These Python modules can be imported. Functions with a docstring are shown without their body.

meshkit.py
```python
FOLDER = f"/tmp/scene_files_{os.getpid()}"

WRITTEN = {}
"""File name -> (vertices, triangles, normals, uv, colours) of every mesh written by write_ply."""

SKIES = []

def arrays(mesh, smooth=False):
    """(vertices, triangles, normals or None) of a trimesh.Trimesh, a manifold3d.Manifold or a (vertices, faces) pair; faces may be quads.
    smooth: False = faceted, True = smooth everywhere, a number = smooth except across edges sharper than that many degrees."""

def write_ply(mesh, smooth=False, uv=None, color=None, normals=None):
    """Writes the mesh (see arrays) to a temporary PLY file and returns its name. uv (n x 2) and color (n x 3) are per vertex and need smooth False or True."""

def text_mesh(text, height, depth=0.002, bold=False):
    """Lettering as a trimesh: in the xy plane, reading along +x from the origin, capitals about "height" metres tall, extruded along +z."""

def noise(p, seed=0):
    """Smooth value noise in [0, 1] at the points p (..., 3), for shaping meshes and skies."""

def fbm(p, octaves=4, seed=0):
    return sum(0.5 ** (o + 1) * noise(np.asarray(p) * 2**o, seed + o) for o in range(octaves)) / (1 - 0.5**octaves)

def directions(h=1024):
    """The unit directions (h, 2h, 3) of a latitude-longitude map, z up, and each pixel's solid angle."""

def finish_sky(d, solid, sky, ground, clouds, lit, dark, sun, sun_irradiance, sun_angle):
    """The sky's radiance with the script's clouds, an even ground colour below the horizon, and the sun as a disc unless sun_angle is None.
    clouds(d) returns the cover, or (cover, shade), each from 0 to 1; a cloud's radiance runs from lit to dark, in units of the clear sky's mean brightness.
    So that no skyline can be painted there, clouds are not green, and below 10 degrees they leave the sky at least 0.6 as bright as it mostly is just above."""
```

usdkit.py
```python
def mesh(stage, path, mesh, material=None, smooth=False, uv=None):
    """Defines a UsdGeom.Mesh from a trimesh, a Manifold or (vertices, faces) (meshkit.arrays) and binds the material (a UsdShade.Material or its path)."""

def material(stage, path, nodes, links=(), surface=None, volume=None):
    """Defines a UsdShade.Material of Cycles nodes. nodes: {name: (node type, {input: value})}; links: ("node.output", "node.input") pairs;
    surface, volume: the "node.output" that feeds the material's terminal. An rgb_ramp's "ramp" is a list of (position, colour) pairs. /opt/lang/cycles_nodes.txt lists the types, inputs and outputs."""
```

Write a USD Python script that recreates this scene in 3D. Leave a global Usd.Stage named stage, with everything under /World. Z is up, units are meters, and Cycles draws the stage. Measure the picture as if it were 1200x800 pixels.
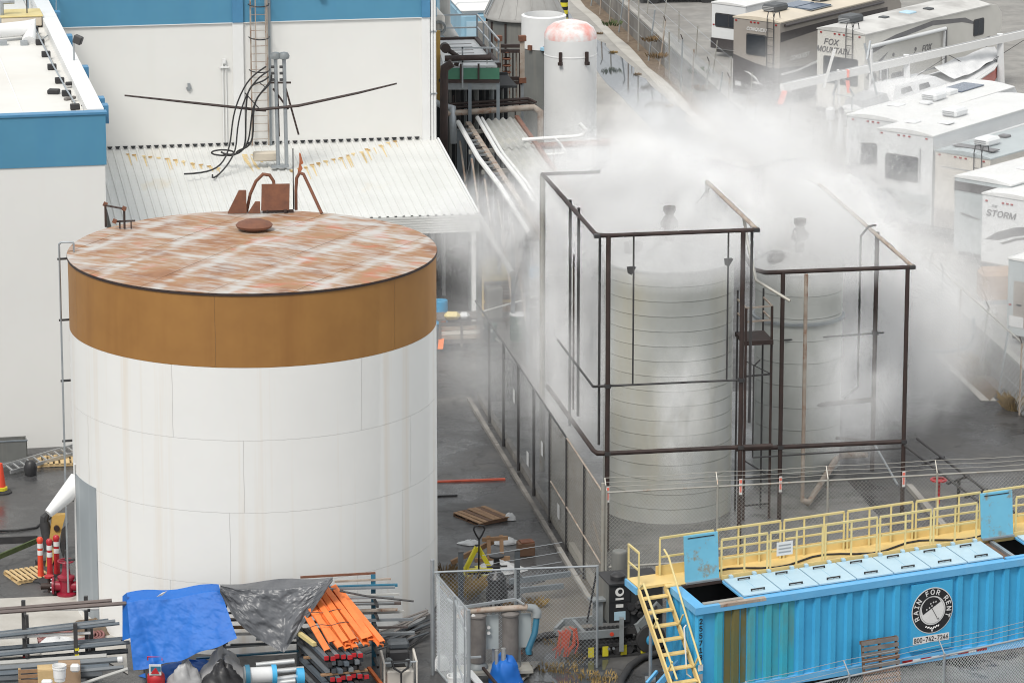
import math, random
import numpy as np
import trimesh, shapely, shapely.affinity
from shapely.geometry import Polygon, box as sbox, Point, LineString
import usdkit, meshkit
from pxr import Usd, UsdGeom, UsdLux, UsdShade, Gf, Sdf

rnd = random.Random(7)
stage = Usd.Stage.CreateInMemory()
UsdGeom.SetStageUpAxis(stage, UsdGeom.Tokens.z)
UsdGeom.SetStageMetersPerUnit(stage, 1.0)
world = UsdGeom.Xform.Define(stage, '/World')
stage.SetDefaultPrim(world.GetPrim())

# ---------------------------------------------------------------- camera
CAM_H, PITCH, FPX = 39.0, math.radians(14.2), 5000.0      # a long lens on a high balcony
cam = UsdGeom.Camera.Define(stage, '/World/camera')
cam.CreateHorizontalApertureAttr(36.0); cam.CreateVerticalApertureAttr(24.0)
cam.CreateFocalLengthAttr(36.0 * FPX / 1200.0)
cam.CreateClippingRangeAttr(Gf.Vec2f(1.0, 5000.0))
cam.CreateExposureAttr(EXPO := 0.9)
cam.AddTranslateOp().Set(Gf.Vec3d(0, 0, CAM_H))
cam.AddRotateXOp().Set(90 - math.degrees(PITCH))

# ---------------------------------------------------------------- overcast sky and soft sun
SUN_EL, SUN_AZ = math.radians(52), math.radians(-150)        # azimuth = atan2(x, y): behind the camera, to the left
sky = UsdLux.DomeLight.Define(stage, '/World/sky')
usdkit.material(stage, '/World/Looks/sky', {
    'sky': ('sky_texture', {'sky_type': 'single_scattering', 'sun_disc': False, 'sun_elevation': SUN_EL, 'sun_rotation': SUN_AZ, 'altitude': 50.0, 'air_density': 1.0, 'aerosol_density': 2.0}),
    'tc': ('texture_coordinate', {}),
    'n': ('noise_texture', {'scale': 2.2, 'detail': 5.0, 'roughness': 0.55}),
    'cl': ('rgb_ramp', {'ramp': [(0.25, (4.85, 4.95, 4.98)), (0.75, (6.8, 6.85, 6.8))]}),
    'mx': ('mix_color', {'fac': 0.9}),
    'bg': ('background_shader', {'strength': 0.097}),
}, [('tc.generated', 'n.vector'), ('n.fac', 'cl.fac'), ('sky.color', 'mx.a'), ('cl.color', 'mx.b'), ('mx.result', 'bg.color')], surface='bg.background')
UsdShade.MaterialBindingAPI.Apply(sky.GetPrim()).Bind(UsdShade.Material.Get(stage, '/World/Looks/sky'))
sky.GetPrim().SetCustomDataByKey('kind', 'structure')
sun = UsdLux.DistantLight.Define(stage, '/World/sun')
sun.CreateIntensityAttr(0.40); sun.CreateAngleAttr(18.0); sun.CreateColorAttr(Gf.Vec3f(1.0, 0.96, 0.9))
sun.CreateNormalizeAttr(True)
sun.AddRotateZOp().Set(-math.degrees(SUN_AZ)); sun.AddRotateXOp().Set(-(90 - math.degrees(SUN_EL)))

# ---------------------------------------------------------------- where a sight line from the balcony meets the place
SP, CP = math.sin(PITCH), math.cos(PITCH)
def _ray(px, py):
    a, b = (px - 600) / FPX, (400 - py) / FPX
    return np.array([a, CP + b * SP, -SP + b * CP])
def G(px, py, z=0.0):                                        # on the level z
    d = _ray(px, py); t = (z - CAM_H) / d[2]
    return np.array([d[0] * t, d[1] * t, z])
def Y(px, py, y):                                            # at the distance y
    d = _ray(px, py); t = y / d[1]
    return np.array([d[0] * t, y, CAM_H + d[2] * t])
def Zat(py, y): return Y(600, py, y)[2]

# ---------------------------------------------------------------- meshes
def rotz(a):
    c, s = math.cos(a), math.sin(a)
    return np.array([[c, -s, 0], [s, c, 0], [0, 0, 1.0]])
V3 = lambda *a: np.array(a, float)
def unit(v):
    v = np.asarray(v, float); return v / max(np.linalg.norm(v), 1e-9)

class MB:
    def __init__(self): self.v, self.f, self.n = [], [], 0
    def add(self, v, f):
        v, f = np.asarray(v, float), np.asarray(f, int)
        if len(f) and f.shape[1] == 4: f = np.vstack([f[:, [0, 1, 2]], f[:, [0, 2, 3]]])
        self.v.append(v); self.f.append(f + self.n); self.n += len(v); return self
    def tm(self, t, M=None, o=(0, 0, 0)):
        v = np.array(t.vertices)
        if M is not None: v = v @ np.asarray(M).T
        return self.add(v + np.asarray(o, float), np.array(t.faces))
    def frame(self, o, x, y, z):                              # the box spanned by three edge vectors from the corner o
        o, x, y, z = (np.asarray(q, float) for q in (o, x, y, z))
        v = [o, o + x, o + x + y, o + y, o + z, o + x + z, o + x + y + z, o + y + z]
        if np.dot(np.cross(x, y), z) < 0: v = v[4:] + v[:4]
        return self.add(v, [[0, 3, 2, 1], [4, 5, 6, 7], [0, 1, 5, 4], [1, 2, 6, 5], [2, 3, 7, 6], [3, 0, 4, 7]])
    def box(self, c, s, rz=0.0, M=None):
        R = rotz(rz) if M is None else np.asarray(M)
        x, y, z = R[:, 0] * s[0], R[:, 1] * s[1], R[:, 2] * s[2]
        return self.frame(np.asarray(c, float) - (x + y + z) / 2, x, y, z)
    def cbox(self, c, s, b, rz=0.0, M=None):                  # a box with bevelled edges
        h = np.asarray(s, float) / 2; b = min(b, h.min() * .9)
        pts = []
        for sx in (-1, 1):
            for sy in (-1, 1):
                for sz in (-1, 1):
                    pts += [[sx * h[0], sy * (h[1] - b), sz * (h[2] - b)], [sx * (h[0] - b), sy * h[1], sz * (h[2] - b)], [sx * (h[0] - b), sy * (h[1] - b), sz * h[2]]]
        return self.hull(np.array(pts) @ (rotz(rz) if M is None else np.asarray(M)).T + np.asarray(c, float))
    def hull(self, pts):
        return self.tm(trimesh.convex.convex_hull(np.asarray(pts, float)))
    def bar(self, p, q, w, h=None, up=(0, 0, 1)):
        p, q = np.asarray(p, float), np.asarray(q, float); h = w if h is None else h
        d = unit(q - p); s = np.cross(d, up)
        if np.linalg.norm(s) < 1e-3: s = np.cross(d, (0, 1, 0))
        s = unit(s); u = np.cross(s, d)
        return self.frame(p - s * w / 2 - u * h / 2, q - p, s * w, u * h)
    def tube(self, pts, r, n=8, cap=True):
        pts = [np.asarray(p, float) for p in pts]; m = len(pts)
        rr = r if np.ndim(r) else [r] * m
        ref, rings = None, []
        for i in range(m):
            a = unit(pts[i] - pts[i - 1]) if i else None
            b = unit(pts[i + 1] - pts[i]) if i < m - 1 else None
            t = unit((a if a is not None else b) + (b if b is not None else a))
            if ref is None:
                ref = np.cross(t, (0, 0, 1.0))
                if np.linalg.norm(ref) < .05: ref = np.cross(t, (0, 1.0, 0))
            u = unit(ref - np.dot(ref, t) * t); w = np.cross(t, u); ref = u
            k = 1.0
            if a is not None and b is not None: k = min(1 / max(math.sqrt((1 + np.dot(a, b)) / 2), .4), 1.6)
            th = np.arange(n) * 2 * math.pi / n
            rings.append(pts[i] + rr[i] * k * (np.cos(th)[:, None] * u + np.sin(th)[:, None] * w))
        v = np.vstack(rings); f = []
        for i in range(m - 1):
            for j in range(n):
                j2 = (j + 1) % n
                f.append([i * n + j, i * n + j2, (i + 1) * n + j2, (i + 1) * n + j])
        self.add(v, f)
        if cap:
            for ring, s in ((rings[0], -1), (rings[-1], 1)):
                c = ring.mean(0); vv = np.vstack([ring, c])
                ff = [[j, (j + 1) % n, n] if s > 0 else [(j + 1) % n, j, n] for j in range(n)]
                self.add(vv, ff)
        return self
    def cyl(self, p, q, r, n=16, r2=None): return self.tube([p, q], [r, r if r2 is None else r2], n)
    def lathe(self, prof, o=(0, 0, 0), n=32, M=None, a0=0.0, a1=2 * math.pi):
        full = abs(a1 - a0 - 2 * math.pi) < 1e-6
        k = n if full else n + 1
        th = a0 + np.arange(k) * (a1 - a0) / n
        v = np.array([[r * math.cos(t), r * math.sin(t), z] for t in th for r, z in prof]); m = len(prof)
        if M is not None: v = v @ np.asarray(M).T
        f = []
        for i in range(n):
            i2 = (i + 1) % k
            for j in range(m - 1): f.append([i * m + j, i2 * m + j, i2 * m + j + 1, i * m + j + 1])
        return self.add(v + np.asarray(o, float), f)
    def prism(self, poly, h, M=None, o=(0, 0, 0)):            # 2-D outline extruded by h along its own z
        P = poly if hasattr(poly, 'exterior') or hasattr(poly, 'geoms') else Polygon(poly)
        P = P.buffer(0)
        for g in getattr(P, 'geoms', [P]):
            if g.is_empty or g.area < 1e-6: continue
            self.tm(trimesh.creation.extrude_polygon(g, h, engine='earcut'), M, o)
        return self
    def grid(self, fn, nu, nv, thick=None):                   # a sheet fn(u, v)
        u, w = np.meshgrid(np.linspace(0, 1, nu + 1), np.linspace(0, 1, nv + 1), indexing='ij')
        v = np.array([fn(a, b) for a, b in zip(u.ravel(), w.ravel())])
        f = [[i * (nv + 1) + j, (i + 1) * (nv + 1) + j, (i + 1) * (nv + 1) + j + 1, i * (nv + 1) + j + 1] for i in range(nu) for j in range(nv)]
        self.add(v, f)
        return self
    def text(self, s, h, M, o, depth=.004, bold=True, center=True, sx=1.0):
        t = meshkit.text_mesh(s, h, depth, bold); v = np.array(t.vertices)
        if center: v[:, 0] -= (v[:, 0].max() + v[:, 0].min()) / 2
        v[:, 0] *= sx
        return self.add(v @ np.asarray(M).T + np.asarray(o, float), np.array(t.faces))

# ---------------------------------------------------------------- prims
ORDS = ['first', 'second', 'third', 'fourth', 'fifth', 'sixth', 'seventh', 'eighth', 'ninth', 'tenth', 'eleventh', 'twelfth', 'thirteenth', 'fourteenth']
_used = set()
def free(path):
    if path not in _used: _used.add(path); return path
    i = 1
    while f'{path}_{i:03d}' in _used: i += 1
    _used.add(f'{path}_{i:03d}'); return f'{path}_{i:03d}'
def tag(p, label=None, cat=None, group=None, kind=None):
    for k, val in (('label', label), ('category', cat), ('group', group), ('kind', kind)):
        if val: p.SetCustomDataByKey(k, val)
    return p
def thing(name, label, cat, group=None, loc=(0, 0, 0), rz=0.0, kind=None):
    x = UsdGeom.Xform.Define(stage, free('/World/' + name))
    if any(loc) or rz:
        x.AddTranslateOp().Set(Gf.Vec3d(*map(float, loc))); x.AddRotateZOp().Set(math.degrees(rz))
    return tag(x.GetPrim(), label, cat, group, kind)
def obj(name, mb, mat, parent=None, smooth=False, label=None, cat=None, group=None, kind=None):
    base = '/World' if parent is None else str(parent.GetPath())
    if isinstance(mb, MB): mb = (np.vstack(mb.v), np.vstack(mb.f))
    m = usdkit.mesh(stage, free(base + '/' + name), mb, MT[mat], smooth)
    return tag(m.GetPrim(), label, cat, group, kind)
def dup(root, loc, rz=0.0, label=None, group=None, name=None, scale=None):
    was = root.GetCustomData()
    base = name or str(root.GetName())
    x = UsdGeom.Xform.Define(stage, free('/World/' + base))
    x.GetPrim().GetReferences().AddInternalReference(root.GetPath())
    x.ClearXformOpOrder()
    x.AddTranslateOp().Set(Gf.Vec3d(*map(float, loc))); x.AddRotateZOp().Set(math.degrees(rz))
    if scale: x.AddScaleOp().Set(Gf.Vec3f(*scale))
    x.GetPrim().SetInstanceable(True)
    return tag(x.GetPrim(), label or was.get('label'), was.get('category'), group or was.get('group'))

# ---------------------------------------------------------------- materials
MT = {}
def mat(name, c, c2=None, scale=1.5, rough=.55, metal=0.0, bump=0.0, bscale=20.0, stain=None, stain_amt=.0, stain_scale=(1, 1, 1), stain_lo=.5,
        rust=None, rust_lo=.6, rust_scale=3.0, spec=None, aniso=(1, 1, 1), rz=0.0, rough2=None, obj_space=False, alpha=None, coat=None):
    c = tuple(x * .88 for x in c); c2 = None if c2 is None else tuple(x * .88 for x in c2)
    c2 = c2 if c2 is not None else tuple(min(1, x * .84) for x in c)
    n = {'g': ('geometry', {}), 'tc': ('texture_coordinate', {}), 'mp': ('mapping', {'scale': aniso, 'rotation': (0, 0, rz)}),
         'n1': ('noise_texture', {'scale': scale, 'detail': 6.0, 'roughness': .62}),
         'r1': ('rgb_ramp', {'ramp': [(.3, c), (.7, c2)]}),
         'p': ('principled_bsdf', {'roughness': rough, 'metallic': metal})}
    src = 'tc.object' if obj_space else 'g.position'
    l = [(src, 'mp.vector'), ('mp.vector', 'n1.vector'), ('n1.fac', 'r1.fac')]
    col = 'r1.color'
    if stain is not None:
        n['ms'] = ('mapping', {'scale': stain_scale, 'location': (3.1, 7.7, 1.3), 'rotation': (0, 0, rz)})
        n['ns'] = ('noise_texture', {'scale': 1.0, 'detail': 5.0, 'roughness': .6})
        n['rs'] = ('map_range', {'from_min': stain_lo, 'from_max': stain_lo + .22, 'to_min': 0.0, 'to_max': stain_amt, 'clamp': True})
        n['xs'] = ('mix_color', {'b': stain})
        l += [(src, 'ms.vector'), ('ms.vector', 'ns.vector'), ('ns.fac', 'rs.value'), ('rs.result', 'xs.fac'), (col, 'xs.a')]
        col = 'xs.result'
    if rust is not None:
        n['nr'] = ('noise_texture', {'scale': rust_scale, 'detail': 8.0, 'roughness': .7})
        n['rr'] = ('map_range', {'from_min': rust_lo, 'from_max': rust_lo + .1, 'to_min': 0.0, 'to_max': 1.0, 'clamp': True})
        n['xr'] = ('mix_color', {'b': rust})
        l += [(src, 'nr.vector'), ('nr.fac', 'rr.value'), ('rr.result', 'xr.fac'), (col, 'xr.a')]
        col = 'xr.result'
    l.append((col, 'p.base_color'))
    if rough2 is not None:
        n['rq'] = ('map_range', {'from_min': .35, 'from_max': .65, 'to_min': rough, 'to_max': rough2, 'clamp': True})
        l += [('n1.fac', 'rq.value'), ('rq.result', 'p.roughness')]
    if bump:
        n['nb'] = ('noise_texture', {'scale': bscale, 'detail': 5.0, 'roughness': .6})
        n['b'] = ('bump', {'strength': bump, 'distance': .02})
        l += [(src, 'nb.vector'), ('nb.fac', 'b.height'), ('b.normal', 'p.normal')]
    if alpha is not None: n['p'][1]['alpha'] = alpha
    if coat: n['p'][1]['coat_weight'] = coat
    MT[name] = usdkit.material(stage, '/World/Looks/' + name, n, l, surface='p.BSDF')

# ---------------------------------------------------------------- the materials of the place
def asphalt():
    n = {'g': ('geometry', {}), 'n1': ('noise_texture', {'scale': .32, 'detail': 6.0, 'roughness': .65}), 'r1': ('rgb_ramp', {'ramp': [(.3, (.026, .026, .027)), (.45, (.052, .052, .053)), (.6, (.075, .074, .073)), (.72, (.12, .117, .11))]}),
         'v': ('voronoi_texture', {'feature': 'distance_to_edge', 'scale': .16}), 'w': ('noise_texture', {'scale': .7, 'detail': 4.0}), 'wv': ('vector_math', {'math_type': 'multiply_add', 'vector2': (2.2, 2.2, 0)}),
         'cr': ('map_range', {'from_min': .0, 'from_max': .012, 'to_min': .55, 'to_max': 0.0, 'clamp': True}), 'x1': ('mix_color', {'b': (.018, .018, .018)}),
         'n2': ('noise_texture', {'scale': 1.4, 'detail': 5.0, 'roughness': .7}), 'o': ('map_range', {'from_min': .60, 'from_max': .68, 'to_min': 0.0, 'to_max': .65, 'clamp': True}), 'x2': ('mix_color', {'b': (.016, .016, .017)}),
         'rg': ('map_range', {'from_min': .4, 'from_max': .6, 'to_min': .14, 'to_max': .7, 'clamp': True}), 'nb': ('noise_texture', {'scale': 14.0, 'detail': 4.0}), 'b': ('bump', {'strength': .3, 'distance': .02}), 'p': ('principled_bsdf', {})}
    l = [('g.position', 'n1.vector'), ('n1.fac', 'r1.fac'), ('g.position', 'w.vector'), ('w.color', 'wv.vector1'), ('g.position', 'wv.vector3'), ('wv.vector', 'v.vector'), ('v.distance', 'cr.value'), ('cr.result', 'x1.fac'), ('r1.color', 'x1.a'),
         ('g.position', 'n2.vector'), ('n2.fac', 'o.value'), ('o.result', 'x2.fac'), ('x1.result', 'x2.a'), ('x2.result', 'p.base_color'), ('n1.fac', 'rg.value'), ('rg.result', 'p.roughness'), ('g.position', 'nb.vector'), ('nb.fac', 'b.height'), ('b.normal', 'p.normal')]
    MT['asphalt'] = usdkit.material(stage, '/World/Looks/asphalt', n, l, surface='p.BSDF')
asphalt()
mat('concrete', (.36, .345, .32), (.27, .26, .24), .8, .8, bump=.2, bscale=12, stain=(.16, .15, .14), stain_amt=.5, stain_scale=(.5, .5, .5), stain_lo=.52)
mat('pale_concrete', (0.498, 0.481, 0.445), (0.392, 0.374, 0.338), .9, .8, bump=.2, bscale=10, stain=(.2, .17, .13), stain_amt=.5, stain_scale=(.6, .6, .6), stain_lo=.55)
mat('old_concrete', (.25, .235, .215), (.15, .14, .13), .9, .85, bump=.3, bscale=14, stain=(.08, .075, .07), stain_amt=.7, stain_scale=(.7, .7, .35), stain_lo=.48)
mat('gravel', (.30, .29, .27), (.2, .195, .185), 1.2, .9, bump=.6, bscale=16, stain=(.13, .12, .11), stain_amt=.6, stain_scale=(.25, .25, .25), stain_lo=.5)
mat('soil', (.12, .085, .06), (.21, .16, .11), 2.5, .95, bump=.8, bscale=9)
mat('pad', (.17, .172, .17), (.085, .087, .087), .5, .5, bump=.2, bscale=8, stain=(.26, .25, .235), stain_amt=.4, stain_scale=(.3, .3, .3), rough2=.1)
mat('stucco', (.75, .748, .725), (.71, .708, .688), .25, .75, bump=.06, bscale=30, stain=(.6, .6, .57), stain_amt=.25, stain_scale=(1.2, 1.2, .09), stain_lo=.56)
mat('stucco_blue', (0.076, 0.258, 0.401), (0.067, 0.231, 0.365), .5, .6, bump=.06, bscale=30, stain=(.05, .19, .34), stain_amt=.4, stain_scale=(1.2, 1.2, .12), stain_lo=.5)
mat('blue_trim', (.07, .24, .42), (.06, .2, .36), 2, .5)
mat('membrane', (0.676, 0.672, 0.641), (0.623, 0.614, 0.583), .35, .7, bump=.06, bscale=20, stain=(.5, .46, .4), stain_amt=.35, stain_scale=(.25, .25, .25), stain_lo=.55)
mat('white_paint', (.78, .785, .78), (.73, .735, .73), 1.0, .4, bump=.03, bscale=20)
mat('sheet_white', (0.676, 0.681, 0.663), (0.614, 0.619, 0.596), .6, .5, stain=(.52, .4, .2), stain_amt=.5, stain_scale=(.5, .16, .3), stain_lo=.6, rz=.16)
mat('tank_white', (0.77, 0.772, 0.755), (0.74, 0.742, 0.725), .5, .5, bump=.5, bscale=.55, stain=(.58, .49, .38), stain_amt=.7, stain_scale=(1.5, 1.5, .03), stain_lo=.55, rust=(.55, .38, .2), rust_lo=.70, rust_scale=.75)
mat('tank_ochre', (.345, .17, .043), (.28, .132, .033), .6, .6, bump=.06, bscale=14, stain=(.20, .085, .02), stain_amt=.5, stain_scale=(.9, .9, .08), stain_lo=.5, rust=(.12, .05, .02), rust_lo=.68, rust_scale=1.1)
mat('patch_grey', (.30, .335, .355), (.26, .29, .31), .6, .5, stain=(.4, .43, .44), stain_amt=.5, stain_scale=(3, 3, .08))
mat('rust', (.21, .085, .045), (.13, .055, .035), 4, .8, bump=.3, bscale=25)
mat('rust_bright', (.42, .14, .06), (.28, .09, .045), 4, .8, bump=.3, bscale=25)
mat('dark_rust', (.022, .014, .013), (.046, .026, .021), 2.2, .65, bump=.2, bscale=25)
mat('rust_pole', (.26, .19, .145), (.42, .38, .33), 2.2, .75, rust=(.2, .09, .05), rust_lo=.56, rust_scale=3)
mat('dark_steel', (.03, .03, .033), (.05, .048, .048), 3, .5)
mat('grey_steel', (.22, .25, .275), (.17, .195, .215), 2, .45, metal=.2)
mat('galv', (.42, .45, .47), (.33, .355, .375), 3, .4, metal=.55)
mat('galv_rusty', (.40, .40, .37), (.33, .31, .27), 3, .5, metal=.3, rust=(.25, .12, .05), rust_lo=.6, rust_scale=4)
mat('aluminium', (.60, .61, .61), (.5, .51, .51), 3, .35, metal=.7)
mat('alu_tank', (.58, .595, .575), (.47, .485, .46), .7, .42, metal=.25, stain=(.50, .46, .33), stain_amt=.5, stain_scale=(.6, .6, .12), stain_lo=.5, bump=.05, bscale=12)
mat('alu_dome', (0.623, 0.632, 0.623), (0.534, 0.543, 0.534), 1, .45)
mat('seam_shadow', (.62, .60, .56), (.50, .45, .39), 2, .8)
mat('sheet_grey', (.42, .42, .40), (.33, .33, .31), .8, .5, stain=(.5, .47, .4), stain_amt=.4, stain_scale=(.6, .6, .6), rust=(.3, .17, .09), rust_lo=.64, rust_scale=1.2)
mat('stack_grey', (.17, .175, .165), (.13, .135, .13), 1.0, .6, stain=(.24, .22, .19), stain_amt=.5, stain_scale=(2, 2, .1))
mat('cone_grey', (.36, .355, .34), (.28, .275, .265), 1.0, .55, stain=(.2, .19, .18), stain_amt=.5, stain_scale=(2, 2, .3))
mat('frost_red', (.78, .785, .78), (.73, .735, .73), 1, .6, stain=(.66, .24, .20), stain_amt=.85, stain_scale=(1.1, 1.1, 1.1), stain_lo=.42)
mat('green_paint', (.06, .20, .125), (.045, .16, .1), 1, .5)
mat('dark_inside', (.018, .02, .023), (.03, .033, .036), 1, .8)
mat('black_plastic', (.018, .018, .02), (.028, .028, .03), 3, .45)
mat('black_rubber', (.022, .022, .024), (.035, .035, .036), 3, .75)
mat('cable', (.02, .02, .022), (.03, .03, .03), 3, .6)
mat('yellow_paint', (.76, .57, .24), (.68, .50, .20), 2, .45, stain=(.38, .27, .12), stain_amt=.5, stain_scale=(1.5, 1.5, 1.5), stain_lo=.57)
mat('yellow_bright', (.70, .62, .04), (.6, .52, .03), 2, .45)
mat('ochre_steel', (.48, .30, .07), (.38, .22, .05), 2.5, .5)
mat('pale_yellow', (.66, .56, .27), (.58, .47, .2), 2, .5)
mat('box_blue', (.055, .385, .67), (.045, .33, .60), 1.0, .42, bump=.04, bscale=14, stain=(.09, .20, .20), stain_amt=.35, stain_scale=(1.3, 1.3, .3), stain_lo=.58)
mat('box_blue_light', (.14, .43, .72), (.11, .37, .65), 1.5, .45, stain=(.28, .42, .5), stain_amt=.5, stain_scale=(1.4, 1.4, 1.4), stain_lo=.55)
mat('lid_blue', (.45, .62, .72), (.37, .54, .65), 1.3, .4, stain=(.22, .33, .38), stain_amt=.4, stain_scale=(1.8, 1.8, 1.8), stain_lo=.6)
mat('lid_under', (.16, .47, .64), (.13, .40, .57), 1.3, .5, rust=(.22, .2, .14), rust_lo=.56, rust_scale=1.9)
mat('algae_brown', (.15, .115, .03), (.09, .12, .06), 1.5, .6, stain=(.05, .2, .26), stain_amt=.8, stain_scale=(2, 2, .5), stain_lo=.55)
mat('box_teal', (.035, .36, .50), (.06, .32, .38), 1.2, .45, stain=(.14, .14, .05), stain_amt=.5, stain_scale=(2, 2, .4), stain_lo=.5)
mat('ink', (.012, .012, .014), (.018, .018, .02), 2, .45)
mat('print_white', (0.712, 0.712, 0.703), (0.676, 0.676, 0.667), 2, .45)
mat('print_grey', (.34, .35, .36), (.3, .31, .32), 2, .45)
mat('red_paint', (.50, .022, .028), (.36, .016, .024), 3, .4)
mat('valve_red', (.30, .012, .035), (.22, .01, .026), 3, .4)
mat('red_orange', (.72, .075, .03), (.62, .06, .028), 2, .5)
mat('orange', (.88, .235, .06), (.78, .18, .045), 2.2, .5, stain=(.3, .08, .03), stain_amt=.4, stain_scale=(4, 4, 4), stain_lo=.58)
mat('orange_red', (.50, .095, .05), (.38, .065, .035), 3, .6)
mat('pink', (.85, .22, .16), (.78, .18, .13), 2, .6)
mat('wood_new', (.62, .46, .24), (.5, .35, .17), 3, .75, bump=.2, bscale=30)
mat('wood_brown', (.36, .22, .12), (.25, .145, .08), 3, .75, bump=.2, bscale=30)
mat('wood_dark', (.12, .07, .045), (.18, .1, .06), 3, .8, bump=.2, bscale=30)
mat('wood_grey', (.19, .175, .165), (.12, .11, .105), 3, .85, bump=.2, bscale=30)
mat('tarp_blue', (.005, .135, .52), (.004, .11, .45), 1.2, .6, bump=.16, bscale=9)
mat('tarp_grey', (.115, .12, .132), (.08, .085, .094), 1.5, .36, bump=.35, bscale=10)
mat('tarp_light', (.38, .38, .38), (.28, .28, .285), 1.5, .45, bump=.4, bscale=10)
mat('pvc_grey', (.12, .145, .17), (.09, .11, .13), 1.2, .4)
mat('pvc_mid', (.20, .22, .235), (.15, .165, .18), 1.2, .4)
mat('pipe_pale', (.45, .45, .43), (.36, .36, .345), 1.2, .45)
mat('pipe_brown', (.115, .09, .085), (.15, .12, .11), 1.2, .5)
mat('slate', (.075, .085, .095), (.05, .058, .066), 2, .5)
mat('teal', (.03, .17, .27), (.03, .12, .19), 3, .4)
mat('cardboard', (.36, .25, .16), (.3, .2, .12), 3, .8)
mat('bag_white', (0.641, 0.650, 0.650), (0.534, 0.543, 0.552), 3, .5)
mat('hose_maroon', (.2, .06, .06), (.3, .16, .15), 14, .6)
mat('machine_grey', (.24, .26, .27), (.18, .2, .205), 2, .5, stain=(.12, .11, .1), stain_amt=.4, stain_scale=(3, 3, 3))
mat('green_drum', (.03, .09, .075), (.025, .07, .06), 2, .5)
mat('rv_white', (0.676, 0.690, 0.694), (0.632, 0.645, 0.654), 1, .4)
mat('rv_cream', (0.587, 0.574, 0.534), (0.534, 0.521, 0.485), 1, .42)
mat('rv_roof_sooty', (0.587, 0.583, 0.561), (0.498, 0.490, 0.472), .8, .6, stain=(.22, .21, .2), stain_amt=.7, stain_scale=(.45, .45, .45), stain_lo=.46)
mat('tan_ground', (0.169, 0.151, 0.125), (0.107, 0.098, 0.085), .7, .6, bump=.2, bscale=10, stain=(.07, .066, .06), stain_amt=.6, stain_scale=(.5, .5, .5), rough2=.3)
mat('rv_roof', (0.676, 0.681, 0.676), (0.605, 0.610, 0.605), .8, .6, stain=(.55, .54, .5), stain_amt=.35, stain_scale=(.8, .8, .8))
mat('rv_tan_roof', (.62, .55, .44), (.54, .48, .39), .8, .6, stain=(.4, .37, .33), stain_amt=.3, stain_scale=(.6, .6, .6))
mat('rv_beige', (.62, .585, .53), (.56, .53, .48), 1, .45)
mat('rv_taupe', (.33, .30, .27), (.29, .265, .24), 1, .4)
mat('rv_dark', (.045, .04, .042), (.06, .052, .052), 1, .35)
mat('rv_grey', (.42, .46, .47), (.36, .4, .41), 1, .45)
mat('rv_stripe', (.16, .155, .16), (.12, .12, .125), 2, .4)
mat('glass_dark', (.02, .024, .03), (.03, .036, .045), .6, .08)
mat('window_frame', (.04, .04, .045), (.05, .05, .05), 2, .4)
mat('solar', (.05, .075, .12), (.07, .1, .15), 2, .25)
mat('ac_dark', (.05, .055, .06), (.07, .075, .08), 2, .5)
mat('lamp_red', (.35, .02, .02), (.28, .015, .015), 2, .3)
mat('shrink_white', (0.694, 0.699, 0.703), (0.587, 0.596, 0.605), 2.5, .45, bump=.35, bscale=7)
mat('boat_red', (.42, .09, .06), (.34, .07, .05), 2, .4)
mat('car_black', (.012, .013, .016), (.02, .02, .022), 1, .15)
mat('sky_blue_steel', (.28, .46, .58), (.22, .4, .52), 1, .5)
mat('dry_grass', (.34, .24, .09), (.2, .13, .045), 6, .9)
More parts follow.
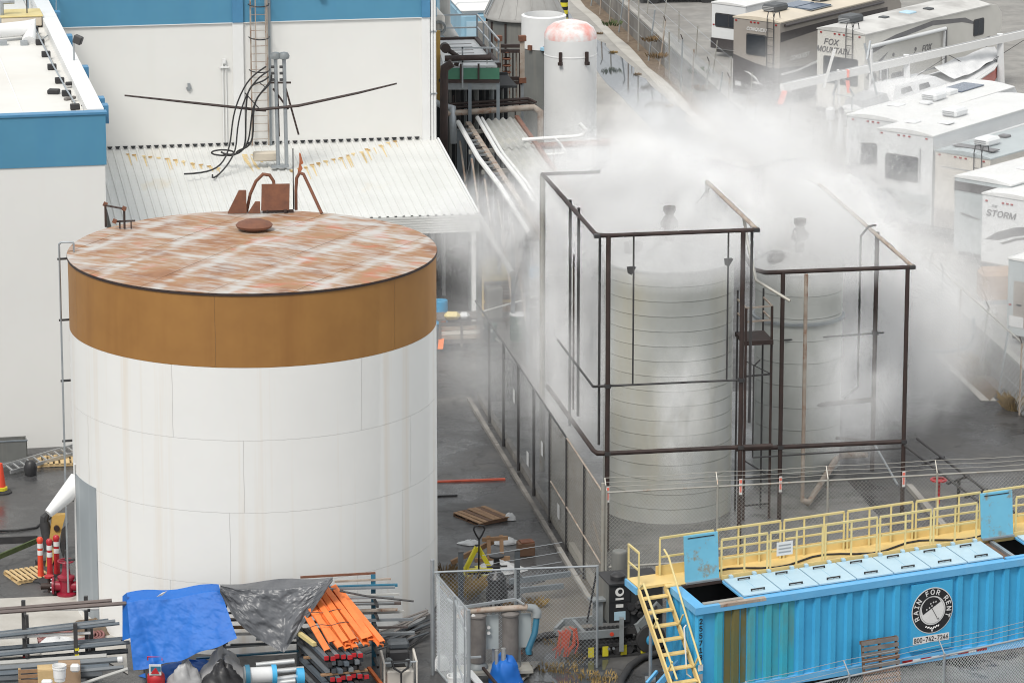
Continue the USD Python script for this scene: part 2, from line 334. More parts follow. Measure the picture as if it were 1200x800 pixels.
mat('weed_green', (.09, .12, .045), (.06, .085, .03), 6, .9)
mat('weed_brown', (.2, .13, .06), (.13, .085, .045), 6, .9)

def wet(name, c, rough):
    MT[name] = usdkit.material(stage, '/World/Looks/' + name, {
        'g': ('geometry', {}), 'n': ('noise_texture', {'scale': 1.3, 'detail': 3.0}), 'b': ('bump', {'strength': .05, 'distance': .02}),
        'p': ('principled_bsdf', {'base_color': c, 'roughness': rough, 'ior': 1.33, 'specular_ior_level': 1.0})},
        [('g.position', 'n.vector'), ('n.fac', 'b.height'), ('b.normal', 'p.normal')], surface='p.BSDF')
wet('water', (.05, .055, .06), .04)

# the roof of the old tank: rust-brown sheet, chalky where the seams hold the water
def roof_material(name, rz, w, l):
    n = {'g': ('geometry', {}), 'm': ('mapping', {'rotation': (0, 0, -rz)}),
         'ms': ('mapping', {'scale': (3.6, .7, 1.0)}), 'md': ('noise_texture', {'scale': .9, 'detail': 4.0}),
         'st': ('noise_texture', {'scale': 1.5, 'detail': 6.0, 'roughness': .58, 'distortion': .4}),
         'big': ('noise_texture', {'scale': .55, 'detail': 5.0, 'roughness': .6}),
         'br': ('brick_texture', {'color1': (0, 0, 0), 'color2': (0, 0, 0), 'mortar': (1, 1, 1), 'scale': 1.0, 'mortar_size': .30, 'mortar_smooth': 1.0, 'brick_width': l, 'row_height': w}),
         'wob': ('vector_math', {'math_type': 'multiply_add', 'vector2': (.8, .8, 0)}),
         'a1': ('math', {'math_type': 'multiply_add', 'value2': .17}), 'a2': ('math', {'math_type': 'multiply_add', 'value2': .85}),
         'mk': ('map_range', {'from_min': .84, 'from_max': 1.18, 'to_min': 0.0, 'to_max': .85, 'clamp': True}),
         'c1': ('rgb_ramp', {'ramp': [(.28, (.185, .085, .042)), (.42, (.265, .13, .062)), (.56, (.285, .165, .085)), (.68, (.36, .135, .075))]}),
         'x': ('mix_color', {'b': (.43, .44, .43)}), 'p': ('principled_bsdf', {'roughness': .75}), 'b': ('bump', {'strength': .1, 'distance': .02})}
    l_ = [('g.position', 'm.vector'), ('m.vector', 'ms.vector'), ('ms.vector', 'st.vector'), ('g.position', 'big.vector'), ('g.position', 'md.vector'),
          ('md.color', 'wob.vector1'), ('m.vector', 'wob.vector3'), ('wob.vector', 'br.vector'),
          ('br.fac', 'a1.value1'), ('st.fac', 'a1.value3'), ('big.fac', 'a2.value1'), ('a1.value', 'a2.value3'), ('a2.value', 'mk.value'),
          ('mk.result', 'x.fac'), ('md.fac', 'c1.fac'), ('c1.color', 'x.a'), ('x.result', 'p.base_color'), ('st.fac', 'b.height'), ('b.normal', 'p.normal')]
    MT[name] = usdkit.material(stage, '/World/Looks/' + name, n, l_, surface='p.BSDF')

# a woven screen: threads with gaps
def cloth(name, c, open_):
    MT[name] = usdkit.material(stage, '/World/Looks/' + name, {
        'p': ('principled_bsdf', {'base_color': c, 'roughness': .8}), 't': ('transparent_bsdf', {}), 'x': ('mix_closure', {}),
        'g': ('geometry', {}), 'n': ('noise_texture', {'scale': 1.1, 'detail': 4.0}), 'r': ('map_range', {'from_min': .3, 'from_max': .7, 'to_min': open_ - .12, 'to_max': open_ + .12, 'clamp': True})},
        [('g.position', 'n.vector'), ('n.fac', 'r.value'), ('r.result', 'x.fac'), ('p.BSDF', 'x.closure1'), ('t.BSDF', 'x.closure2')], surface='x.closure')
cloth('screen_grey', (.11, .115, .12), .56)
cloth('screen_brown', (.17, .145, .12), .58)

# steam: a plume that thins out towards its rim, torn by noise
def steam_material(name, c, r, dens, scale=.45, lo=.42, hi=.8, stretch=(1, 1, .6), bias=.0):
    n = {'g': ('geometry', {}), 's': ('vector_math', {'math_type': 'subtract', 'vector2': tuple(c)}), 'd': ('vector_math', {'math_type': 'divide', 'vector2': tuple(r)}),
         'l': ('vector_math', {'math_type': 'length'}), 'f': ('map_range', {'range_type': 'smoothstep', 'from_min': 1.0, 'from_max': .25, 'to_min': 0.0, 'to_max': 1.0, 'clamp': True}),
         'm': ('mapping', {'scale': stretch, 'location': (c[0] * .7, c[1] * .3, 0)}), 'n': ('noise_texture', {'scale': scale, 'detail': 6.0, 'roughness': .62, 'distortion': 1.0}),
         'q': ('map_range', {'from_min': lo, 'from_max': hi, 'to_min': bias, 'to_max': 1.0, 'clamp': True}), 'a': ('math', {'math_type': 'multiply'}), 'b': ('math', {'math_type': 'multiply', 'value2': dens}),
         'v': ('principled_volume', {'color': (.995, .998, 1.0), 'anisotropy': -.55})}
    l = [('g.position', 's.vector1'), ('s.vector', 'd.vector1'), ('d.vector', 'l.vector1'), ('l.value', 'f.value'), ('g.position', 'm.vector'), ('m.vector', 'n.vector'),
         ('n.fac', 'q.value'), ('f.result', 'a.value1'), ('q.result', 'a.value2'), ('a.value', 'b.value1'), ('b.value', 'v.density')]
    MT[name] = usdkit.material(stage, '/World/Looks/' + name, n, l, volume='v.volume')
def steam(i, c, r, dens, label, **k):
    steam_material(f'steam_{i}', c, r, dens, **k)
    s = trimesh.creation.icosphere(subdivisions=3); s.apply_scale(np.asarray(r, float)); s.apply_translation(c)
    obj('steam', MB().tm(s), f'steam_{i}', label=label, cat='steam', kind='stuff')

# ================================================================ THE SETTING
YW = math.radians(9.4)
EX, EY, EZ = V3(math.cos(YW), math.sin(YW), 0), V3(-math.sin(YW), math.cos(YW), 0), V3(0, 0, 1)
LOT = 1.15
def sheet(name, pts, mat_, z=0.0, th=None, kind='structure', label=None, cat='ground', n=None):
    m = MB()
    P = Polygon([(p[0], p[1]) for p in pts])
    v, f = trimesh.creation.triangulate_polygon(P, engine='earcut')
    if np.cross(*(v[f[0][1:]] - v[f[0][0]])) < 0: f = f[:, ::-1]
    m.add(np.column_stack([v, np.full(len(v), z)]), f)
    return obj(name, m, mat_, kind=kind, label=label, cat=cat)

obj('ground', MB().add([[-900, -400, 0], [900, -400, 0], [900, 2600, 0], [-900, 2600, 0]], [[0, 1, 2, 3]]), 'asphalt', kind='structure', label='dark wet asphalt yard stretching between the tanks and buildings', cat='ground')
def wob(a, b, n, amp, seed):
    r = random.Random(seed); a, b = np.asarray(a, float)[:2], np.asarray(b, float)[:2]
    return [tuple(a + (b - a) * i / n + (0 if i in (0, n) else 1) * np.array([r.uniform(-amp, amp), r.uniform(-amp, amp)])) for i in range(n + 1)]
# concrete apron, drain puddle, kerb and litter strip along the retaining wall (upper right)
A0, A1 = G(520, -60), G(905, 330)
K0, K1 = G(632, -20), G(1000, 300)                            # left edge of the concrete strip
W0, W1 = G(668, -25), G(1174, 452)                            # foot of the retaining wall
wd = unit(W1 - W0)
sheet('pavement', [G(600, -40), G(668, -40), G(790, 100), G(985, 300), G(850, 300), G(690, 150), G(640, 110)], 'concrete', .004, label='grey concrete apron beside the long puddle by the wall', cat='pavement')
sheet('water', wob(G(660, 22), G(700, 84), 8, .12, 1) + wob(G(704, 90), G(815, 205), 10, .05, 2) + [tuple(G(850, 215)[:2])] + wob(G(838, 168), G(655, 6), 26, .28, 3), 'water', .010, label='long still puddle along the concrete strip by the wall', cat='water')
sheet('path', wob(G(655, -12), G(1150, 470), 30, .06, 4) + wob(G(1168, 470), G(672, -12), 30, .12, 5), 'pale_concrete', .016, label='narrow pale concrete strip along the foot of the retaining wall', cat='path')
sheet('soil', wob(G(668, -12), G(1160, 470), 30, .15, 6) + wob(W1 + EX * .1, W0 + EX * .1, 30, .02, 7), 'soil', .022, label='brown leaf litter strip at the foot of the retaining wall', cat='soil')
# retaining wall: cast panels with caps
rw = thing('retaining_wall', 'long grey concrete retaining wall between the yard and the vehicle lot', 'wall')
wn = V3(-wd[1], wd[0], 0); wn = wn if wn[0] > 0 else -wn
Lw, x = np.linalg.norm(W1 - W0) + 14, 0.0
while x < Lw:
    l = min(3.05, Lw - x)
    obj('wall_panel', MB().frame(W0 + wd * (x + .015), wd * (l - .03), wn * .2, EZ * 1.28), 'old_concrete', rw)
    obj('coping', MB().frame(W0 + wd * (x + .01) - wn * .03 + EZ * 1.283, wd * (l - .02), wn * .27, EZ * .1), 'concrete', rw)
    x += 3.05
LW0, LW1 = W0 - wd * 60 + wn * .2, W1 + wd * 40 + wn * .2
obj('lot_ground', MB().add([[*LW0[:2], LOT], [*LW1[:2], LOT], [LW1[0] + 400, LW1[1], LOT], [LW0[0] + 400, LW0[1], LOT]], [[0, 1, 2, 3]]), 'gravel', kind='structure', label='pale gravel parking lot behind the retaining wall', cat='ground')

# ---------------------------------------------------------------- the low white building on the left
BY = math.radians(10.8)
bx_, by_ = V3(math.cos(BY), math.sin(BY), 0), V3(-math.sin(BY), math.cos(BY), 0)
B0 = G(131, 520); BH = Zat(131, B0[1])
wb = thing('white_building', 'low white building with blue painted roof edge at the left', 'building')
Bl = lambda u, v, z: B0 + bx_ * u + by_ * v + EZ * z
zb = Zat(193, B0[1])                                          # underside of the blue band
obj('wall', MB().frame(Bl(-40, 0, 0), bx_ * 40, by_ * 26, EZ * zb), 'stucco', wb)
obj('blue_band', MB().frame(Bl(-40.05, -.03, zb), bx_ * 40.1, by_ * .35, EZ * (BH - zb - .08)), 'stucco_blue', wb)
obj('edge_flashing', MB().frame(Bl(-40.1, -.07, BH - .08), bx_ * 40.2, by_ * .42, EZ * .08), 'blue_trim', wb)
rz_ = BH - .25
obj('roof', MB().frame(Bl(-40, .4, rz_ - .4), bx_ * 39.2, by_ * 25.6, EZ * .4), 'membrane', wb)
pm = MB(); pm.frame(Bl(-.75, .36, rz_ - .6), bx_ * .72, by_ * 25.6, EZ * .52)
obj('parapet', pm, 'membrane', wb)
for k in range(7):                                            # coping lengths on the right-hand parapet
    obj('coping', MB().frame(Bl(-.52, .4 + k * 3.66, BH - .33), bx_ * .56, by_ * 3.63, EZ * .36), 'white_paint', wb)
for v in (1.7, 3.0, 8.9, 15.3, 20.5):
    obj('scupper', MB().frame(Bl(.0, v, BH - .75), bx_ * .32, by_ * .5, EZ * .62), 'blue_trim', wb)
for k in range(3): obj('roof_seam', MB().tube([Bl(-2.6 - 2.9 * k, .6, rz_ + .012), Bl(-2.6 - 2.9 * k, 26, rz_ + .012)], .02, 5), 'white_paint', wb)

# ---------------------------------------------------------------- the tall white building behind
v0 = G(496, 163, 5.15); 
C0 = v0
Cl = lambda u, v, z: V3(C0[0], C0[1], 0) + EX * u + EY * v + EZ * z
tb = thing('tall_building', 'tall white building with a wide blue band along its top', 'building')
zc = Zat(20, C0[1])
obj('wall', MB().frame(Cl(-45, 0, 0), EX * 45.5, EY * 20, EZ * zc), 'stucco', tb)
obj('blue_band', MB().frame(Cl(-45, -.05, zc), EX * 45.55, EY * 20, EZ * 4.2), 'stucco_blue', tb)
obj('corner_pilaster', MB().frame(Cl(-.05, -.12, 0), EX * .32, EY * .119, EZ * zc), 'white_paint', tb)
obj('corner_pilaster', MB().frame(Cl(-.05, -.17, zc + .002), EX * .32, EY * .119, EZ * 4.1), 'blue_trim', tb)
obj('pilaster', MB().frame(Cl(-7.55, -.10, 0), EX * .42, EY * .099, EZ * zc), 'white_paint', tb)
obj('pilaster', MB().frame(Cl(-7.55, -.15, zc + .002), EX * .42, EY * .099, EZ * 4.1), 'blue_trim', tb)
for u, r in ((.36, .055), (.47, .05)):
    obj('downpipe', MB().cyl(Cl(u, -.09, 3.0), Cl(u, -.09, 13.6), r, 8), 'white_paint', tb)
    for z in (4.5, 7, 9.5): obj('pipe_strap', MB().box(Cl(u, -.09, z), (.15, .15, .05), YW), 'galv', tb)
obj('drip_edge', MB().frame(Cl(-45, -.075, zc - .03), EX * 45.4, EY * .07, EZ * .028), 'white_paint', tb)
obj('wall_lamp', MB().box(Cl(-4.02, -.14, zc + .92), (.22, .16, .12), YW), 'white_paint', tb)
obj('wall_fitting', MB().box(Cl(-9.3, -.05, 7.55), (.10, .06, .3), YW).box(Cl(-9.3, -.05, 7.5), (.2, .05, .08), YW), 'galv', tb)
for du in (0, .12): obj('wall_conduit', MB().cyl(Cl(-7.95 + du, -.05, 5.3), Cl(-7.95 + du, -.05, 8.55), .022, 6), 'white_paint', tb)
obj('conduit_box', MB().box(Cl(-7.9, -.08, 8.3), (.36, .07, .06), YW).box(Cl(-7.9, -.08, 8.55), (.12, .07, .2), YW), 'white_paint', tb)

# canopy of ribbed white sheets against it
E0 = G(560, 251, 4.35)                                        # right end of the eave
canopy_v = float(np.dot(E0 - V3(C0[0], C0[1], 0), EY)); canopy_u = float(np.dot(E0 - V3(C0[0], C0[1], 0), EX))
cp = thing('canopy', 'ribbed white metal canopy roof behind the big tank', 'canopy')
CW = 15.4
ztop, zev = 5.12, 4.35
def rib_sheet(u0, u1):
    m = MB(); prof = []; p_ = .305; u = u0
    while u < u1 - 1e-6:
        for a, h in ((0, 0), (.19, 0), (.215, .045), (.28, .045)):
            if u + a < u1: prof.append((u + a, h))
        u += p_
    prof.append((u1, 0)); v = []
    for t in (0, 1):
        for (a, h) in prof:
            z = (ztop if t == 0 else zev) + h
            v.append(Cl(a, -.03 if t == 0 else canopy_v, z))
    n = len(prof)
    m.add(v, [[i, i + n, i + n + 1, i + 1] for i in range(n - 1)])
    m.add([q - EZ * .015 for q in v], [[i + 1, i + n + 1, i + n, i] for i in range(n - 1)])
    return m
for k in range(15):
    u1 = canopy_u - k * .915 - .004; u0 = u1 - .911
    obj('roof_sheet', rib_sheet(u0, u1), 'sheet_white', cp)
ul = canopy_u - 15 * .915
obj('edge_trim', MB().bar(Cl(canopy_u + .03, -.03, ztop + .02), Cl(canopy_u + .03, canopy_v, zev + .02), .07, .12), 'white_paint', cp)
fm = MB()
for k in range(7):
    obj('fascia_plank', MB().frame(Cl(ul, canopy_v - .06 + .008 * (k % 2), zev - .09 - k * .094), EX * (canopy_u + .05 - ul), EY * .05, EZ * .082), 'sheet_white', cp)
obj('eave_beam', MB().frame(Cl(ul, canopy_v + .02, zev - .66), EX * (canopy_u - ul), EY * .15, EZ * .62), 'grey_steel', cp)
for k in range(4):
    u = canopy_u - .15 - k * 4.3
    obj('post', MB().box(Cl(u, canopy_v + .1, (zev - .67) / 2), (.16, .16, zev - .67), YW), 'white_paint', cp)
for k in range(44):                                           # dark closure strips between ribs and wall
    u = canopy_u - .2 - k * .305
    obj('rib_closure', MB().hull([Cl(u - .1, -.035, ztop + .14), Cl(u + .1, -.035, ztop + .14), Cl(u - .05, -.035, ztop + .035), Cl(u + .05, -.035, ztop + .035), Cl(u - .1, -.004, ztop + .14), Cl(u + .1, -.004, ztop + .14), Cl(u - .05, -.004, ztop + .035), Cl(u + .05, -.004, ztop + .035)]), 'dark_inside', cp)
def rust_line(pa, pb, w, n=26):                               # rust weeping down the ribs
    for i in range(n):
        pass

# ================================================================ THE BIG WHITE TANK
TR = 5.42
TF = G(299, 768); TC = V3(-300 / FPX * 127.6, TF[1] + TR, 0); TH = Zat(345, TF[1])
tk = thing('storage_tank', 'big white steel storage tank with an ochre top band and rusty flat roof', 'tank', loc=TC)
ch = TH / 5
obj('tank_core', MB().lathe([(TR - .02, 0), (TR - .02, TH - .02)], n=120), 'seam_shadow', tk, smooth=True)
offs = [-84, -39.5 - 25, -60, -22, -8]
def plate(k, a0, a1, mat_):
    g = .0035 / TR
    z0, z1 = k * ch + .0035, (k + 1) * ch - .0035
    return obj('shell_plate', MB().lathe([(TR - .02, z0), (TR, z0), (TR, z1), (TR - .02, z1)], n=20, a0=a0 + g, a1=a1 - g), mat_, tk, smooth=35)
for k in range(5):
    for j in range(6):
        a = math.radians(-90 + offs[k] + 60 * j)
        plate(k, a, a + math.radians(60), 'tank_ochre' if k == 4 else 'tank_white')
obj('top_angle', MB().lathe([(TR + .0, TH - .05), (TR + .03, TH - .05), (TR + .03, TH + .012), (TR - .1, TH + .02)], n=120), 'dark_rust', tk, smooth=35)
gp0, gp1 = math.radians(-90 - 74.5), math.radians(-90 - 55.5)
obj('painted_patch', MB().lathe([(TR, .25), (TR + .012, .25), (TR + .012, 4.35), (TR, 4.35)], n=14, a0=gp0, a1=gp1), 'patch_grey', tk, smooth=35, label='grey painted patch low on the tank wall')
obj('patch_edge', MB().lathe([(TR, .25), (TR + .02, .25), (TR + .02, 4.6), (TR, 4.6)], n=2, a0=gp0 - .028, a1=gp0), 'white_paint', tk)
# the roof: strips of sheet, lapped
RZ = math.radians(63)
roof_material('roof_rust', RZ, 2.1, 4.1)
rx, ry = V3(math.cos(RZ), math.sin(RZ), 0), V3(-math.sin(RZ), math.cos(RZ), 0)
disc = Point(0, 0).buffer(TR + .02, 96)
k = 0
for i in range(-3, 3):
    for j in range(-2, 3):
        off = 2.05 * (i % 2)
        rect = sbox(j * 4.1 + off - 2.05 + .008, i * 2.1 + .008 + .5, j * 4.1 + off + 2.05 - .008, (i + 1) * 2.1 + .5 - .008)
        rect = shapely.segmentize(rect, .7)
        rot = shapely.affinity.rotate(rect, math.degrees(RZ), origin=(0, 0)) if hasattr(shapely, 'affinity') else rect
        g = rot.intersection(disc)
        if g.is_empty or g.area < .05: continue
        m = MB()
        for q in getattr(g, 'geoms', [g]):
            t = trimesh.creation.extrude_polygon(q, .012, engine='earcut'); v = np.array(t.vertices)
            rr = np.hypot(v[:, 0], v[:, 1])
            v[:, 2] += TH + .02 + .10 * (1 - rr / TR) + .004 * ((i + j) % 2)
            m.add(v, np.array(t.faces))
        obj('roof_plate', m, 'roof_rust', tk)
zr = TH + .03
def R(px, py): return G(px, py, TH + .06) - TC
# vent cap, hatch, goosenecks and fins on the roof
p = R(298, 271)
obj('vent_cap', MB().lathe([(.3, -.02), (.3, .1), (.52, .13), (.56, .2), (.5, .26), (.3, .34), (.1, .37), (0, .375)], o=p, n=24), 'rust', tk, smooth=40)
p = R(323, 249)
hb = MB()
hb.box(p + V3(0, 0, .48), (.86, .06, .8), .1, M=rotz(.10) @ np.array([[1, 0, .04], [0, 1, .12], [0, 0, 1.0]]))
obj('hatch_lid', hb, 'rust', tk, label='rusty square hatch lid standing open')
obj('hatch_frame', MB().bar(p + V3(-.4, -.05, .04), p + V3(.55, .05, .04), .08, .08).cyl(p + V3(-.25, -.06, .0), p + V3(-.25, -.06, .1), .05).cyl(p + V3(.3, -.06, 0), p + V3(.3, -.06, .1), .05), 'dark_rust', tk)
def arch(pa, pb, h, r, mat_, n=12, sk=0.0):
    pts = [pa + (pb - pa) * (.5 - .5 * math.cos(math.pi * i / n)) + EZ * (h * math.sin(math.pi * i / n) ** .7) + V3(sk, 0, 0) * math.sin(math.pi * i / n) for i in range(n + 1)]
    return MB().tube(pts, r, 8)
pa, pb = R(289, 248), R(324, 246)
obj('gooseneck_pipe', MB().tube([pa, pa + V3(.12, 0, .55), pa + V3(.3, 0, .95), pa + V3(.52, 0, 1.17), pa + V3(.72, 0, 1.14), pa + V3(.84, 0, .95), pa + V3(.87, 0, .6)], .05, 8), 'rust', tk, smooth=40)
pa, pb = R(347, 246), R(377, 250)
obj('gooseneck_pipe', MB().tube([pa, pa + V3(.0, 0, .6), pa + V3(0.03, 0, 1.0), pa + V3(.12, 0, 1.16), pa + V3(.24, 0, 1.12), pa + V3(.4, -.1, .8), pb + V3(0, 0, .0)], .05, 8), 'rust', tk, smooth=40)
obj('torn_flashing', MB().hull([pa + V3(.02, 0, .95), pa + V3(.12, .02, 1.12), pa + V3(.22, 0, 1.3), pa + V3(.12, 0, 1.5)]).hull([pa + V3(.12, 0, 1.38), pa + V3(.24, .02, 1.45), pa + V3(.16, 0, 1.78), pa + V3(.11, .03, 1.78)]), 'rust_bright', tk)
obj('thin_rod', MB().cyl(pa + V3(-.08, .1, 0), pa + V3(-.08, .1, 1.9), .018, 6), 'dark_steel', tk)
for (a, b, t, w) in ((267, 289, 222, .1), (291, 305, 236, .1)):
    p0, p1 = R(a, 250), R(b, 250); h = (250 - t) / 39.5
    obj('roof_fin', MB().hull([p0, p1, p1 + EZ * h, p0 + (p1 - p0) * .62 + EZ * h, p0 + EY * w, p1 + EY * w, p1 + EZ * h + EY * w, p0 + (p1 - p0) * .62 + EZ * h + EY * w]), 'rust', tk)
p0, p1 = R(124, 266), R(146, 268)
fr = MB().cyl(p0, p0 + EZ * .68, .035).cyl(p1, p1 + EZ * .62, .035).cyl(p0 + EZ * .68 - EX * .06, p1 + EZ * .6 + EX * .06, .03).cyl(p1 + V3(-.3, .1, .2), p1 + V3(.32, -.02, .25), .03).cyl(p1 + V3(.2, .0, 0), p1 + V3(.2, 0, .25), .02).cyl(p1 + V3(-.14, 0, 0), p1 + V3(-.14, 0, .25), .025)
obj('gauge_frame', fr, 'dark_rust', tk)
for q in (p0 + V3(0, 0, .7), p1 + V3(0, 0, .62), p1 + V3(-.3, .05, .22)): obj('gauge_head', MB().box(q, (.13, .1, .12), M=trimesh.transformations.rotation_matrix(.4, (0, 1, 0))[:3, :3]), 'rust', tk)
# small level pipe down the left side, held by brackets
g = V3(-TR - .24, -.3, 0)
obj('level_pipe', MB().tube([g + EZ * .3, g + EZ * (TH + .28), g + V3(.06, 0, TH + .34), g + V3(.4, .0, TH + .34), g + V3(.43, 0, TH + .3), g + V3(.43, 0, TH + .05)], .03, 8), 'galv', tk, smooth=40)
for z in np.arange(1.3, TH, 1.85): obj('pipe_bracket', MB().bar(g + V3(-.06, 0, z), g + V3(.28, .1, z), .05, .06), 'dark_steel', tk)
obj('cone_outlet', MB().cyl(V3(-TR + .25, -1.0, 3.95), V3(-TR - .62, -1.6, 3.15), .34, 16, .14), 'white_paint', tk, smooth=40)

# ================================================================ PIPE FRAMES, TANKS IN STEAM
def course_tank(name, label, c, R_, H, rows, dome, ladder_side=None, band=None):
    t = thing(name, label, 'tank', loc=c)
    dz = H / rows
    obj('tank_core', MB().lathe([(R_ - .03, 0), (R_ - .03, H)], n=72), 'seam_shadow', t, smooth=True)
    for k in range(rows):
        z = k * dz
        obj('shell_ring', MB().lathe([(R_ - .03, z + .005), (R_ + .008, z + .005), (R_, z + .07), (R_, z + dz - .02), (R_ - .03, z + dz - .005)], n=72), 'alu_tank', t, smooth=50)
    obj('roof', MB().lathe([(R_ + .04, H - .05), (R_ + .05, H + .01), (R_ * .3, H + dome * .85), (.28, H + dome), (0, H + dome)], n=72), 'alu_dome', t, smooth=30)
    obj('vent', MB().lathe([(.16, H + dome - .02), (.16, H + dome + .4), (.28, H + dome + .45), (.28, H + dome + .62), (.12, H + dome + .85), (.2, H + dome + .95), (.2, H + dome + 1.1), (0, H + dome + 1.15)], n=16), 'dark_rust', t, smooth=40)
    obj('roof_manway', MB().lathe([(.3, H + dome * .45), (.3, H + dome * .45 + .3), (0, H + dome * .45 + .32)], o=(-R_ * .55, -.3, 0), n=16), 'dark_rust', t)
    return t
TAF = G(784, 614); RA = 2.07
TAC = TAF + V3(.0, RA, 0) + V3(.0, 0, 0)
HA = Zat(319, TAF[1])
ta = course_tank('process_tank', 'ringed grey metal tank standing in steam inside the left pipe frame', TAC, RA, HA, 17, .55)
TBF = G(936, 556); RB = 1.45
TBC = TBF + V3(.0, RB, 0); HB = Zat(322, TBF[1])
tbk = course_tank('process_tank', 'smaller ringed tank half lost in steam inside the right pipe frame', TBC, RB, HB, 9, .45)
obj('tank_collar', MB().lathe([(RB + .01, HB - 1.75), (RB + .09, HB - 1.73), (RB + .09, HB - 1.65), (RB + .01, HB - 1.63)], n=48), 'galv', tbk, smooth=40)

def pipe_frame(name, label, parts):
    t = thing(name, label, 'sprinkler rig')
    for (n_, pts, r, m_) in parts: obj(n_, MB().tube(pts, r, 10), m_, t, smooth=40)
    return t
def clamp(t, p, r=.09): obj('pipe_clamp', MB().box(p, (r * 2, r * 2, .12), YW), 'dark_steel', t)
# frame A
a0, a1 = G(711, 645), G(866, 637)
ZA = Zat(276, a0[1]); ZAl = Zat(531, a0[1])
aw = a1 - a0; aw_u = unit(aw); ad = V3(-aw_u[1], aw_u[0], 0)
cL = a0 - aw_u * .36; cR = a1 + aw_u * .42
back = G(640, 204, ZA) - V3(0, 0, ZA); dA = np.dot(back - cL, ad)
dA = min(max(dA, 9.0), 13.0)
PA = []
z_ = lambda p, z: V3(p[0], p[1], z)
PA += [('post', [a0, z_(a0, ZA)], .074, 'dark_rust'), ('post', [a1, z_(a1, ZA)], .074, 'dark_rust')]
PA += [('top_pipe', [z_(cL + ad * dA, ZA), z_(cL + ad * .35, ZA), z_(cL + ad * .08 + aw_u * .06, ZA), z_(cL + aw_u * .3, ZA), z_(cR, ZA)], .066, 'dark_rust'),
       ('top_pipe', [z_(cR, ZA + .02), z_(cR + ad * (dA - 2.2), ZA + .02)], .066, 'rust_pole'),
       ('top_pipe', [z_(cL + ad * dA, ZA), z_(cL + ad * dA + aw_u * 1.9, ZA)], .055, 'dark_rust')]
PA += [('post', [cL + ad * dA, z_(cL + ad * dA, ZA)], .09, 'galv_rusty'), ('post', [cR + ad * (dA - 2.25), z_(cR + ad * (dA - 2.25), ZA)], .07, 'galv_rusty')]
PA += [('lower_pipe', [z_(cL + ad * dA * .9, ZAl), z_(cL + ad * .4, ZAl), z_(cL + ad * .08 + aw_u * .06, ZAl), z_(cL + aw_u * .35, ZAl), z_(cR + aw_u * .6, ZAl)], .07, 'dark_rust')]
zm = Zat(452, a0[1])
PA += [('spray_line', [z_(cL + ad * 6 - aw_u * .1, zm + .0), z_(cL - aw_u * .1, zm), z_(cL + aw_u * 1.2, zm), z_(cR - aw_u * .3, zm)], .032, 'dark_steel')]
for (pu, zt, zb_) in ((.9 - .36 + .45, ZA, zm), (3.75 - .0, ZA, zm)):
    q = a0 + aw_u * (pu - .35)
for (px, top, bot) in ((740, 277, 449), (849, 270, 443)):
    q = a0 + aw_u * ((px - 711) / 155 * np.linalg.norm(aw))
    PA += [('drop_pipe', [z_(q, ZA), z_(q, zm)], .028, 'dark_steel')]
for (d_, zt, zb2, r_) in ((.15, ZA - .05, ZAl + .25, .04), (3.6, ZA + .1, 3.4, .045), (5.0, ZA + .05, 2.7, .045), (4.4, ZA - 1.6, 3.4, .03)):
    q = cL + ad * d_ + aw_u * .12
    PA += [('drop_pipe', [z_(q, zt), z_(q, zb2)], r_, 'dark_steel' if r_ > .035 else 'dark_rust')]
q = cR - aw_u * .0 + ad * .2
PA += [('drop_pipe', [z_(cR - aw_u * .12 + ad * .1, ZA), z_(cR - aw_u * .12 + ad * .1, 3.9)], .045, 'dark_steel'),
       ('drop_pipe', [z_(cR + aw_u * .05 + ad * 2, ZA), z_(cR + aw_u * .2 + ad * 2, ZA - .9), z_(cR + aw_u * .2 + ad * .8, ZA - 1.8), z_(cR + aw_u * 1.1, ZA - 2.3)], .05, 'galv_rusty')]
fa = pipe_frame('sprinkler_rig', 'rusty pipe frame with spray lines around the taller ringed tank', PA)
for p in (z_(cL, ZA), z_(cR, ZA), z_(a0, ZAl), z_(a1, ZAl), z_(a0, zm), z_(a1, zm)): clamp(fa, p)
for px, py_ in ((737, 318), (849, 313)):
    q = a0 + aw_u * ((px - 711) / 155 * np.linalg.norm(aw)); q = z_(q, Zat(py_, a0[1]))
    obj('spray_nozzle', MB().hull([q + V3(-.13, 0, .12), q + V3(.16, 0, .1), q + V3(.02, .05, -.16), q + V3(-.1, .1, -.1), q + V3(.1, .1, .12)]), 'dark_steel', fa)
# the Y-shaped bracket near the back right
q = z_(cR + ad * (dA - 2.6), ZA)
obj('spray_branch', MB().tube([q + V3(.0, 0, -.1), q + V3(-.5, 0, -.7), q + V3(-.2, 0, -1.1), q + V3(.4, -.6, -1.0)], .03, 6).tube([q + V3(-.2, 0, -1.1), q + V3(-.2, 0, -2.6)], .03, 6), 'dark_rust', fa)
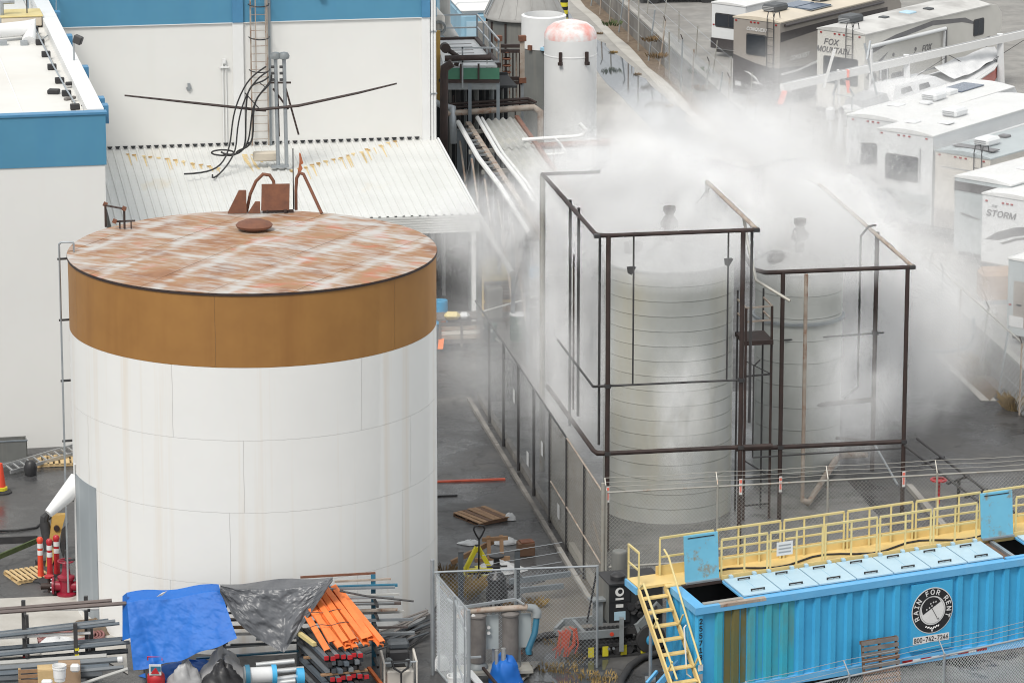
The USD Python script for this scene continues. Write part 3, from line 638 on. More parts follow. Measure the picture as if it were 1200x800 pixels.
# frame B
b1 = G(1057, 601); b2 = G(1022, 551); b0 = G(913, 608)
ZB = Zat(313, b1[1]); ZBl = Zat(517, b1[1])
bw = unit(b1 - b0); bd = V3(-bw[1], bw[0], 0); bR = b1 + bw * .15; bL = b0 - bw * .85
dB = 12.5
PB = [('post', [b0, z_(b0, ZB)], .07, 'dark_rust'), ('post', [b1, z_(b1, ZB)], .07, 'dark_rust'), ('post', [b2, z_(b2, ZB)], .074, 'dark_rust'),
      ('top_pipe', [z_(bL + bd * 1.6 - bw * .1, ZB + .3), z_(bL + bd * .5, ZB), z_(bL + bw * .3, ZB), z_(bR, ZB)], .064, 'dark_rust'),
      ('top_pipe', [z_(bR, ZB + .02), z_(bR + bd * dB, ZB + .02)], .064, 'rust_pole'),
      ('lower_pipe', [z_(bL - bw * .6, ZBl), z_(b1, ZBl)], .074, 'dark_rust'),
      ('lower_pipe', [z_(b2, Zat(468, b2[1])), z_(b2 - bw * 2.3, Zat(472, b2[1]))], .078, 'dark_rust'),
      ('spray_line', [z_(b0 - bw * .9, ZBl - .3), z_(b0 - bw * .9, ZBl + 2.7), z_(b0 - bw * .7, ZBl + 2.9)], .025, 'dark_steel'),
      ('spray_line', [z_(b0 - bw * .9, ZBl - .3), z_(b1, ZBl - .22)], .025, 'dark_steel'),
      ('spray_line', [z_(b2 + bw * .3, Zat(390, b2[1])), z_(b2 - bw * 3.1, Zat(394, b2[1]))], .025, 'dark_steel')]
q = b2 - bw * .55
PB += [('drop_pipe', [z_(b2 - bw * .05, ZB + .25), z_(b2 - bw * .3, ZB + .2), z_(q, ZB - .1), z_(q, Zat(452, b2[1])), z_(q - bw * .45, Zat(466, b2[1]))], .035, 'dark_steel')]
q = G(940, 598)
PB += [('stand_pipe', [z_(q, .3), z_(q, Zat(321, q[1]))], .065, 'rust_pole')]
q2 = G(955, 545)
PB += [('ground_pipe', [z_(q, .35), z_(q + bw * .2, .25), z_(q2 + bw * .8, .3), z_(b2 - bw * .2, .55)], .09, 'rust_pole'),
       ('ground_pipe', [z_(q2 - bw * .6, 1.1), z_(b2, 1.0)], .05, 'dark_rust'),
       ('brace_pipe', [z_(b2, 1.0), G(1052, 568, .2)], .04, 'galv')]
fb = pipe_frame('sprinkler_rig', 'rusty pipe frame with three tall posts around the smaller tank at the right', PB)
for p in (z_(bR, ZB), z_(b0, ZBl), z_(b1, ZBl), z_(b2, Zat(390, b2[1]))): clamp(fb, p)
for p, pyy in ((a0, 579), (a1, 570), (b0, 567), (b1, 561)):  # small red and white notices on the posts
    t_ = fa if p is a0 or p is a1 else fb
    q = z_(p, Zat(pyy, p[1] - .11)) - ad * .115
    obj('post_sign', MB().box(q, (.1, .012, .52), YW), 'print_white', t_)
    obj('sign_border', MB().box(q + EZ * .17 - ad * .008, (.08, .008, .1), YW).box(q - EZ * .05 - ad * .008, (.06, .008, .26), YW), 'pink', t_)
# access tower between the tanks
lt = thing('access_tower', 'dark steel ladder tower with a railed platform between the two ringed tanks', 'tower')
l0, l1 = G(871, 610), G(901, 607)
zp = Zat(405, l0[1]); zt = Zat(361, l0[1])
for q in (l0, l1): obj('leg', MB().bar(z_(q, 0), z_(q, zt), .08, .08), 'dark_rust', lt)
for q in (l0 + ad * 1.2, l1 + ad * 1.2): obj('leg', MB().bar(z_(q, 0), z_(q, zt + .3), .06, .06), 'dark_steel', lt)
obj('platform', MB().frame(z_(l0 - aw_u * .05, zp), aw_u * .95, ad * 1.3, EZ * .14), 'dark_rust', lt)
for z in (zt, zt - .45): obj('rail', MB().bar(z_(l0, z), z_(l1, z), .05).bar(z_(l0, z), z_(l0 + ad * 1.2, z), .05).bar(z_(l1, z), z_(l1 + ad * 1.2, z), .05), 'rust_pole', lt)
for z in (.5, 1.4, zp - 1.0): obj('cross_bar', MB().bar(z_(l0, z), z_(l1, z), .05), 'dark_steel', lt)
obj('brace', MB().bar(z_(l0, zp - .5), z_(l1, zp - 1.0), .03).bar(z_(l0, 2.0), z_(l1, 1.4), .04), 'dark_steel', lt)
for k in (): obj('rung', MB().bar(z_(l0 + ad * 1.2, .4 + k * .32), z_(l1 + ad * 1.2, .4 + k * .32), .025), 'dark_steel', lt)
# concrete pad and kerb under the ringed tanks
fp0 = G(706, 712); 
sheet('tank_pad', [fp0 + EX * .3 + EY * 1.0, fp0 + EX * 10.5 + EY * 1.0, fp0 + EX * 10.5 + EY * 24, fp0 + EX * .3 + EY * 24], 'pad', .005, label='wet grey concrete pad under the steaming tanks', cat='pavement')
q0 = G(1062, 572)
kb = MB().frame(q0, unit(G(1120, 640) - q0) * 9, EX * .2, EZ * .15)
obj('kerb', kb, 'concrete', kind='structure', label='low concrete kerb at the right edge of the tank pad', cat='kerb')

# ================================================================ FENCES
def link_mesh(p, q, z0, z1, s=.085, r=.0036):
    p, q = np.asarray(p, float), np.asarray(q, float); L = np.linalg.norm((q - p)[:2]); H = z1 - z0; u = unit([q[0] - p[0], q[1] - p[1], 0]); m = MB(); st = s * 1.414
    n = V3(-u[1], u[0], 0)
    for sgn in (1, -1):
        for k in range(int((L + H) / st) + 1):
            c = k * st - (H if sgn > 0 else 0)
            a, b = max(0, c if sgn > 0 else c - H), min(L, c + H if sgn > 0 else c)
            if b - a < .02: continue
            za, zb2 = ((a - c), (b - c)) if sgn > 0 else ((c - a), (c - b))
            m.tube([p * [1, 1, 0] + u * a + EZ * (z0 + za) + n * .006 * sgn, p * [1, 1, 0] + u * b + EZ * (z0 + zb2) + n * .006 * sgn], r, 3, cap=False)
    return m
def mesh_fence(name, label, pts, zt, mat_='galv', gap=3.0, z0=.08, arms=0, wires=0, group=None, mesh=True, rail=.028, post_r=.036, wire_s=.085, lean=0.0, arm_dir=None, post_extra=.06):
    t = thing(name, label, 'fence', group)
    for p, q in zip(pts[:-1], pts[1:]):
        p, q = V3(p[0], p[1], 0), V3(q[0], q[1], 0); L = np.linalg.norm(q - p); u = (q - p) / L; k = max(1, round(L / gap))
        nn = V3(-u[1], u[0], 0)
        ad_ = arm_dir if arm_dir is not None else nn
        for i in range(k + 1):
            a = p + u * L * i / k + V3(rnd.uniform(-1, 1), rnd.uniform(-1, 1), 0) * lean
            tip = a + EZ * (zt + post_extra) + V3(rnd.uniform(-1, 1), rnd.uniform(-1, 1), 0) * lean * 2
            obj('post', MB().cyl(V3(a[0], a[1], z0 - .08), tip, post_r, 8), mat_, t, smooth=40)
            if arms: obj('wire_arm', MB().tube([tip, tip + ad_ * .26 + EZ * .32], .02, 5), mat_, t)
        obj('top_rail', MB().cyl(p + EZ * zt, q + EZ * zt, rail, 7), mat_, t, smooth=40)
        for w in range(wires):
            h = .1 + .11 * w
            obj('barbed_wire', MB().tube([p + ad_ * h * .8 + EZ * (zt + .06 + h)] + [p + u * L * (i / (2 * k)) + ad_ * h * .8 + EZ * (zt + .06 + h - (.03 if i % 2 else 0)) for i in range(1, 2 * k)] + [q + ad_ * h * .8 + EZ * (zt + .06 + h)], .008, 4), mat_, t)
        if mesh: obj('chain_link', link_mesh(p, q, z0, zt, wire_s), mat_, t, kind='stuff')
    return t
FC = G(706, 713); FZ = Zat(577, FC[1])
# screened fence running back along the wet yard
sf = thing('screened_fence', 'tall fence with grey screen cloth running back from the pump', 'fence')
for i in range(8):
    a, b = FC + EY * 3.05 * i, FC + EY * 3.05 * (i + 1)
    obj('post', MB().cyl(a, a + EZ * (FZ + .3 if i == 0 else FZ), .05 if i else .062, 10), 'galv_rusty' if i == 0 else 'dark_steel', sf, smooth=40)
    obj('top_rail', MB().cyl(a + EZ * FZ, b + EZ * FZ, .03, 7), 'rust_pole' if i < 2 else 'dark_steel', sf, smooth=40)
    obj('bottom_kerb', MB().frame(a + EX * .06 + EY * .02, EY * 3.0, EX * .16, EZ * .26), 'pale_concrete' if i < 2 else 'old_concrete', sf)
    obj('bottom_kerb', MB().frame(a - EX * .32 + EY * .02, EY * 3.0, EX * .14, EZ * .12), 'concrete' if i < 2 else 'old_concrete', sf)
    obj('screen_cloth', MB().grid(lambda u, v: a + EY * 3.05 * u + EZ * (.3 + (FZ - .34) * v) + EX * (.025 + .03 * math.sin(7 * u + 3 * i) * v), 10, 8), 'screen_brown' if i < 2 else 'screen_grey', sf)
    if i < 3: obj('chain_link', link_mesh(a, b, .1, FZ, .1), 'galv_rusty', sf, kind='stuff')
obj('mid_rail', MB().cyl(FC + EY * 9.0 + EZ * 1.4, FC + EY * .1 + EZ * 1.4 - EX * .05, .028, 7), 'rust_pole', sf)
obj('mid_rail', MB().cyl(FC + EY * 3.2 + EZ * 1.75 + EX * .3, FC + EY * .1 + EZ * 1.5 + EX * .05, .03, 7), 'rust_pole', sf)
for i, z in ((3.4, 2.1), (5.2, 2.4), (4.3, 1.0), (2.4, .9)):
    obj('paper_notice', MB().box(FC + EY * 3.05 * i + EZ * z - EX * .05, (.012, .34, .45), YW), 'bag_white', sf)
fr_end = G(1225, 549, FZ)
mesh_fence('mesh_fence', 'tall chain link fence with barbed wire in front of the ringed tanks', [FC + EX * .1, fr_end], FZ, 'galv_rusty', gap=3.75, arms=1, wires=3, arm_dir=EY)
obj('mid_rail', MB().cyl(FC + EX * .2 + EZ * 1.3, V3(fr_end[0], fr_end[1], 1.3), .035, 7), 'galv_rusty', stage.GetPrimAtPath('/World/mesh_fence'), smooth=40)
# the gate line in front of the yard
g0, g1 = G(508, 790), G(700, 661, 3.05); gz = 3.05; g1 = V3(g1[0], g1[1] - .15, 0)
mesh_fence('mesh_fence', 'galvanised chain link fence with tall end post behind the filter canisters', [g0, g1], gz, 'galv', gap=2.3, z0=.1, post_extra=.02)
obj('end_post', MB().cyl(g0 + V3(-.02, 0, 0), g0 + V3(-.02, 0, 3.42), .06, 10), 'galv', stage.GetPrimAtPath('/World/mesh_fence_001'), smooth=40)
for k in range(3):
    obj('barbed_wire', MB().tube([z_(g0 + (g1 - g0) * .45 + EY * 4.5, 1.5 + .3 * k), z_(g0 + (g1 - g0) * .98 + EY * 5.2, 1.6 + .3 * k)], .008, 4), 'galv', stage.GetPrimAtPath('/World/mesh_fence_001'))
obj('stay_chain', MB().tube([z_(g1, 3.0), G(688, 728, .95)], .03, 6), 'dark_steel', stage.GetPrimAtPath('/World/mesh_fence_001'))
gt = thing('yard_gate', 'galvanised gate leaf swung open towards the camera beside the tall post', 'gate')
h1 = G(549, 716, 2.95); h1 = V3(h1[0], h1[1], 0); gm = (g0 + h1) / 2
for p, r in ((g0 + EX * .16, .035), (g0 + (h1 - g0) * .62, .05), (h1 - unit(h1 - g0) * .35, .03), (h1, .055)):
    obj('upright', MB().cyl(z_(p, .1), z_(p, 3.0), r, 8), 'galv', gt, smooth=40)
obj('top_rail', MB().cyl(z_(g0 + EX * .1, 2.97), z_(h1, 2.97), .03, 7), 'galv', gt, smooth=40)
obj('bottom_rail', MB().cyl(z_(g0 + EX * .1, .15), z_(h1, .15), .03, 7), 'galv', gt, smooth=40)
obj('brace', MB().cyl(z_(g0 + (h1 - g0) * .62, 2.9), z_(h1, 2.2), .028, 7).cyl(z_(g0 + (h1 - g0) * .64, 2.8), z_(h1, 2.05), .02, 7), 'galv', gt, smooth=40)
obj('brace', MB().cyl(z_(g0 + (h1 - g0) * .62, 1.3), z_(h1 - unit(h1 - g0) * .1, .5), .025, 7), 'galv', gt, smooth=40)
obj('latch', MB().bar(z_(h1, 1.62) - EX * .1, z_(h1, 1.62) + EX * .35, .05), 'galv', gt)
obj('chain_link', link_mesh(z_(g0 + EX * .1, 0), z_(h1, 0), .15, 2.95, .07, .0036), 'galv', gt, kind='stuff')

# ================================================================ THE BLUE RENTAL TANK
TZ = 2.9
T0, T1, TB = G(816, 712, TZ), G(1200, 654, TZ), G(775, 672, TZ)
T0, T1, TB = (V3(p[0], p[1], 0) for p in (T0, T1, TB))
t_ = unit(T1 - T0); w_ = unit(TB - T0); wp = V3(-t_[1], t_[0], 0); w_ = unit(w_ * .75 + wp * .25); n_ = -wp
BLN, BWD = 13.4, 2.62
Q = lambda a, b, z: T0 + t_ * a + w_ * b + EZ * z
rt = thing('rental_tank', 'bright blue ribbed steel liquid tank with hatches along its top', 'tank')
zb0 = .42
def block(a0, a1, b0_, b1_, z0, z1): return MB().frame(Q(a0, b0_, z0), t_ * (a1 - a0), w_ * (b1_ - b0_), EZ * (z1 - z0))
obj('side_wall', block(.06, BLN - .06, .09, .15, zb0 + .05, TZ - .2), 'box_blue', rt)
obj('end_wall', block(.09, .15, .15, BWD - .06, zb0 + .05, TZ - .2), 'box_blue', rt)
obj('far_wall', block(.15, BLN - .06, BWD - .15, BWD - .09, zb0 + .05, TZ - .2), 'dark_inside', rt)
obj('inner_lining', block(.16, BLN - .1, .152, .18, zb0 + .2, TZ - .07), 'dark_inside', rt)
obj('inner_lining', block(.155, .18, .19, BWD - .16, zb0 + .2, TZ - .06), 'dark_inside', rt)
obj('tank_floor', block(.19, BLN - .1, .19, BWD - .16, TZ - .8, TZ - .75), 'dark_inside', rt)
obj('top_rail', block(-.03, BLN, -.03, .14, TZ - .2, TZ), 'box_blue_light', rt)
obj('top_rail', block(-.03, .16, .141, BWD, TZ - .2, TZ), 'box_blue_light', rt)
obj('bottom_rail', block(-.02, BLN, -.02, .16, zb0 - .18, zb0 + .05), 'box_blue_light', rt)
obj('bottom_rail', block(-.02, .16, .161, BWD, zb0 - .18, zb0 + .05), 'box_blue', rt)
def rib(a, w, m_, nm='rib'):
    o = Q(a, .09, zb0 + .052); H_ = TZ - .2 - zb0 - .054
    v = [o, o + t_ * w, o + t_ * (w - .06) - w_ * .085, o + t_ * .06 - w_ * .085]
    mb = MB(); mb.hull(v + [q + EZ * H_ for q in v]); obj(nm, mb, m_, rt)
SG0, SG1 = 6.92, 8.28
a = .02; k = 0
rib(.0, .26, 'box_blue', 'corner_post')
a = .62
while a < BLN - .4:
    if not (SG0 - .3 < a < SG1 - .02): rib(a, .27, 'algae_brown' if k == 1 else 'box_teal' if k in (0, 2, 3, 4) else 'box_blue')
    a += .52; k += 1
for b in (.55, 1.1, 1.65, 2.2):
    o = Q(.09, b, zb0 + .052); v = [o, o + w_ * .3, o + w_ * .24 - t_ * .08, o + w_ * .06 - t_ * .08]
    obj('rib', MB().hull(v + [q + EZ * (TZ - .26 - zb0) for q in v]), 'box_blue', rt)
obj('stained_bay', block(.92, 1.13, .08, .0895, zb0 + .06, TZ - .21), 'algae_brown', rt)
obj('stained_bay', block(1.44, 1.62, .08, .0895, zb0 + .06, TZ - .21), 'algae_brown', rt)
obj('rim_stain', block(.75, 2.2, -.034, .139, TZ - .08, TZ + .004), 'rust_pole', rt)
for a0, a1 in ((2.0, 2.14), (2.45, 2.66), (2.97, 3.16)): obj('stained_bay', block(a0, a1, .082, .0895, zb0 + .06, TZ - .21), 'box_teal', rt)
obj('skid_beam', block(.3, BLN, .5, .7, .0, zb0 - .2), 'dark_steel', rt)
obj('skid_beam', block(.3, BLN, 1.9, 2.1, .0, zb0 - .2), 'dark_steel', rt)
# the sign on its panel
side_M = np.column_stack([t_, EZ, n_])
sp = MB().frame(Q(SG0, -.03, .62), t_ * (SG1 - SG0), w_ * .119, EZ * (TZ - .3 - .62)); obj('sign_panel', sp, 'box_blue', rt)
sc = Q((SG0 + SG1) / 2 + .02, -.03, 1.78) + n_ * .003
def ring_poly(r0, r1):
    P = Point(0, 0).buffer(r1, 48)
    return P.difference(Point(0, 0).buffer(r0, 48)) if r0 else P
obj('sign_disc', MB().prism(ring_poly(0, .68), .006, side_M, sc), 'print_white', rt)
obj('sign_ring', MB().prism(ring_poly(.43, .655), .005, side_M, sc + n_ * .007), 'ink', rt)
obj('sign_ring', MB().prism(ring_poly(.385, .395), .005, side_M, sc + n_ * .007), 'print_grey', rt)
def arc_text(s, rad, h, a_mid, gap, mat_, up=True, name='lettering'):
    m = MB(); ang = a_mid
    wd_ = []
    for ch_ in s:
        if ch_ == ' ': wd_.append(.95 * h); continue
        v = np.array(meshkit.text_mesh(ch_, h, .005, True).vertices); wd_.append(v[:, 0].max() - v[:, 0].min() + gap * h)
    tot = sum(wd_) / rad; th = a_mid + (tot / 2 if up else -tot / 2)
    for ch_, w in zip(s, wd_):
        d = w / rad; th2 = th - d / 2 if up else th + d / 2
        if ch_ != ' ':
            t = meshkit.text_mesh(ch_, h, .005, True); v = np.array(t.vertices); v[:, 0] -= (v[:, 0].max() + v[:, 0].min()) / 2
            r_ = th2 - math.pi / 2 if up else th2 + math.pi / 2
            v = v @ rotz(r_).T + V3(math.cos(th2), math.sin(th2), 0) * (rad if up else rad + 0)
            m.add(v @ side_M.T + sc + n_ * .012, np.array(t.faces))
        th = th - d if up else th + d
    obj(name, m, mat_, rt, kind='stuff')
arc_text('RAIN FOR RENT', .475, .145, math.radians(90), .30, 'print_white')
obj('sign_flourish', MB().tube([sc + n_ * .016 + t_ * (.30 * s_) - EZ * (.54 - .1 * abs(s_)  + .02 * math.sin(s_ * 22)) for s_ in np.linspace(-.75, .75, 31)], .016, 4).prism([(-.035, -.58), (0, -.52), (.035, -.58), (0, -.64)], .005, side_M, sc + n_ * .012), 'print_white', rt)
dome = [(.33 * math.cos(q), .33 * math.sin(q)) for q in np.linspace(0, math.pi, 26)]
dome += [(-.33 + .132 * k2 / 1 + .066 + .066 * math.cos(q2), .028 * math.sin(q2)) for k2 in range(0) for q2 in (0,)]
umb = shapely.affinity.translate(shapely.affinity.rotate(Polygon(dome), 30, origin=(0, 0)), -.02, .07)
drops = [shapely.affinity.translate(Point(0, 0).buffer(.026), x_, y_) for x_, y_ in ((-.19, .05), (-.10, .09), (-.02, .14), (-.06, .21), (.03, .24), (.11, .25))]
for d_ in drops: umb = umb.difference(d_)
obj('umbrella_mark', MB().prism(umb, .005, side_M, sc + n_ * .007), 'ink', rt)
hd = [V3(-.02, .07, 0), V3(.15, -.22, 0), V3(.165, -.27, 0), V3(.2, -.28, 0), V3(.22, -.24, 0)]
obj('umbrella_handle', MB().tube([side_M @ p + sc + n_ * .012 for p in hd], .009, 4), 'ink', rt)
pc = Q((SG0 + SG1) / 2 + .0, -.03, .94) + n_ * .003
obj('number_plate', MB().prism(sbox(-.6, -.105, .6, .105), .005, side_M, pc), 'print_white', rt)
obj('lettering', MB().text('800-742-7246', .135, side_M, pc - EZ * .067 + n_ * .007, sx=.80), 'ink', rt, kind='stuff')
end_M = np.column_stack([-w_, EZ, -t_])
for i, c_ in enumerate('255718'):
    obj('lettering', MB().text(c_, .15, side_M, Q(.15, -.0, TZ - .48 - i * .21) + n_ * .006), 'ink', rt)
obj('decal', MB().prism(sbox(-.08, -.09, .08, .09), .004, side_M, Q(.15, .0, 1.14) + n_ * .004), 'print_white', rt)
obj('decal', MB().prism(sbox(-.07, -.11, .07, .11), .004, side_M, Q(.15, .0, .85) + n_ * .004), 'print_grey', rt)
for k in range(5): obj('reflector', MB().prism(sbox(0, -.035, .34, .035), .004, side_M, Q(SG0 - .25 + .62 * k, -.02, zb0 - .06) + n_ * .003), 'lamp_red', rt)
for k in range(4): obj('reflector', MB().prism(sbox(0, -.035, .24, .035), .004, side_M, Q(SG0 + .1 + .62 * k, -.02, zb0 - .06) + n_ * .003), 'print_white', rt)
# deck, hatches and lids
D0 = .42; LW = 1.22
def deck(a0, a1): obj('deck_plate', block(a0, a1, .141, 1.98, TZ - .05, TZ - .004), 'box_blue_light', rt)
deck(.161, .3)
for k in range(7):
    a0 = 1.62 + k * LW
    obj('deck_plate', block(a0 - .05, a0 + LW - .052, .141, 1.98, TZ - .06, TZ - .01), 'box_blue_light', rt)
    lid = obj('hatch_lid', block(a0, a0 + LW - .045, .3, 1.9, TZ + .012, TZ + .05), 'lid_blue', rt)
    obj('lid_handle', MB().tube([Q(a0 + .35, .55, TZ + .052), Q(a0 + .35, .55, TZ + .1), Q(a0 + .75, .55, TZ + .1), Q(a0 + .75, .55, TZ + .052)], .022, 5), 'ink', lid)
    obj('lid_handle', MB().tube([Q(a0 + .35, 1.6, TZ + .052), Q(a0 + .35, 1.6, TZ + .1), Q(a0 + .7, 1.6, TZ + .1), Q(a0 + .7, 1.6, TZ + .052)], .022, 5), 'ink', lid)
    obj('lid_rib', block(a0 + .56, a0 + .6, .6, 1.55, TZ + .051, TZ + .066), 'lid_blue', lid)
    for q in (.2, .95): obj('hinge', block(a0 + q, a0 + q + .1, 1.86, 2.02, TZ + .051, TZ + .12), 'lid_blue', lid)
aR = 1.62 + 7 * LW
obj('hatch_coaming', block(.3, 1.55, .142, .3, TZ - .04, TZ + .03), 'galv_rusty', rt)
obj('hatch_coaming', block(.3, 1.55, 1.85, 1.98, TZ - .04, TZ + .04), 'dark_rust', rt)
obj('hatch_coaming', block(aR, aR + 1.2, .142, .3, TZ - .04, TZ + .03), 'box_blue_light', rt)
obj('cross_beam', block(aR + .28, aR + .4, .3, 1.98, TZ - .12, TZ - .0), 'galv', rt)
obj('cross_beam', block(aR + .02, aR + .22, .3, 1.98, TZ - .14, TZ - .05), 'wood_dark', rt)
obj('deck_plate', block(aR + 1.15, BLN - .02, .141, 1.98, TZ - .06, TZ - .01), 'box_blue_light', rt)
obj('hatch_lid', block(aR + 1.2, aR + 2.4, .3, 1.9, TZ + .012, TZ + .05), 'lid_blue', rt)
for a0, a1 in ((.42, 1.5), (aR + .02, aR + 1.1)):
    o = Q(a0, 1.96, TZ + .10); lean_ = w_ * .16 + EZ * 1.3
    lid = obj('open_hatch_lid', MB().frame(o, t_ * (a1 - a0), lean_, w_ * .05), 'lid_under', rt, label='hatch lid standing open with rust patches')
    obj('lid_edge', MB().frame(o - w_ * .012 + lean_ * .93 + t_ * .12, t_ * (a1 - a0 - .24), lean_ * .02, w_ * .011), 'ink', lid)
    obj('lid_lip', MB().frame(o - w_ * .1 - EZ * .05, t_ * (a1 - a0), EZ * .05, w_ * .1), 'galv', lid)
# yellow walkway with two railings
wk = thing('walkway', 'yellow steel walkway with double railings along the blue tank', 'walkway')
WB0, WB1 = 2.04, 3.06
obj('deck', block(-.15, BLN, WB0, WB1, TZ - .02, TZ + .03), 'yellow_paint', wk)
obj('toe_board', block(-.1, BLN, WB1 + .002, WB1 + .03, TZ + .0, TZ + .32), 'yellow_paint', wk)
obj('toe_board', block(1.6, BLN, WB0 - .03, WB0 - .002, TZ - .1, TZ + .12), 'yellow_paint', wk)
for k in range(6): obj('support', MB().bar(Q(.8 + k * 2.4, WB1 - .1, TZ - .03), Q(.8 + k * 2.4, BWD + .02, TZ - 1.2), .08), 'yellow_paint', wk)
def rail_panel(a0, a1, b, z0, h=1.12, mids=(.5,), posts=3, r=.027):
    obj('top_rail', MB().bar(Q(a0, b, z0 + h), Q(a1, b, z0 + h), .06, .06), 'pale_yellow', wk)
    for m_ in mids: obj('mid_rail', MB().bar(Q(a0 + .04, b, z0 + h * m_), Q(a1 - .04, b, z0 + h * m_), .05, .05), 'pale_yellow', wk)
    for i in range(posts):
        aa = a0 + (a1 - a0) * i / (posts - 1)
        obj('rail_post', MB().bar(Q(aa, b, z0), Q(aa, b, z0 + h - .032), .055, .055), 'pale_yellow', wk)
for a0, a1 in ((.0, 1.72), (1.84, 3.9), (4.02, 6.0), (6.12, 8.3), (8.42, 10.6), (10.72, 13.0)):
    rail_panel(a0, a1, WB1 - .06, TZ + .03, posts=4 if a1 - a0 > 1.9 else 3)
for a0, a1 in ((1.62, 3.1), (3.2, 4.9), (5.0, 6.7), (6.8, 8.5), (8.6, 10.05), (11.4, 13.2)):
    rail_panel(a0, a1, WB0 + .05, TZ + .03, posts=3)
obj('walkway_sign', MB().prism(sbox(-.26, -.2, .26, .2), .01, side_M, Q(3.62, WB0 + .02, TZ + .66) + n_ * .05), 'print_white', wk)
for k in range(3): obj('sign_lines', MB().prism(sbox(-.2, .08 - .1 * k, .2, .12 - .1 * k), .004, side_M, Q(3.62, WB0 + .02, TZ + .66) + n_ * .062), 'print_grey', wk)
hose = [Q(1.2 + .45 * i, 2.45 + .25 * math.sin(i * .9), TZ + .06) for i in range(24)]
tag(obj('hose', MB().tube(hose, .03, 6), 'black_rubber', smooth=True), 'thin black hose snaking along the yellow walkway deck', 'hose')
# stairs down the near end
st = thing('stairs', 'yellow steel stairs with handrail at the left end of the blue tank', 'stairs')
zl = 2.88
s0 = Q(-.96, 2.25, 0); sw = t_ * .84; sd = unit(-w_ + t_ * .05)
run = 3.4
top = lambda s_, k: s0 + sw * k + sd * (run * s_) + EZ * (zl * (1 - s_))
for k in (0, 1): obj('stringer', MB().bar(top(0, k), top(1, k), .05, .2), 'yellow_paint', st)
for i in range(9):
    s_ = (i + .7) / 9.5
    obj('tread', MB().frame(top(s_, .05) - sd * .1, sw * .9, sd * .22, EZ * .04), 'yellow_paint', st)
obj('landing', MB().frame(s0 - w_ * -.0 + EZ * (zl + .0), sw * 1.25, w_ * .95, EZ * .07), 'yellow_paint', st)
obj('landing_edge', MB().frame(s0 - t_ * .08 + EZ * (zl - .14), t_ * .06, w_ * .95, EZ * .2), 'box_blue_light', st)
for k, b in ((0, .05), (0, .92)): obj('rail_post', MB().bar(s0 + t_ * .03 + w_ * b + EZ * zl, s0 + t_ * .03 + w_ * b + EZ * (zl + 1.06), .055), 'pale_yellow', st)
obj('handrail', MB().bar(s0 + t_ * .03 + w_ * .05 + EZ * (zl + 1.06), s0 + t_ * .03 + w_ * .94 + EZ * (zl + 1.06), .055), 'pale_yellow', st)
obj('mid_rail', MB().bar(s0 + t_ * .03 + w_ * .05 + EZ * (zl + .55), s0 + t_ * .03 + w_ * .92 + EZ * (zl + .55), .045), 'pale_yellow', st)
for k in (0, 1):
    o = sw * (k * .96) + t_ * .02
    pts = [s0 + o + w_ * .05 + EZ * (zl + 1.06), s0 + o + sd * .3 + EZ * (zl + .92), top(.78, 0) + o + EZ * .75]
    if k == 0: pts = [s0 + o + sd * .02 + EZ * (zl + .02), top(.1, 0) + o + EZ * .55, top(.82, 0) + o + EZ * .6]
    obj('handrail', MB().tube(pts, .03, 7), 'pale_yellow', st, smooth=40)
    for s_ in (.3, .62): obj('rail_post', MB().bar(top(s_, 0) + o, top(s_ + .1, 0) + o + EZ * .72, .04), 'pale_yellow', st)
obj('grab_rail', MB().tube([Q(-.1, .55, 2.25), Q(-.18, .5, 2.2), Q(-.2, .2, .95), Q(-.08, .16, .85)], .022, 6), 'print_white', rt, smooth=40)
# jack leg, hose and skid ramp at the foot
jl = G(762, 796); 
tag(obj('prop_leg', MB().cyl(jl, z_(jl, 1.95), .05, 8).box(z_(jl, 2.0), (.14, .14, .16)).box(z_(jl, .03), (.3, .3, .06)), 'galv', smooth=40), 'grey prop leg standing upright beside the yellow stairs', 'prop')
tag(obj('hose', MB().tube([G(800, 765, .1), G(775, 764, .12), G(752, 770, .12), G(738, 780, .12), G(728, 796, .12), G(724, 830, .12)], .1, 10), 'black_rubber', smooth=True), 'thick black hose curving over the wet ground by the stairs', 'hose')
obj('skid_ramp', MB().bar(G(768, 806, .1), G(800, 770, .9), .1, .16).bar(G(758, 800, .1), G(770, 786, .35), .08), 'box_blue_light', rt)
# wooden pallet leaning on the tank, and the front fence
def pallet_parts(t, W=1.2, L=1.0, nb=7, mat1='wood_brown', mat2='wood_brown', M=np.eye(3), o=V3(0, 0, 0), gap=.35, jit=0.0):
    r = random.Random(hash(mat1) % 97 if False else int(W * 1000) + nb)
    bw = L / nb
    for i in range(nb):
        x_ = -L / 2 + (i + .5) * bw
        c = V3(x_, 0, .125); sh = (bw * (1 - gap) , W, .022)
        obj('deck_board', MB().box(M @ c + o + V3(0, 0, r.uniform(-1, 1) * jit), sh, M=M @ rotz(r.uniform(-1, 1) * jit)), mat1 if r.random() < .7 else mat2, t)
    for y_ in (-W / 2 + .05, 0, W / 2 - .05): obj('stringer', MB().box(M @ V3(0, y_, .065) + o, (L, .05, .09), M=M), mat2, t)
    for x_ in (-L / 2 + .06, L / 2 - .06): obj('bottom_board', MB().box(M @ V3(x_, 0, .01) + o, (.1, W, .02), M=M), mat2, t)
lp = thing('pallet', 'weathered grey pallet leaning upright against the blue tank', 'pallet')
ang = math.radians(78)
Ml = np.column_stack([t_, w_ * math.cos(ang) + EZ * math.sin(ang), np.cross(t_, w_ * math.cos(ang) + EZ * math.sin(ang))])
Ml = np.column_stack([Ml[:, 1], -Ml[:, 0], Ml[:, 2]])
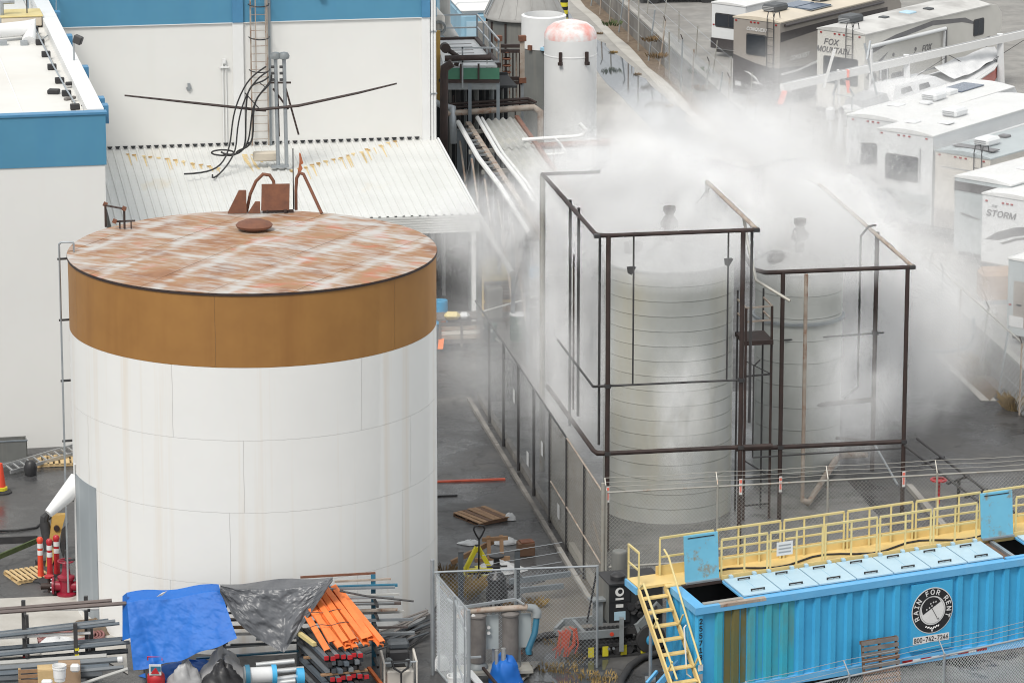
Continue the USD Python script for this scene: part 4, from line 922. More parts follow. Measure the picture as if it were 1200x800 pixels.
pallet_parts(lp, 1.2, 1.32, 8, 'wood_grey', 'wood_dark', Ml, Q(5.72, -.42, .66), .28)
mf0, mf1 = G(880, 817, 2.1), G(1215, 744, 2.1)
mesh_fence('mesh_fence', 'galvanised chain link fence crossing in front of the blue tank', [mf0, mf1], 2.1, 'galv', gap=2.9, arms=1, wires=3, arm_dir=-unit(V3(-(mf1 - mf0)[1], (mf1 - mf0)[0], 0)) * -1, wire_s=.07)
# dark pipe rack stepping down behind the walkway
pr = thing('pipe_rack', 'pair of black pipes on low supports running from the right frame post', 'pipes')
p0, p1 = z_(b1, ZBl - .1), G(1150, 590, 1.2)
for o in (V3(0, 0, 0), V3(.45, .3, .12)):
    obj('pipe', MB().tube([p0 + o, p1 + o, p1 + o + (p1 - p0) * .25], .045, 7), 'dark_steel', pr, smooth=40)
for f in (.3, .62, .85):
    q = p0 + (p1 - p0) * f; obj('support', MB().bar(q + V3(-.15, -.1, -.06), q + V3(.6, .4, .06), .07), 'dark_steel', pr)
q = p0 + (p1 - p0) * .62; obj('support', MB().bar(q + V3(.25, .15, 0), z_(q + V3(.25, .15, 0), 0), .1), 'dark_steel', pr)
rv_ = G(1100, 562, 1.0)
obj('red_valve', MB().lathe([(.05, -.02), (.28, -.02), (.28, .03), (.2, .03)], o=rv_, n=16).cyl(rv_ - EZ * .8, rv_, .06), 'red_paint', pr)

# ================================================================ PUMP TRAILER
pm_ = thing('pump_trailer', 'black engine pump on a grey trailer frame parked on a rubber track float', 'pump')
px0 = G(688, 772); 
pu = unit(G(760, 766) - px0); pv = V3(-pu[1], pu[0], 0)
if np.dot(pu, t_) < .9: pass
PQ = lambda a, b, z: px0 + pu * a + pv * b + EZ * z
pbx = lambda a0, a1, b0_, b1_, z0, z1: MB().frame(PQ(a0, b0_, z0), pu * (a1 - a0), pv * (b1_ - b0_), EZ * (z1 - z0))
TM = np.column_stack([pu, EZ, -pv])
stad = LineString([(.1, .2), (2.1, .2)]).buffer(.2, 8)
for b in (.34, 1.6):
    trk = obj('track', MB().prism(stad.difference(LineString([(.12, .2), (2.08, .2)]).buffer(.13, 8)), .38, TM, PQ(0, b, .0)), 'black_rubber', pm_)
    for k in range(6): obj('roller', MB().cyl(PQ(.18 + .36 * k, b - .36, .19), PQ(.18 + .36 * k, b - .02, .19), .12, 12), 'dark_steel', trk, smooth=40)
    for k in range(17): obj('track_pad', MB().box(PQ(.06 + .13 * k, b - .19, .405), (.07, .38, .03), math.atan2(pu[1], pu[0])), 'black_rubber', trk)
for a in (.02, .45, 1.0, 1.6): obj('yellow_band', MB().frame(PQ(a, -.05, .06), pu * .17, pv * .03, EZ * .3), 'yellow_bright', pm_)
for a in (.62, .76): obj('float_cap', MB().cyl(PQ(a, -.12, .3), PQ(a, -.1, .3), .04, 8), 'galv', pm_)
obj('frame_beam', pbx(-.35, .98, -.05, .05, .62, .84), 'machine_grey', pm_)
obj('frame_beam', pbx(-.35, 2.2, 1.3, 1.4, .62, .84), 'machine_grey', pm_)
obj('frame_beam', pbx(1.0, 2.2, .0, .1, .66, .82), 'dark_steel', pm_)
obj('tongue', MB().bar(PQ(-.35, 0.0, .73), PQ(-.75, .55, .7), .1, .16).bar(PQ(-.35, 1.35, .73), PQ(-.75, .75, .7), .1, .16), 'machine_grey', pm_)
obj('cross_member', pbx(-.1, .0, .05, 1.3, .66, .8), 'machine_grey', pm_)
obj('jack_post', MB().bar(PQ(1.0, -.1, .2), PQ(1.0, -.1, 1.2), .13), 'machine_grey', pm_)
obj('step_bracket', MB().bar(PQ(.45, .5, .84), PQ(.45, .5, 1.6), .3, .12).box(PQ(.42, .5, 1.62), (.46, .34, .06), math.atan2(pu[1], pu[0])), 'machine_grey', pm_)
obj('marker_lamp', MB().cyl(PQ(.72, -.07, .72), PQ(.72, -.05, .72), .06, 12), 'red_orange', pm_)
obj('lift_arm', MB().bar(PQ(1.55, .0, .85), PQ(2.2, .1, 1.45), .1, .26).bar(PQ(1.45, .0, .95), PQ(1.6, 0, .55), .1, .1), 'machine_grey', pm_)
obj('engine_bay', pbx(1.15, 2.3, .15, 1.25, .85, 2.0), 'dark_inside', pm_)
for i in range(10):
    a, b, z = rnd.uniform(1.25, 2.1), .1, rnd.uniform(1.0, 1.8)
    obj('engine_part', MB().cyl(PQ(a, .14, z), PQ(a, .02, z + rnd.uniform(-.05, .05)), rnd.uniform(.05, .13), 10), rnd.choice(['dark_steel', 'black_plastic', 'black_rubber']), pm_)
hs = obj('engine_housing', pbx(.68, 1.3, .1, 1.3, 1.0, 2.12), 'black_plastic', pm_)
obj('housing_side', pbx(.655, .678, .1, 1.3, 1.0, 2.14), 'stack_grey', pm_)
obj('housing_roof', pbx(.66, 2.3, .06, 1.34, 2.125, 2.18), 'black_plastic', pm_)
obj('exhaust_cap', MB().lathe([(.22, 0), (.22, .12), (.14, .2), (0, .22)], o=PQ(1.05, .5, 2.18), n=16), 'black_plastic', pm_, smooth=40)
obj('panel_seam', pbx(.7, 1.28, .086, .0985, 1.62, 1.635), 'ink', pm_)
pM = np.column_stack([pu, EZ, -pv])
obj('badge', MB().prism(Point(0, 0).buffer(.13).difference(Point(.02, .01).buffer(.07)), .005, pM, PQ(.99, .097, 1.92)).prism(sbox(-.12, -.24, .12, -.18), .005, pM, PQ(.99, .097, 1.92)), 'print_white', pm_)
obj('label_plate', MB().prism(sbox(-.11, -.05, .11, .05), .005, pM, PQ(.99, .097, 1.5)), 'print_white', pm_)
obj('label_plate', MB().prism(sbox(-.17, -.13, .17, .13), .005, pM, PQ(1.0, .097, 1.2)), 'lid_blue', pm_)
obj('fuel_pot', MB().lathe([(0, 0), (.22, 0), (.24, .05), (.24, .8), (.2, .86), (0, .88)], o=PQ(1.62, 2.3, 1.6), n=20), 'stack_grey', pm_, smooth=40)
obj('wheel', MB().lathe([(.18, -.12), (.42, -.1), (.45, 0), (.42, .1), (.18, .12)], o=PQ(1.9, -.02, .48), n=24, M=pM), 'black_rubber', pm_, smooth=40)
obj('wheel_hub', MB().lathe([(0, -.1), (.18, -.1), (.2, .08), (.1, .14), (0, .14)], o=PQ(1.9, -.02, .48), n=16, M=pM), 'box_blue', pm_, smooth=40)
# orange strap bundle over the tongue
sb = MB()
for i in range(16):
    a = -.78 + rnd.uniform(0, .5); z = .72
    sb.tube([PQ(a, .1 + rnd.uniform(0, .5), z + .1), PQ(a - .05, -.06, z + rnd.uniform(.12, .26)), PQ(a - .1 + rnd.uniform(-.1, .1), -.14, z - .2), PQ(a - .15 + rnd.uniform(-.15, .05), -.16, rnd.uniform(.15, .45))], .022, 5)
tag(obj('strap_bundle', sb, 'orange_red', smooth=40), 'tangle of orange-red straps hanging over the pump trailer tongue', 'straps')
# ================================================================ FILTER CANISTERS
fc = G(570, 796) + EZ * .22
fl = thing('filter_skid', 'two grey filter canisters on a pale skid with a manifold pipe', 'filter', loc=fc)
UsdGeom.Xformable(fl).AddScaleOp().Set(Gf.Vec3f(1, 1, .84))
FQ = lambda a, b, z: EX * a + EY * b + EZ * z
for a in (-.22, .72):
    obj('canister', MB().lathe([(0, .3), (.2, .3), (.23, .34), (.23, 1.9), (.26, 1.92), (.26, 1.98), (.1, 2.04), (0, 2.05)], o=FQ(a, .2, 0), n=24), 'wood_grey', fl, smooth=40)
    obj('canister_foot', MB().lathe([(0, .1), (.3, .1), (.3, .18), (.2, .3), (0, .3)], o=FQ(a, .2, 0), n=20), 'machine_grey', fl, smooth=40)
    obj('back_panel', MB().frame(FQ(a + .26, .3, .7), EX * .36, EY * .05, EZ * 1.2), 'rv_grey', fl)
obj('back_panel', MB().frame(FQ(-.75, .3, .6), EX * .26, EY * .05, EZ * 1.2), 'rv_grey', fl)
obj('manifold', MB().tube([FQ(-.75, .2, 1.9), FQ(-.6, .2, 2.12), FQ(1.05, .2, 2.16), FQ(1.2, .2, 2.15)], .1, 10), 'rust_pole', fl, smooth=40)
obj('elbow', MB().tube([FQ(1.2, .2, 2.15), FQ(1.38, .2, 2.12), FQ(1.48, .15, 1.98), FQ(1.46, .1, 1.8)], .13, 12), 'machine_grey', fl, smooth=40)
obj('hose_drop', MB().tube([FQ(1.46, .1, 1.8), FQ(1.4, .05, 1.3), FQ(1.2, -.05, .75), FQ(1.22, -.05, .6)], .09, 10), 'teal', fl, smooth=40)
obj('frame_bar', MB().bar(FQ(-.75, .1, 2.3), FQ(.9, .3, 2.42), .06, .09).bar(FQ(-.75, .1, 2.3), FQ(-1.0, .7, 2.4), .05).bar(FQ(.9, .3, 2.42), FQ(1.1, .1, 2.3), .05), 'galv', fl)
for a in (-.72, .26, 1.02): obj('frame_leg', MB().bar(FQ(a, .38, .05), FQ(a, .38, 2.4), .07), 'galv', fl)
obj('skid', MB().bar(FQ(-.9, .1, .06), FQ(1.3, .1, .06), .8, .1), 'galv_rusty', fl)
for q in ((-.36, .1, 2.0), (.1, .28, 1.3), (.1, .28, 1.5)): obj('gauge', MB().cyl(FQ(*q), FQ(q[0], q[1] - .08, q[2]), .055, 10), 'print_white', fl)
obj('skid_leg', MB().bar(FQ(-.8, .1, .0), FQ(-.8, .1, -.26), .1), 'galv_rusty', fl); obj('skid_leg', MB().bar(FQ(1.2, .1, .0), FQ(1.2, .1, -.26), .1), 'galv_rusty', fl)
FQ = lambda a, b, z: fc + EX * a + EY * b + EZ * (z - .22)
for a in (.22, .42): tag(obj('marker_pipe', MB().cyl(FQ(a, -.45, 0), FQ(a, -.45, .98 + a * .2), .07 if a > .3 else .05, 10), 'aluminium', smooth=40), 'short pale pipe standing upright, the ' + ('thicker' if a > .3 else 'thinner') + ' of the pair before the canisters', 'pipe')
tag(obj('hose', MB().tube([FQ(1.25, -.1, .75), G(612, 752, .12), G(640, 744, .1), G(662, 741, .3)], .085, 8), 'black_rubber', smooth=True), 'dark hose running from the canisters to the pump trailer', 'hose')
bt = MB()
c0 = G(590, 800)
def heap(c, r, h, seed, nu=28, nv=14, sq=1.0):
    def fn(u, v):
        a = u * 2 * math.pi; k = v
        nz = meshkit.fbm(np.array([math.cos(a) * 1.6 + seed, math.sin(a) * 1.6, k * 2.0]), 4, seed)
        rr = r * (k ** .75) * (.65 + .7 * nz)
        return c + V3(math.cos(a) * rr, math.sin(a) * rr * sq, h * (1 - k ** 1.6) * (.6 + .8 * nz) + .015)
    return MB().grid(fn, nu, nv)
tag(obj('tarp_heap', heap(c0 + EX * .05, .5, .8, 3), 'tarp_blue', smooth=50), 'crumpled blue tarp heap in front of the filter canisters', 'tarp')
for i, (a, b) in enumerate(((G(604, 800, .06), G(628, 775, .06)), (G(606, 792, .05), G(619, 778, .05)))):
    tag(obj('plank', MB().bar(a, b, .26, .05), 'wood_grey' if i else 'concrete'), ('narrower' if i else 'wider pale') + ' plank lying on the wet ground right of the blue heap', 'plank')
tag(obj('scrap_beam', MB().bar(G(566, 782, .5), G(586, 806, .35), .07), 'dark_rust'), 'rusty bar leaning beside the blue tarp heap', 'bar')
tag(obj('scrap_beam', MB().bar(G(549, 786, .5), G(572, 812, .1), .22, .05), 'bag_white'), 'white board lying tilted left of the blue tarp heap', 'board')
bk = thing('bucket', 'white bucket rim at the foot of the open gate', 'bucket', loc=G(534, 812))
obj('shell', MB().lathe([(.0, .02), (.19, .0), (.23, .5), (.25, .5), (.25, .54), (.22, .54), (.18, .06)], n=24), 'white_paint', bk, smooth=40)
tag(obj('bag', heap(G(517, 783), .28, .38, 9), 'bag_white', smooth=60), 'white plastic bag on the ground inside the open gate', 'bag')
tag(obj('rust_lump', heap(G(601, 764), .3, .2, 12), 'rust', smooth=60), 'rusty lump of scrap beside the teal hose', 'scrap')

# ================================================================ LEFT YARD
slab0 = G(-60, 798)
sheet('slab', [G(-80, 775), G(120, 772), G(150, 790), G(146, 735), G(100, 697), G(-80, 705)], 'pale_concrete', .02, label='pale concrete slab at the foot of the big tank on the left', cat='slab')
obj('slab_step', MB().frame(G(-80, 782), G(47, 772) - G(-80, 782), EY * 1.6, EZ * .16), 'pale_concrete', kind='structure', label='raised concrete step on the slab behind the pipe rack', cat='slab')
tag(obj('dirt_pile', heap(G(112, 737), .75, .3, 21), 'soil', smooth=60), 'brown dirt washed up against the tank foot', 'dirt')
# fire main gate valve
gv = thing('gate_valve', 'dark red fire main gate valve with a handwheel on the slab', 'valve', loc=G(78, 697))
obj('body', MB().lathe([(.12, 0), (.3, .02), (.3, .08), (.2, .12), (.22, .5), (.26, .52), (.26, .6), (.14, .66), (.09, 1.0), (.06, 1.02), (.06, 1.1), (0, 1.1)], n=20), 'valve_red', gv, smooth=40)
obj('flange', MB().cyl(V3(-.42, 0, .3), V3(-.36, 0, .3), .26, 18).cyl(V3(-.36, 0, .3), V3(.36, 0, .3), .15, 14).cyl(V3(.36, 0, .3), V3(.42, 0, .3), .26, 18), 'valve_red', gv, smooth=40)
for k in range(8):
    a = k * math.pi / 4; obj('bolt', MB().cyl(V3(-.46, .2 * math.cos(a), .3 + .2 * math.sin(a)), V3(-.41, .2 * math.cos(a), .3 + .2 * math.sin(a)), .025, 6), 'galv', gv)
th = np.linspace(0, 2 * math.pi, 25)
obj('handwheel', MB().tube([V3(.23 * math.cos(a), .23 * math.sin(a), 1.08) for a in th], .025, 6).bar(V3(-.22, 0, 1.08), V3(.22, 0, 1.08), .04).bar(V3(0, -.22, 1.08), V3(0, .22, 1.08), .04), 'valve_red', gv)
obj('stem', MB().cyl(V3(0, 0, 1.05), V3(0, 0, 1.42), .025, 6), 'dark_steel', gv)
gs = thing('pipe_fitting', 'small rusty pipe fitting with red valve left of the gate valve', 'fitting', loc=G(58, 694))
obj('pipe', MB().tube([V3(-.25, 0, .2), V3(.25, 0, .22)], .1, 10).tube([V3(0, 0, 0), V3(0, 0, .5)], .05, 8), 'dark_rust', gs, smooth=40)
obj('wheel', MB().lathe([(0, .48), (.14, .48), (.15, .54), (0, .56)], n=12), 'red_paint', gs)
obj('flange', MB().cyl(V3(.2, 0, .22), V3(.3, 0, .22), .2, 14), 'rust', gs)
sp_ = thing('pipe_stack', 'row of small rusty pipe fittings between the gate valve and the tank', 'fitting', loc=G(92, 694))
for k in range(3): obj('fitting', MB().cyl(V3(0, 0, .1 + k * .36), V3(.1, -.1, .1 + k * .36), .1, 10).cyl(V3(0, 0, 0), V3(0, 0, 1.1), .05, 8), 'dark_rust', sp_)
# delineator posts
def delineator(px, py, h, label, m_):
    t = thing('delineator_post', label, 'delineator', loc=G(px, py))
    obj('base', MB().lathe([(0, 0), (.36, 0), (.36, .05), (.28, .1), (.1, .13), (0, .13)], n=20), 'black_rubber', t, smooth=30)
    obj('post', MB().lathe([(.1, .13), (.085, .5), (.078, h - .16), (.1, h - .13), (.1, h - .05), (.06, h), (0, h)], n=14), m_, t, smooth=40)
    for z in (h - .34, h - .56): obj('reflective_band', MB().lathe([(.088, z), (.088, z + .15)], n=14), 'print_white', t, smooth=True)
    return t
delineator(48, 679, 1.36, 'orange-red delineator post, the leftmost of the three by the gate valve', 'red_orange')
delineator(59, 682, 1.38, 'bright red delineator post standing nearest in the group by the gate valve', 'red_paint')
delineator(67, 676, 1.34, 'red delineator post right behind the other two by the gate valve', 'red_paint')
cn = thing('traffic_cone', 'tall red cone post cut by the left edge of the photo', 'cone', loc=G(1, 577))
obj('base', MB().lathe([(0, 0), (.36, 0), (.36, .05), (.2, .1), (0, .1)], n=16), 'black_rubber', cn)
obj('cone', MB().lathe([(.2, .1), (.17, .2), (.08, 1.0), (0, 1.02)], n=16), 'red_orange', cn, smooth=40)
obj('band', MB().lathe([(.22, .1), (.22, .2), (.17, .21)], n=16), 'yellow_bright', cn)
# pallets
def pallet(name, label, c, rz, m1, m2, z=0.0, **k):
    t = thing(name, label, 'pallet'); pallet_parts(t, M=rotz(rz), o=V3(c[0], c[1], z), mat1=m1, mat2=m2, **k); return t
pallet('pallet', 'new light wood pallet lying by the red delineators', G(33, 676), math.radians(28), 'wood_new', 'wood_new', W=1.2, L=1.15, nb=7, gap=.42)
pallet('pallet', 'light wood pallet lying under the ladder by the white wall', G(66, 542), math.radians(8), 'wood_new', 'wood_new', W=1.1, L=1.3, nb=7)
# boom arm and hydraulic ram
bm = thing('boom_arm', 'ochre steel boom arm with black ram leaning behind the delineators', 'machine')
q0, q1 = G(56, 690), Y(69, 603, 125.0)
q0 = G(57, 662)
obj('arm', MB().hull([q0 + EX * s_ * .1 + EY * d_ * .1 for s_ in (-1, 1) for d_ in (-1, 1)] + [Y(69, 602, q0[1] + .5) + EX * s_ * .2 + EY * d_ * .12 for s_ in (-1, 1) for d_ in (-1, 1)]), 'ochre_steel', bm)
for f in (.45, .75): obj('pin', MB().cyl(q0 + (Y(69, 602, q0[1] + .5) - q0) * f - EY * .2, q0 + (Y(69, 602, q0[1] + .5) - q0) * f + EY * .2, .09, 12), 'dark_rust', bm)
r0, r1, r2 = Y(58, 645, q0[1] + .2), Y(52, 612, q0[1] + .4), Y(57, 600, q0[1] + .5)
obj('ram', MB().tube([r0, r1], .16, 12), 'black_rubber', bm, smooth=40)
obj('ram_rod', MB().tube([r1, Y(52, 606, q0[1] + .4), r2, Y(66, 592, q0[1] + .6), Y(74, 582, q0[1] + .7)], [.14, .12, .07, .05, .05], 8), 'black_rubber', bm, smooth=40)
obj('bracket', MB().hull([Y(72, 620, q0[1]), Y(80, 612, q0[1]), Y(74, 655, q0[1]), Y(70, 640, q0[1] + .5), Y(78, 640, q0[1] + .3)]), 'dark_steel', bm)
obj('base_beam', MB().bar(V3(q0[0] - .4, q0[1], .08), V3(q0[0] + .6, q0[1] + .3, .08), .2, .16), 'dark_steel', bm)
# grey bin, ladder, bag
bn = thing('metal_bin', 'dark grey sheet metal bin against the white wall', 'bin')
n0 = G(-14, 545)
obj('front', MB().frame(n0, bx_ * 1.32, by_ * .03, EZ * .78), 'stack_grey', bn)
obj('side', MB().frame(n0 + bx_ * 1.29, by_ * .6, bx_ * .03, EZ * .8), 'stack_grey', bn)
obj('back', MB().frame(n0 + by_ * .6, bx_ * 1.32, by_ * .03, EZ * .78), 'stack_grey', bn)
obj('rim', MB().frame(n0 - by_ * .02 + EZ * .78, bx_ * 1.34, by_ * .05, EZ * .04), 'grey_steel', bn)
obj('foot_rail', MB().frame(n0 - by_ * .04 - EZ * .0, bx_ * 1.33, by_ * .06, EZ * .07), 'galv', bn)
ld = thing('ladder', 'aluminium extension ladder lying on the ground by the white wall', 'ladder')
e0, e1 = G(12, 553, .12), G(100, 527, .25)
ew = unit(np.cross(unit(e1 - e0), EZ)) * -.42 + EZ * .12
for k in (0, 1): obj('rail', MB().bar(e0 + ew * k, e1 + ew * k, .05, .11), 'aluminium', ld)
for i in range(11): obj('rung', MB().bar(e0 + (e1 - e0) * (i + .5) / 11, e0 + (e1 - e0) * (i + .5) / 11 + ew, .05, .04), 'aluminium', ld)
tag(obj('bag', MB().lathe([(0, 0), (.2, .02), (.22, .25), (.17, .44), (.06, .5), (0, .5)], o=G(36, 556), n=14), 'black_plastic', smooth=50), 'small black bag standing in front of the ladder', 'bag')
tag(obj('rail_bar', MB().bar(G(-20, 634, .5), G(44, 631, .5), .08, .22), 'dark_steel'), 'dark rail crossing the left edge behind the delineators', 'rail')
tag(obj('strap', MB().bar(G(-20, 660, .4), G(46, 632, .5), .06, .16), 'weed_green'), 'dark green strap slanting from the left edge to the delineators', 'strap')
tag(obj('hose', MB().tube([G(-20, 622, .04), G(20, 621, .04), G(42, 618, .04), G(52, 610, .04), G(66, 602, .04)], .035, 6), 'black_rubber', smooth=True), 'thin black hose on the asphalt behind the boom arm', 'hose')
# hose coil with white bag
hc = MB()
cc = G(78, 748)
for k in range(9):
    rr = .55 + .07 * (k % 4); hc.tube([cc + V3((rr + .05) * math.cos(a) * 1.35, rr * math.sin(a), .06 + .05 * (k // 4) + .02 * math.sin(3 * a + k)) for a in np.linspace(0, 2 * math.pi, 33)], .035, 6, cap=False)
tag(obj('hose_coil', hc, 'hose_maroon', smooth=True), 'coil of maroon hose lying on the slab behind the pipe rack', 'hose')
tag(obj('bag', heap(G(70, 757), .75, .26, 31, sq=.6), 'bag_white', smooth=60), 'white plastic sheet lying inside the maroon hose coil', 'sheet')

# ================================================================ PIPE RACKS IN THE FOREGROUND
def bundle(name, label, rows, group=None):
    for (pxa, pya, pxb, pyb, y0, r, m_, lab) in rows:
        a, b = Y(pxa, pya, y0), Y(pxb, pyb, y0 + .012 * (pxb - pxa) / 10)
        o = obj('pipe', MB().tube([a, a + (b - a) * .5 - EZ * .01, b], r, 8), m_, smooth=40)
        tag(o, lab, 'pipe', group)
YR = 115.2
rk = thing('pipe_rack', 'black post rack at the lower left holding long grey pipes', 'rack')
for (px, pt, dy) in ((30, 703, 0), (33, 720, 1.0), (103, 698, .5), (108, 735, 1.1), (90, 730, -.3), (110, 756, 1.0)):
    b = Y(px, 796 - dy * 9, YR + dy); b = V3(b[0], b[1], 0)
    obj('upright', MB().bar(b, z_(b, Zat(pt, YR + dy)), .11, .11), 'dark_steel', rk)
for (px, dy) in ((30, 0), (104, .5)):
    for z in (2.0, 1.35, .8, .35): 
        b = Y(px, 760, YR + dy); obj('arm', MB().bar(z_(b, z), z_(b, z) - EY * .5, .07, .07), 'dark_steel', rk)
obj('red_tape', MB().box(V3(*Y(30, 774, YR)[:2], Zat(774, YR)), (.14, .14, .32)), 'red_paint', rk)
for k in range(5): obj('yellow_stripe', MB().box(V3(*Y(90, 760 + 7 * k, YR - .3)[:2], Zat(760 + 7 * k, YR - .3)), (.12, .12, .07), .2), 'yellow_bright', rk)
rows = [(-120, 722, 131, 703, YR - .2, .055, 'pipe_brown', 'long brown pipe on the top arms of the left rack, the rear of two'),
        (-120, 725, 152, 706, YR - .35, .06, 'pipe_brown', 'long brown pipe on the top arms of the left rack reaching the blue tarp'),
        (-120, 715.5, 116, 713, YR - .15, .035, 'print_white', 'thin white pipe just under the two brown pipes'),
        (-120, 754, 127, 726, YR - .1, .05, 'pvc_grey', 'slate pipe on top of the second bundle of the left rack'),
        (-120, 756, 135, 727, YR - .25, .05, 'pvc_mid', 'grey pipe in front in the second bundle of the left rack'),
        (-120, 757, 140, 730, YR - .4, .05, 'pvc_grey', 'slate pipe lowest in the second bundle of the left rack'),
        (-120, 753, 106, 741, YR - .3, .045, 'print_white', 'white pipe below the slate second bundle'),
        (-120, 768, 145, 748, YR - .1, .07, 'pvc_grey', 'dark slate pipe at the back of the third bundle'),
        (-120, 775, 142, 752, YR - .3, .07, 'pvc_mid', 'grey pipe in the middle of the third bundle'),
        (-120, 778, 152, 752, YR - .45, .06, 'pvc_grey', 'slate pipe at the front of the third bundle'),
        (-120, 783, 150, 762, YR - .2, .08, 'slate', 'dark pipe at the back of the fourth layer'),
        (-120, 784, 125, 768, YR - .6, .075, 'pipe_pale', 'pale stone coloured pipe in the fourth layer'),
        (-120, 791, 141, 772, YR - .7, .085, 'pvc_mid', 'thick grey pipe with white plug below the pale one'),
        (-120, 797, 128, 780, YR - .85, .09, 'pvc_grey', 'thick slate pipe near the ground behind the bucket'),
        (-120, 806, 145, 781, YR - 1.0, .06, 'pvc_mid', 'grey pipe on the ground slanting towards the blue tarp'),
        (-120, 800, 120, 790, YR - 1.1, .09, 'slate', 'dark pipe lying lowest by the wooden crate'),
        (60, 812, 150, 783, YR - 1.3, .05, 'pipe_pale', 'thin pale pipe on the ground right of the crate')]
bundle('pipe', '', rows, 'pipes on the left rack')
tag(obj('pipe_plug', MB().cyl(Y(138, 772.5, YR - .62), Y(144, 772, YR - .62), .09, 12), 'print_white'), 'white plug in the end of the thick grey pipe', 'plug')
# crate, boxes, bucket
cr = thing('crate', 'open wooden crate at the bottom left edge', 'crate')
k0 = G(22, 808)
for k in range(4): obj('slat', MB().frame(k0 + EZ * (.04 + .15 * k), EX * 1.0, EY * .03, EZ * .10), 'wood_brown', cr)
for k in range(3): obj('side_slat', MB().frame(k0 + EX * .97 + EY * .03 + EZ * (.04 + .15 * k), EX * .03, EY * .8, EZ * .1), 'wood_brown', cr)
for a in (0, .9): obj('corner_post', MB().frame(k0 + EX * a + EY * .031, EX * .07, EY * .05, EZ * .62), 'wood_new', cr)
def carton(px, py, s, rz, m_, label):
    c = G(px, py); t = thing('carton', label, 'box')
    obj('body', MB().cbox(c + EZ * s[2] / 2, s, .015, rz), m_, t)
    R_ = rotz(rz)
    for k in (-1, 1): obj('flap', MB().box(c + R_ @ V3(0, k * s[1] * .25, 0) + EZ * (s[2] + .006), (s[0] * .98, s[1] * .47, .01), rz), 'wood_new' if m_ == 'wood_new' else 'cardboard', t)
carton(56, 806, (.55, .5, .62), .15, 'wood_new', 'pale flat box with a lighter top left of the bucket')
carton(82, 808, (.62, .5, .8), .1, 'cardboard', 'brown cardboard box under the white bucket')
bk = thing('bucket', 'white plastic bucket standing on the boxes at the lower left', 'bucket', loc=Y(70, 797, 112.9))
obj('shell', MB().lathe([(0, .0), (.15, .0), (.185, .42), (.2, .43), (.2, .46), (.19, .46), (.17, .1), (0, .08)], n=24), 'white_paint', bk, smooth=40)
obj('rim_ring', MB().lathe([(.186, .36), (.2, .36), (.2, .38), (.187, .38)], n=24), 'white_paint', bk)
tag(obj('jug', MB().cbox(Y(88, 782, 113.6), (.26, .2, .22), .05), 'print_white'), 'small white container right of the bucket', 'container')
tag(obj('jug', MB().cbox(Y(55, 800, 112.4), (.3, .2, .2), .04), 'print_white'), 'white lid at the bottom edge below the boxes', 'container')

# cantilever rack with long sections behind the tarps
YC = 116.0
cr2 = thing('cantilever_rack', 'steel cantilever rack against the big tank under the tarps', 'rack')
for px in (170, 262, 350, 438):
    b = Y(px, 745, YC); b = V3(b[0], b[1], 0)
    obj('upright', MB().bar(b, z_(b, Zat(672 if px == 438 else 694, YC)), .13, .12), 'teal' if px == 438 else 'grey_steel', cr2)
    obj('foot', MB().bar(z_(b, .06), z_(b, .06) - EY * 1.3, .14, .12), 'dark_steel', cr2)
    for k in range(6):
        z = .35 + .36 * k
        obj('arm', MB().bar(z_(b, z), z_(b, z) - EY * .9, .07, .07), 'dark_steel', cr2)
obj('top_beam', MB().bar(V3(*Y(352, 676, YC)[:2], Zat(676, YC)), V3(*Y(440, 671, YC)[:2], Zat(671, YC)), .06, .06), 'rust', cr2)
secs = [(392, 681, 458, 678, 'rust_pole'), (300, 690, 466, 685, 'teal'), (300, 692, 463, 687.5, 'grey_steel'), (340, 700, 468, 696, 'pipe_pale'), (300, 703, 462, 699, 'galv'), (330, 708, 470, 706, 'pipe_brown'),
        (300, 712, 462, 706, 'galv'), (300, 722, 474, 716, 'pipe_pale'), (330, 718, 466, 713.5, 'rust_pole'), (300, 730, 484, 725, 'pvc_mid'), (300, 738, 478, 734, 'pipe_brown'), (300, 748, 486, 741, 'galv'), (270, 755, 476, 748, 'slate'), (250, 735, 350, 733, 'wood_brown'), (250, 743, 350, 741, 'pipe_pale'), (230, 760, 345, 752, 'pipe_pale'), (230, 771, 350, 762, 'teal'), (250, 726, 340, 724, 'pipe_brown'), (250, 718, 330, 717, 'wood_grey')]
for i, (pa_, ya, pb_, yb, m_) in enumerate(secs):
    y0 = YC - .12 - .16 * (i % 5)
    a, b = Y(pa_, ya, y0), Y(pb_, yb, y0 + .1)
    places = ['top', 'second', 'third', 'fourth', 'fifth', 'sixth', 'seventh', 'eighth', 'ninth', 'tenth', 'eleventh', 'twelfth', 'lowest', 'upper left', 'middle left', 'lower left pale', 'lowest left teal', 'highest left', 'second highest left']
    tag(obj('steel_section', MB().bar(a, b, .07 + .03 * (i % 3), .05 + .02 * (i % 2)), m_), f'long steel section on the rack by the tank, {places[i]} one', 'steel section', 'sections on the cantilever rack')
tag(obj('steel_rod', MB().tube([Y(398, 692, YC - 1.0), Y(430, 698, YC - 1.0), Y(485, 704, YC - 1.0)], .03, 6), 'dark_steel'), 'thin dark rod jutting out over the sections towards the gate', 'rod')
# dark angle iron pile at the tank foot
for i in range(14):
    a, b = G(450 + rnd.uniform(-30, 20), 735 + 2.6 * i * .9, .1 + .05 * (i % 4)), G(506 + rnd.uniform(-12, 3), 712 + 2.2 * i, .3 + .35 * math.sin(i))
    tag(obj('angle_iron', MB().bar(a, b, .09, .03), rnd.choice(['slate', 'dark_steel', 'wood_grey'])), f'dark flat bar, {["topmost", *ORDS[1:13], "lowest"][i]} down in the untidy pile by the tall post', 'bar', 'dark bars piled by the tank foot')

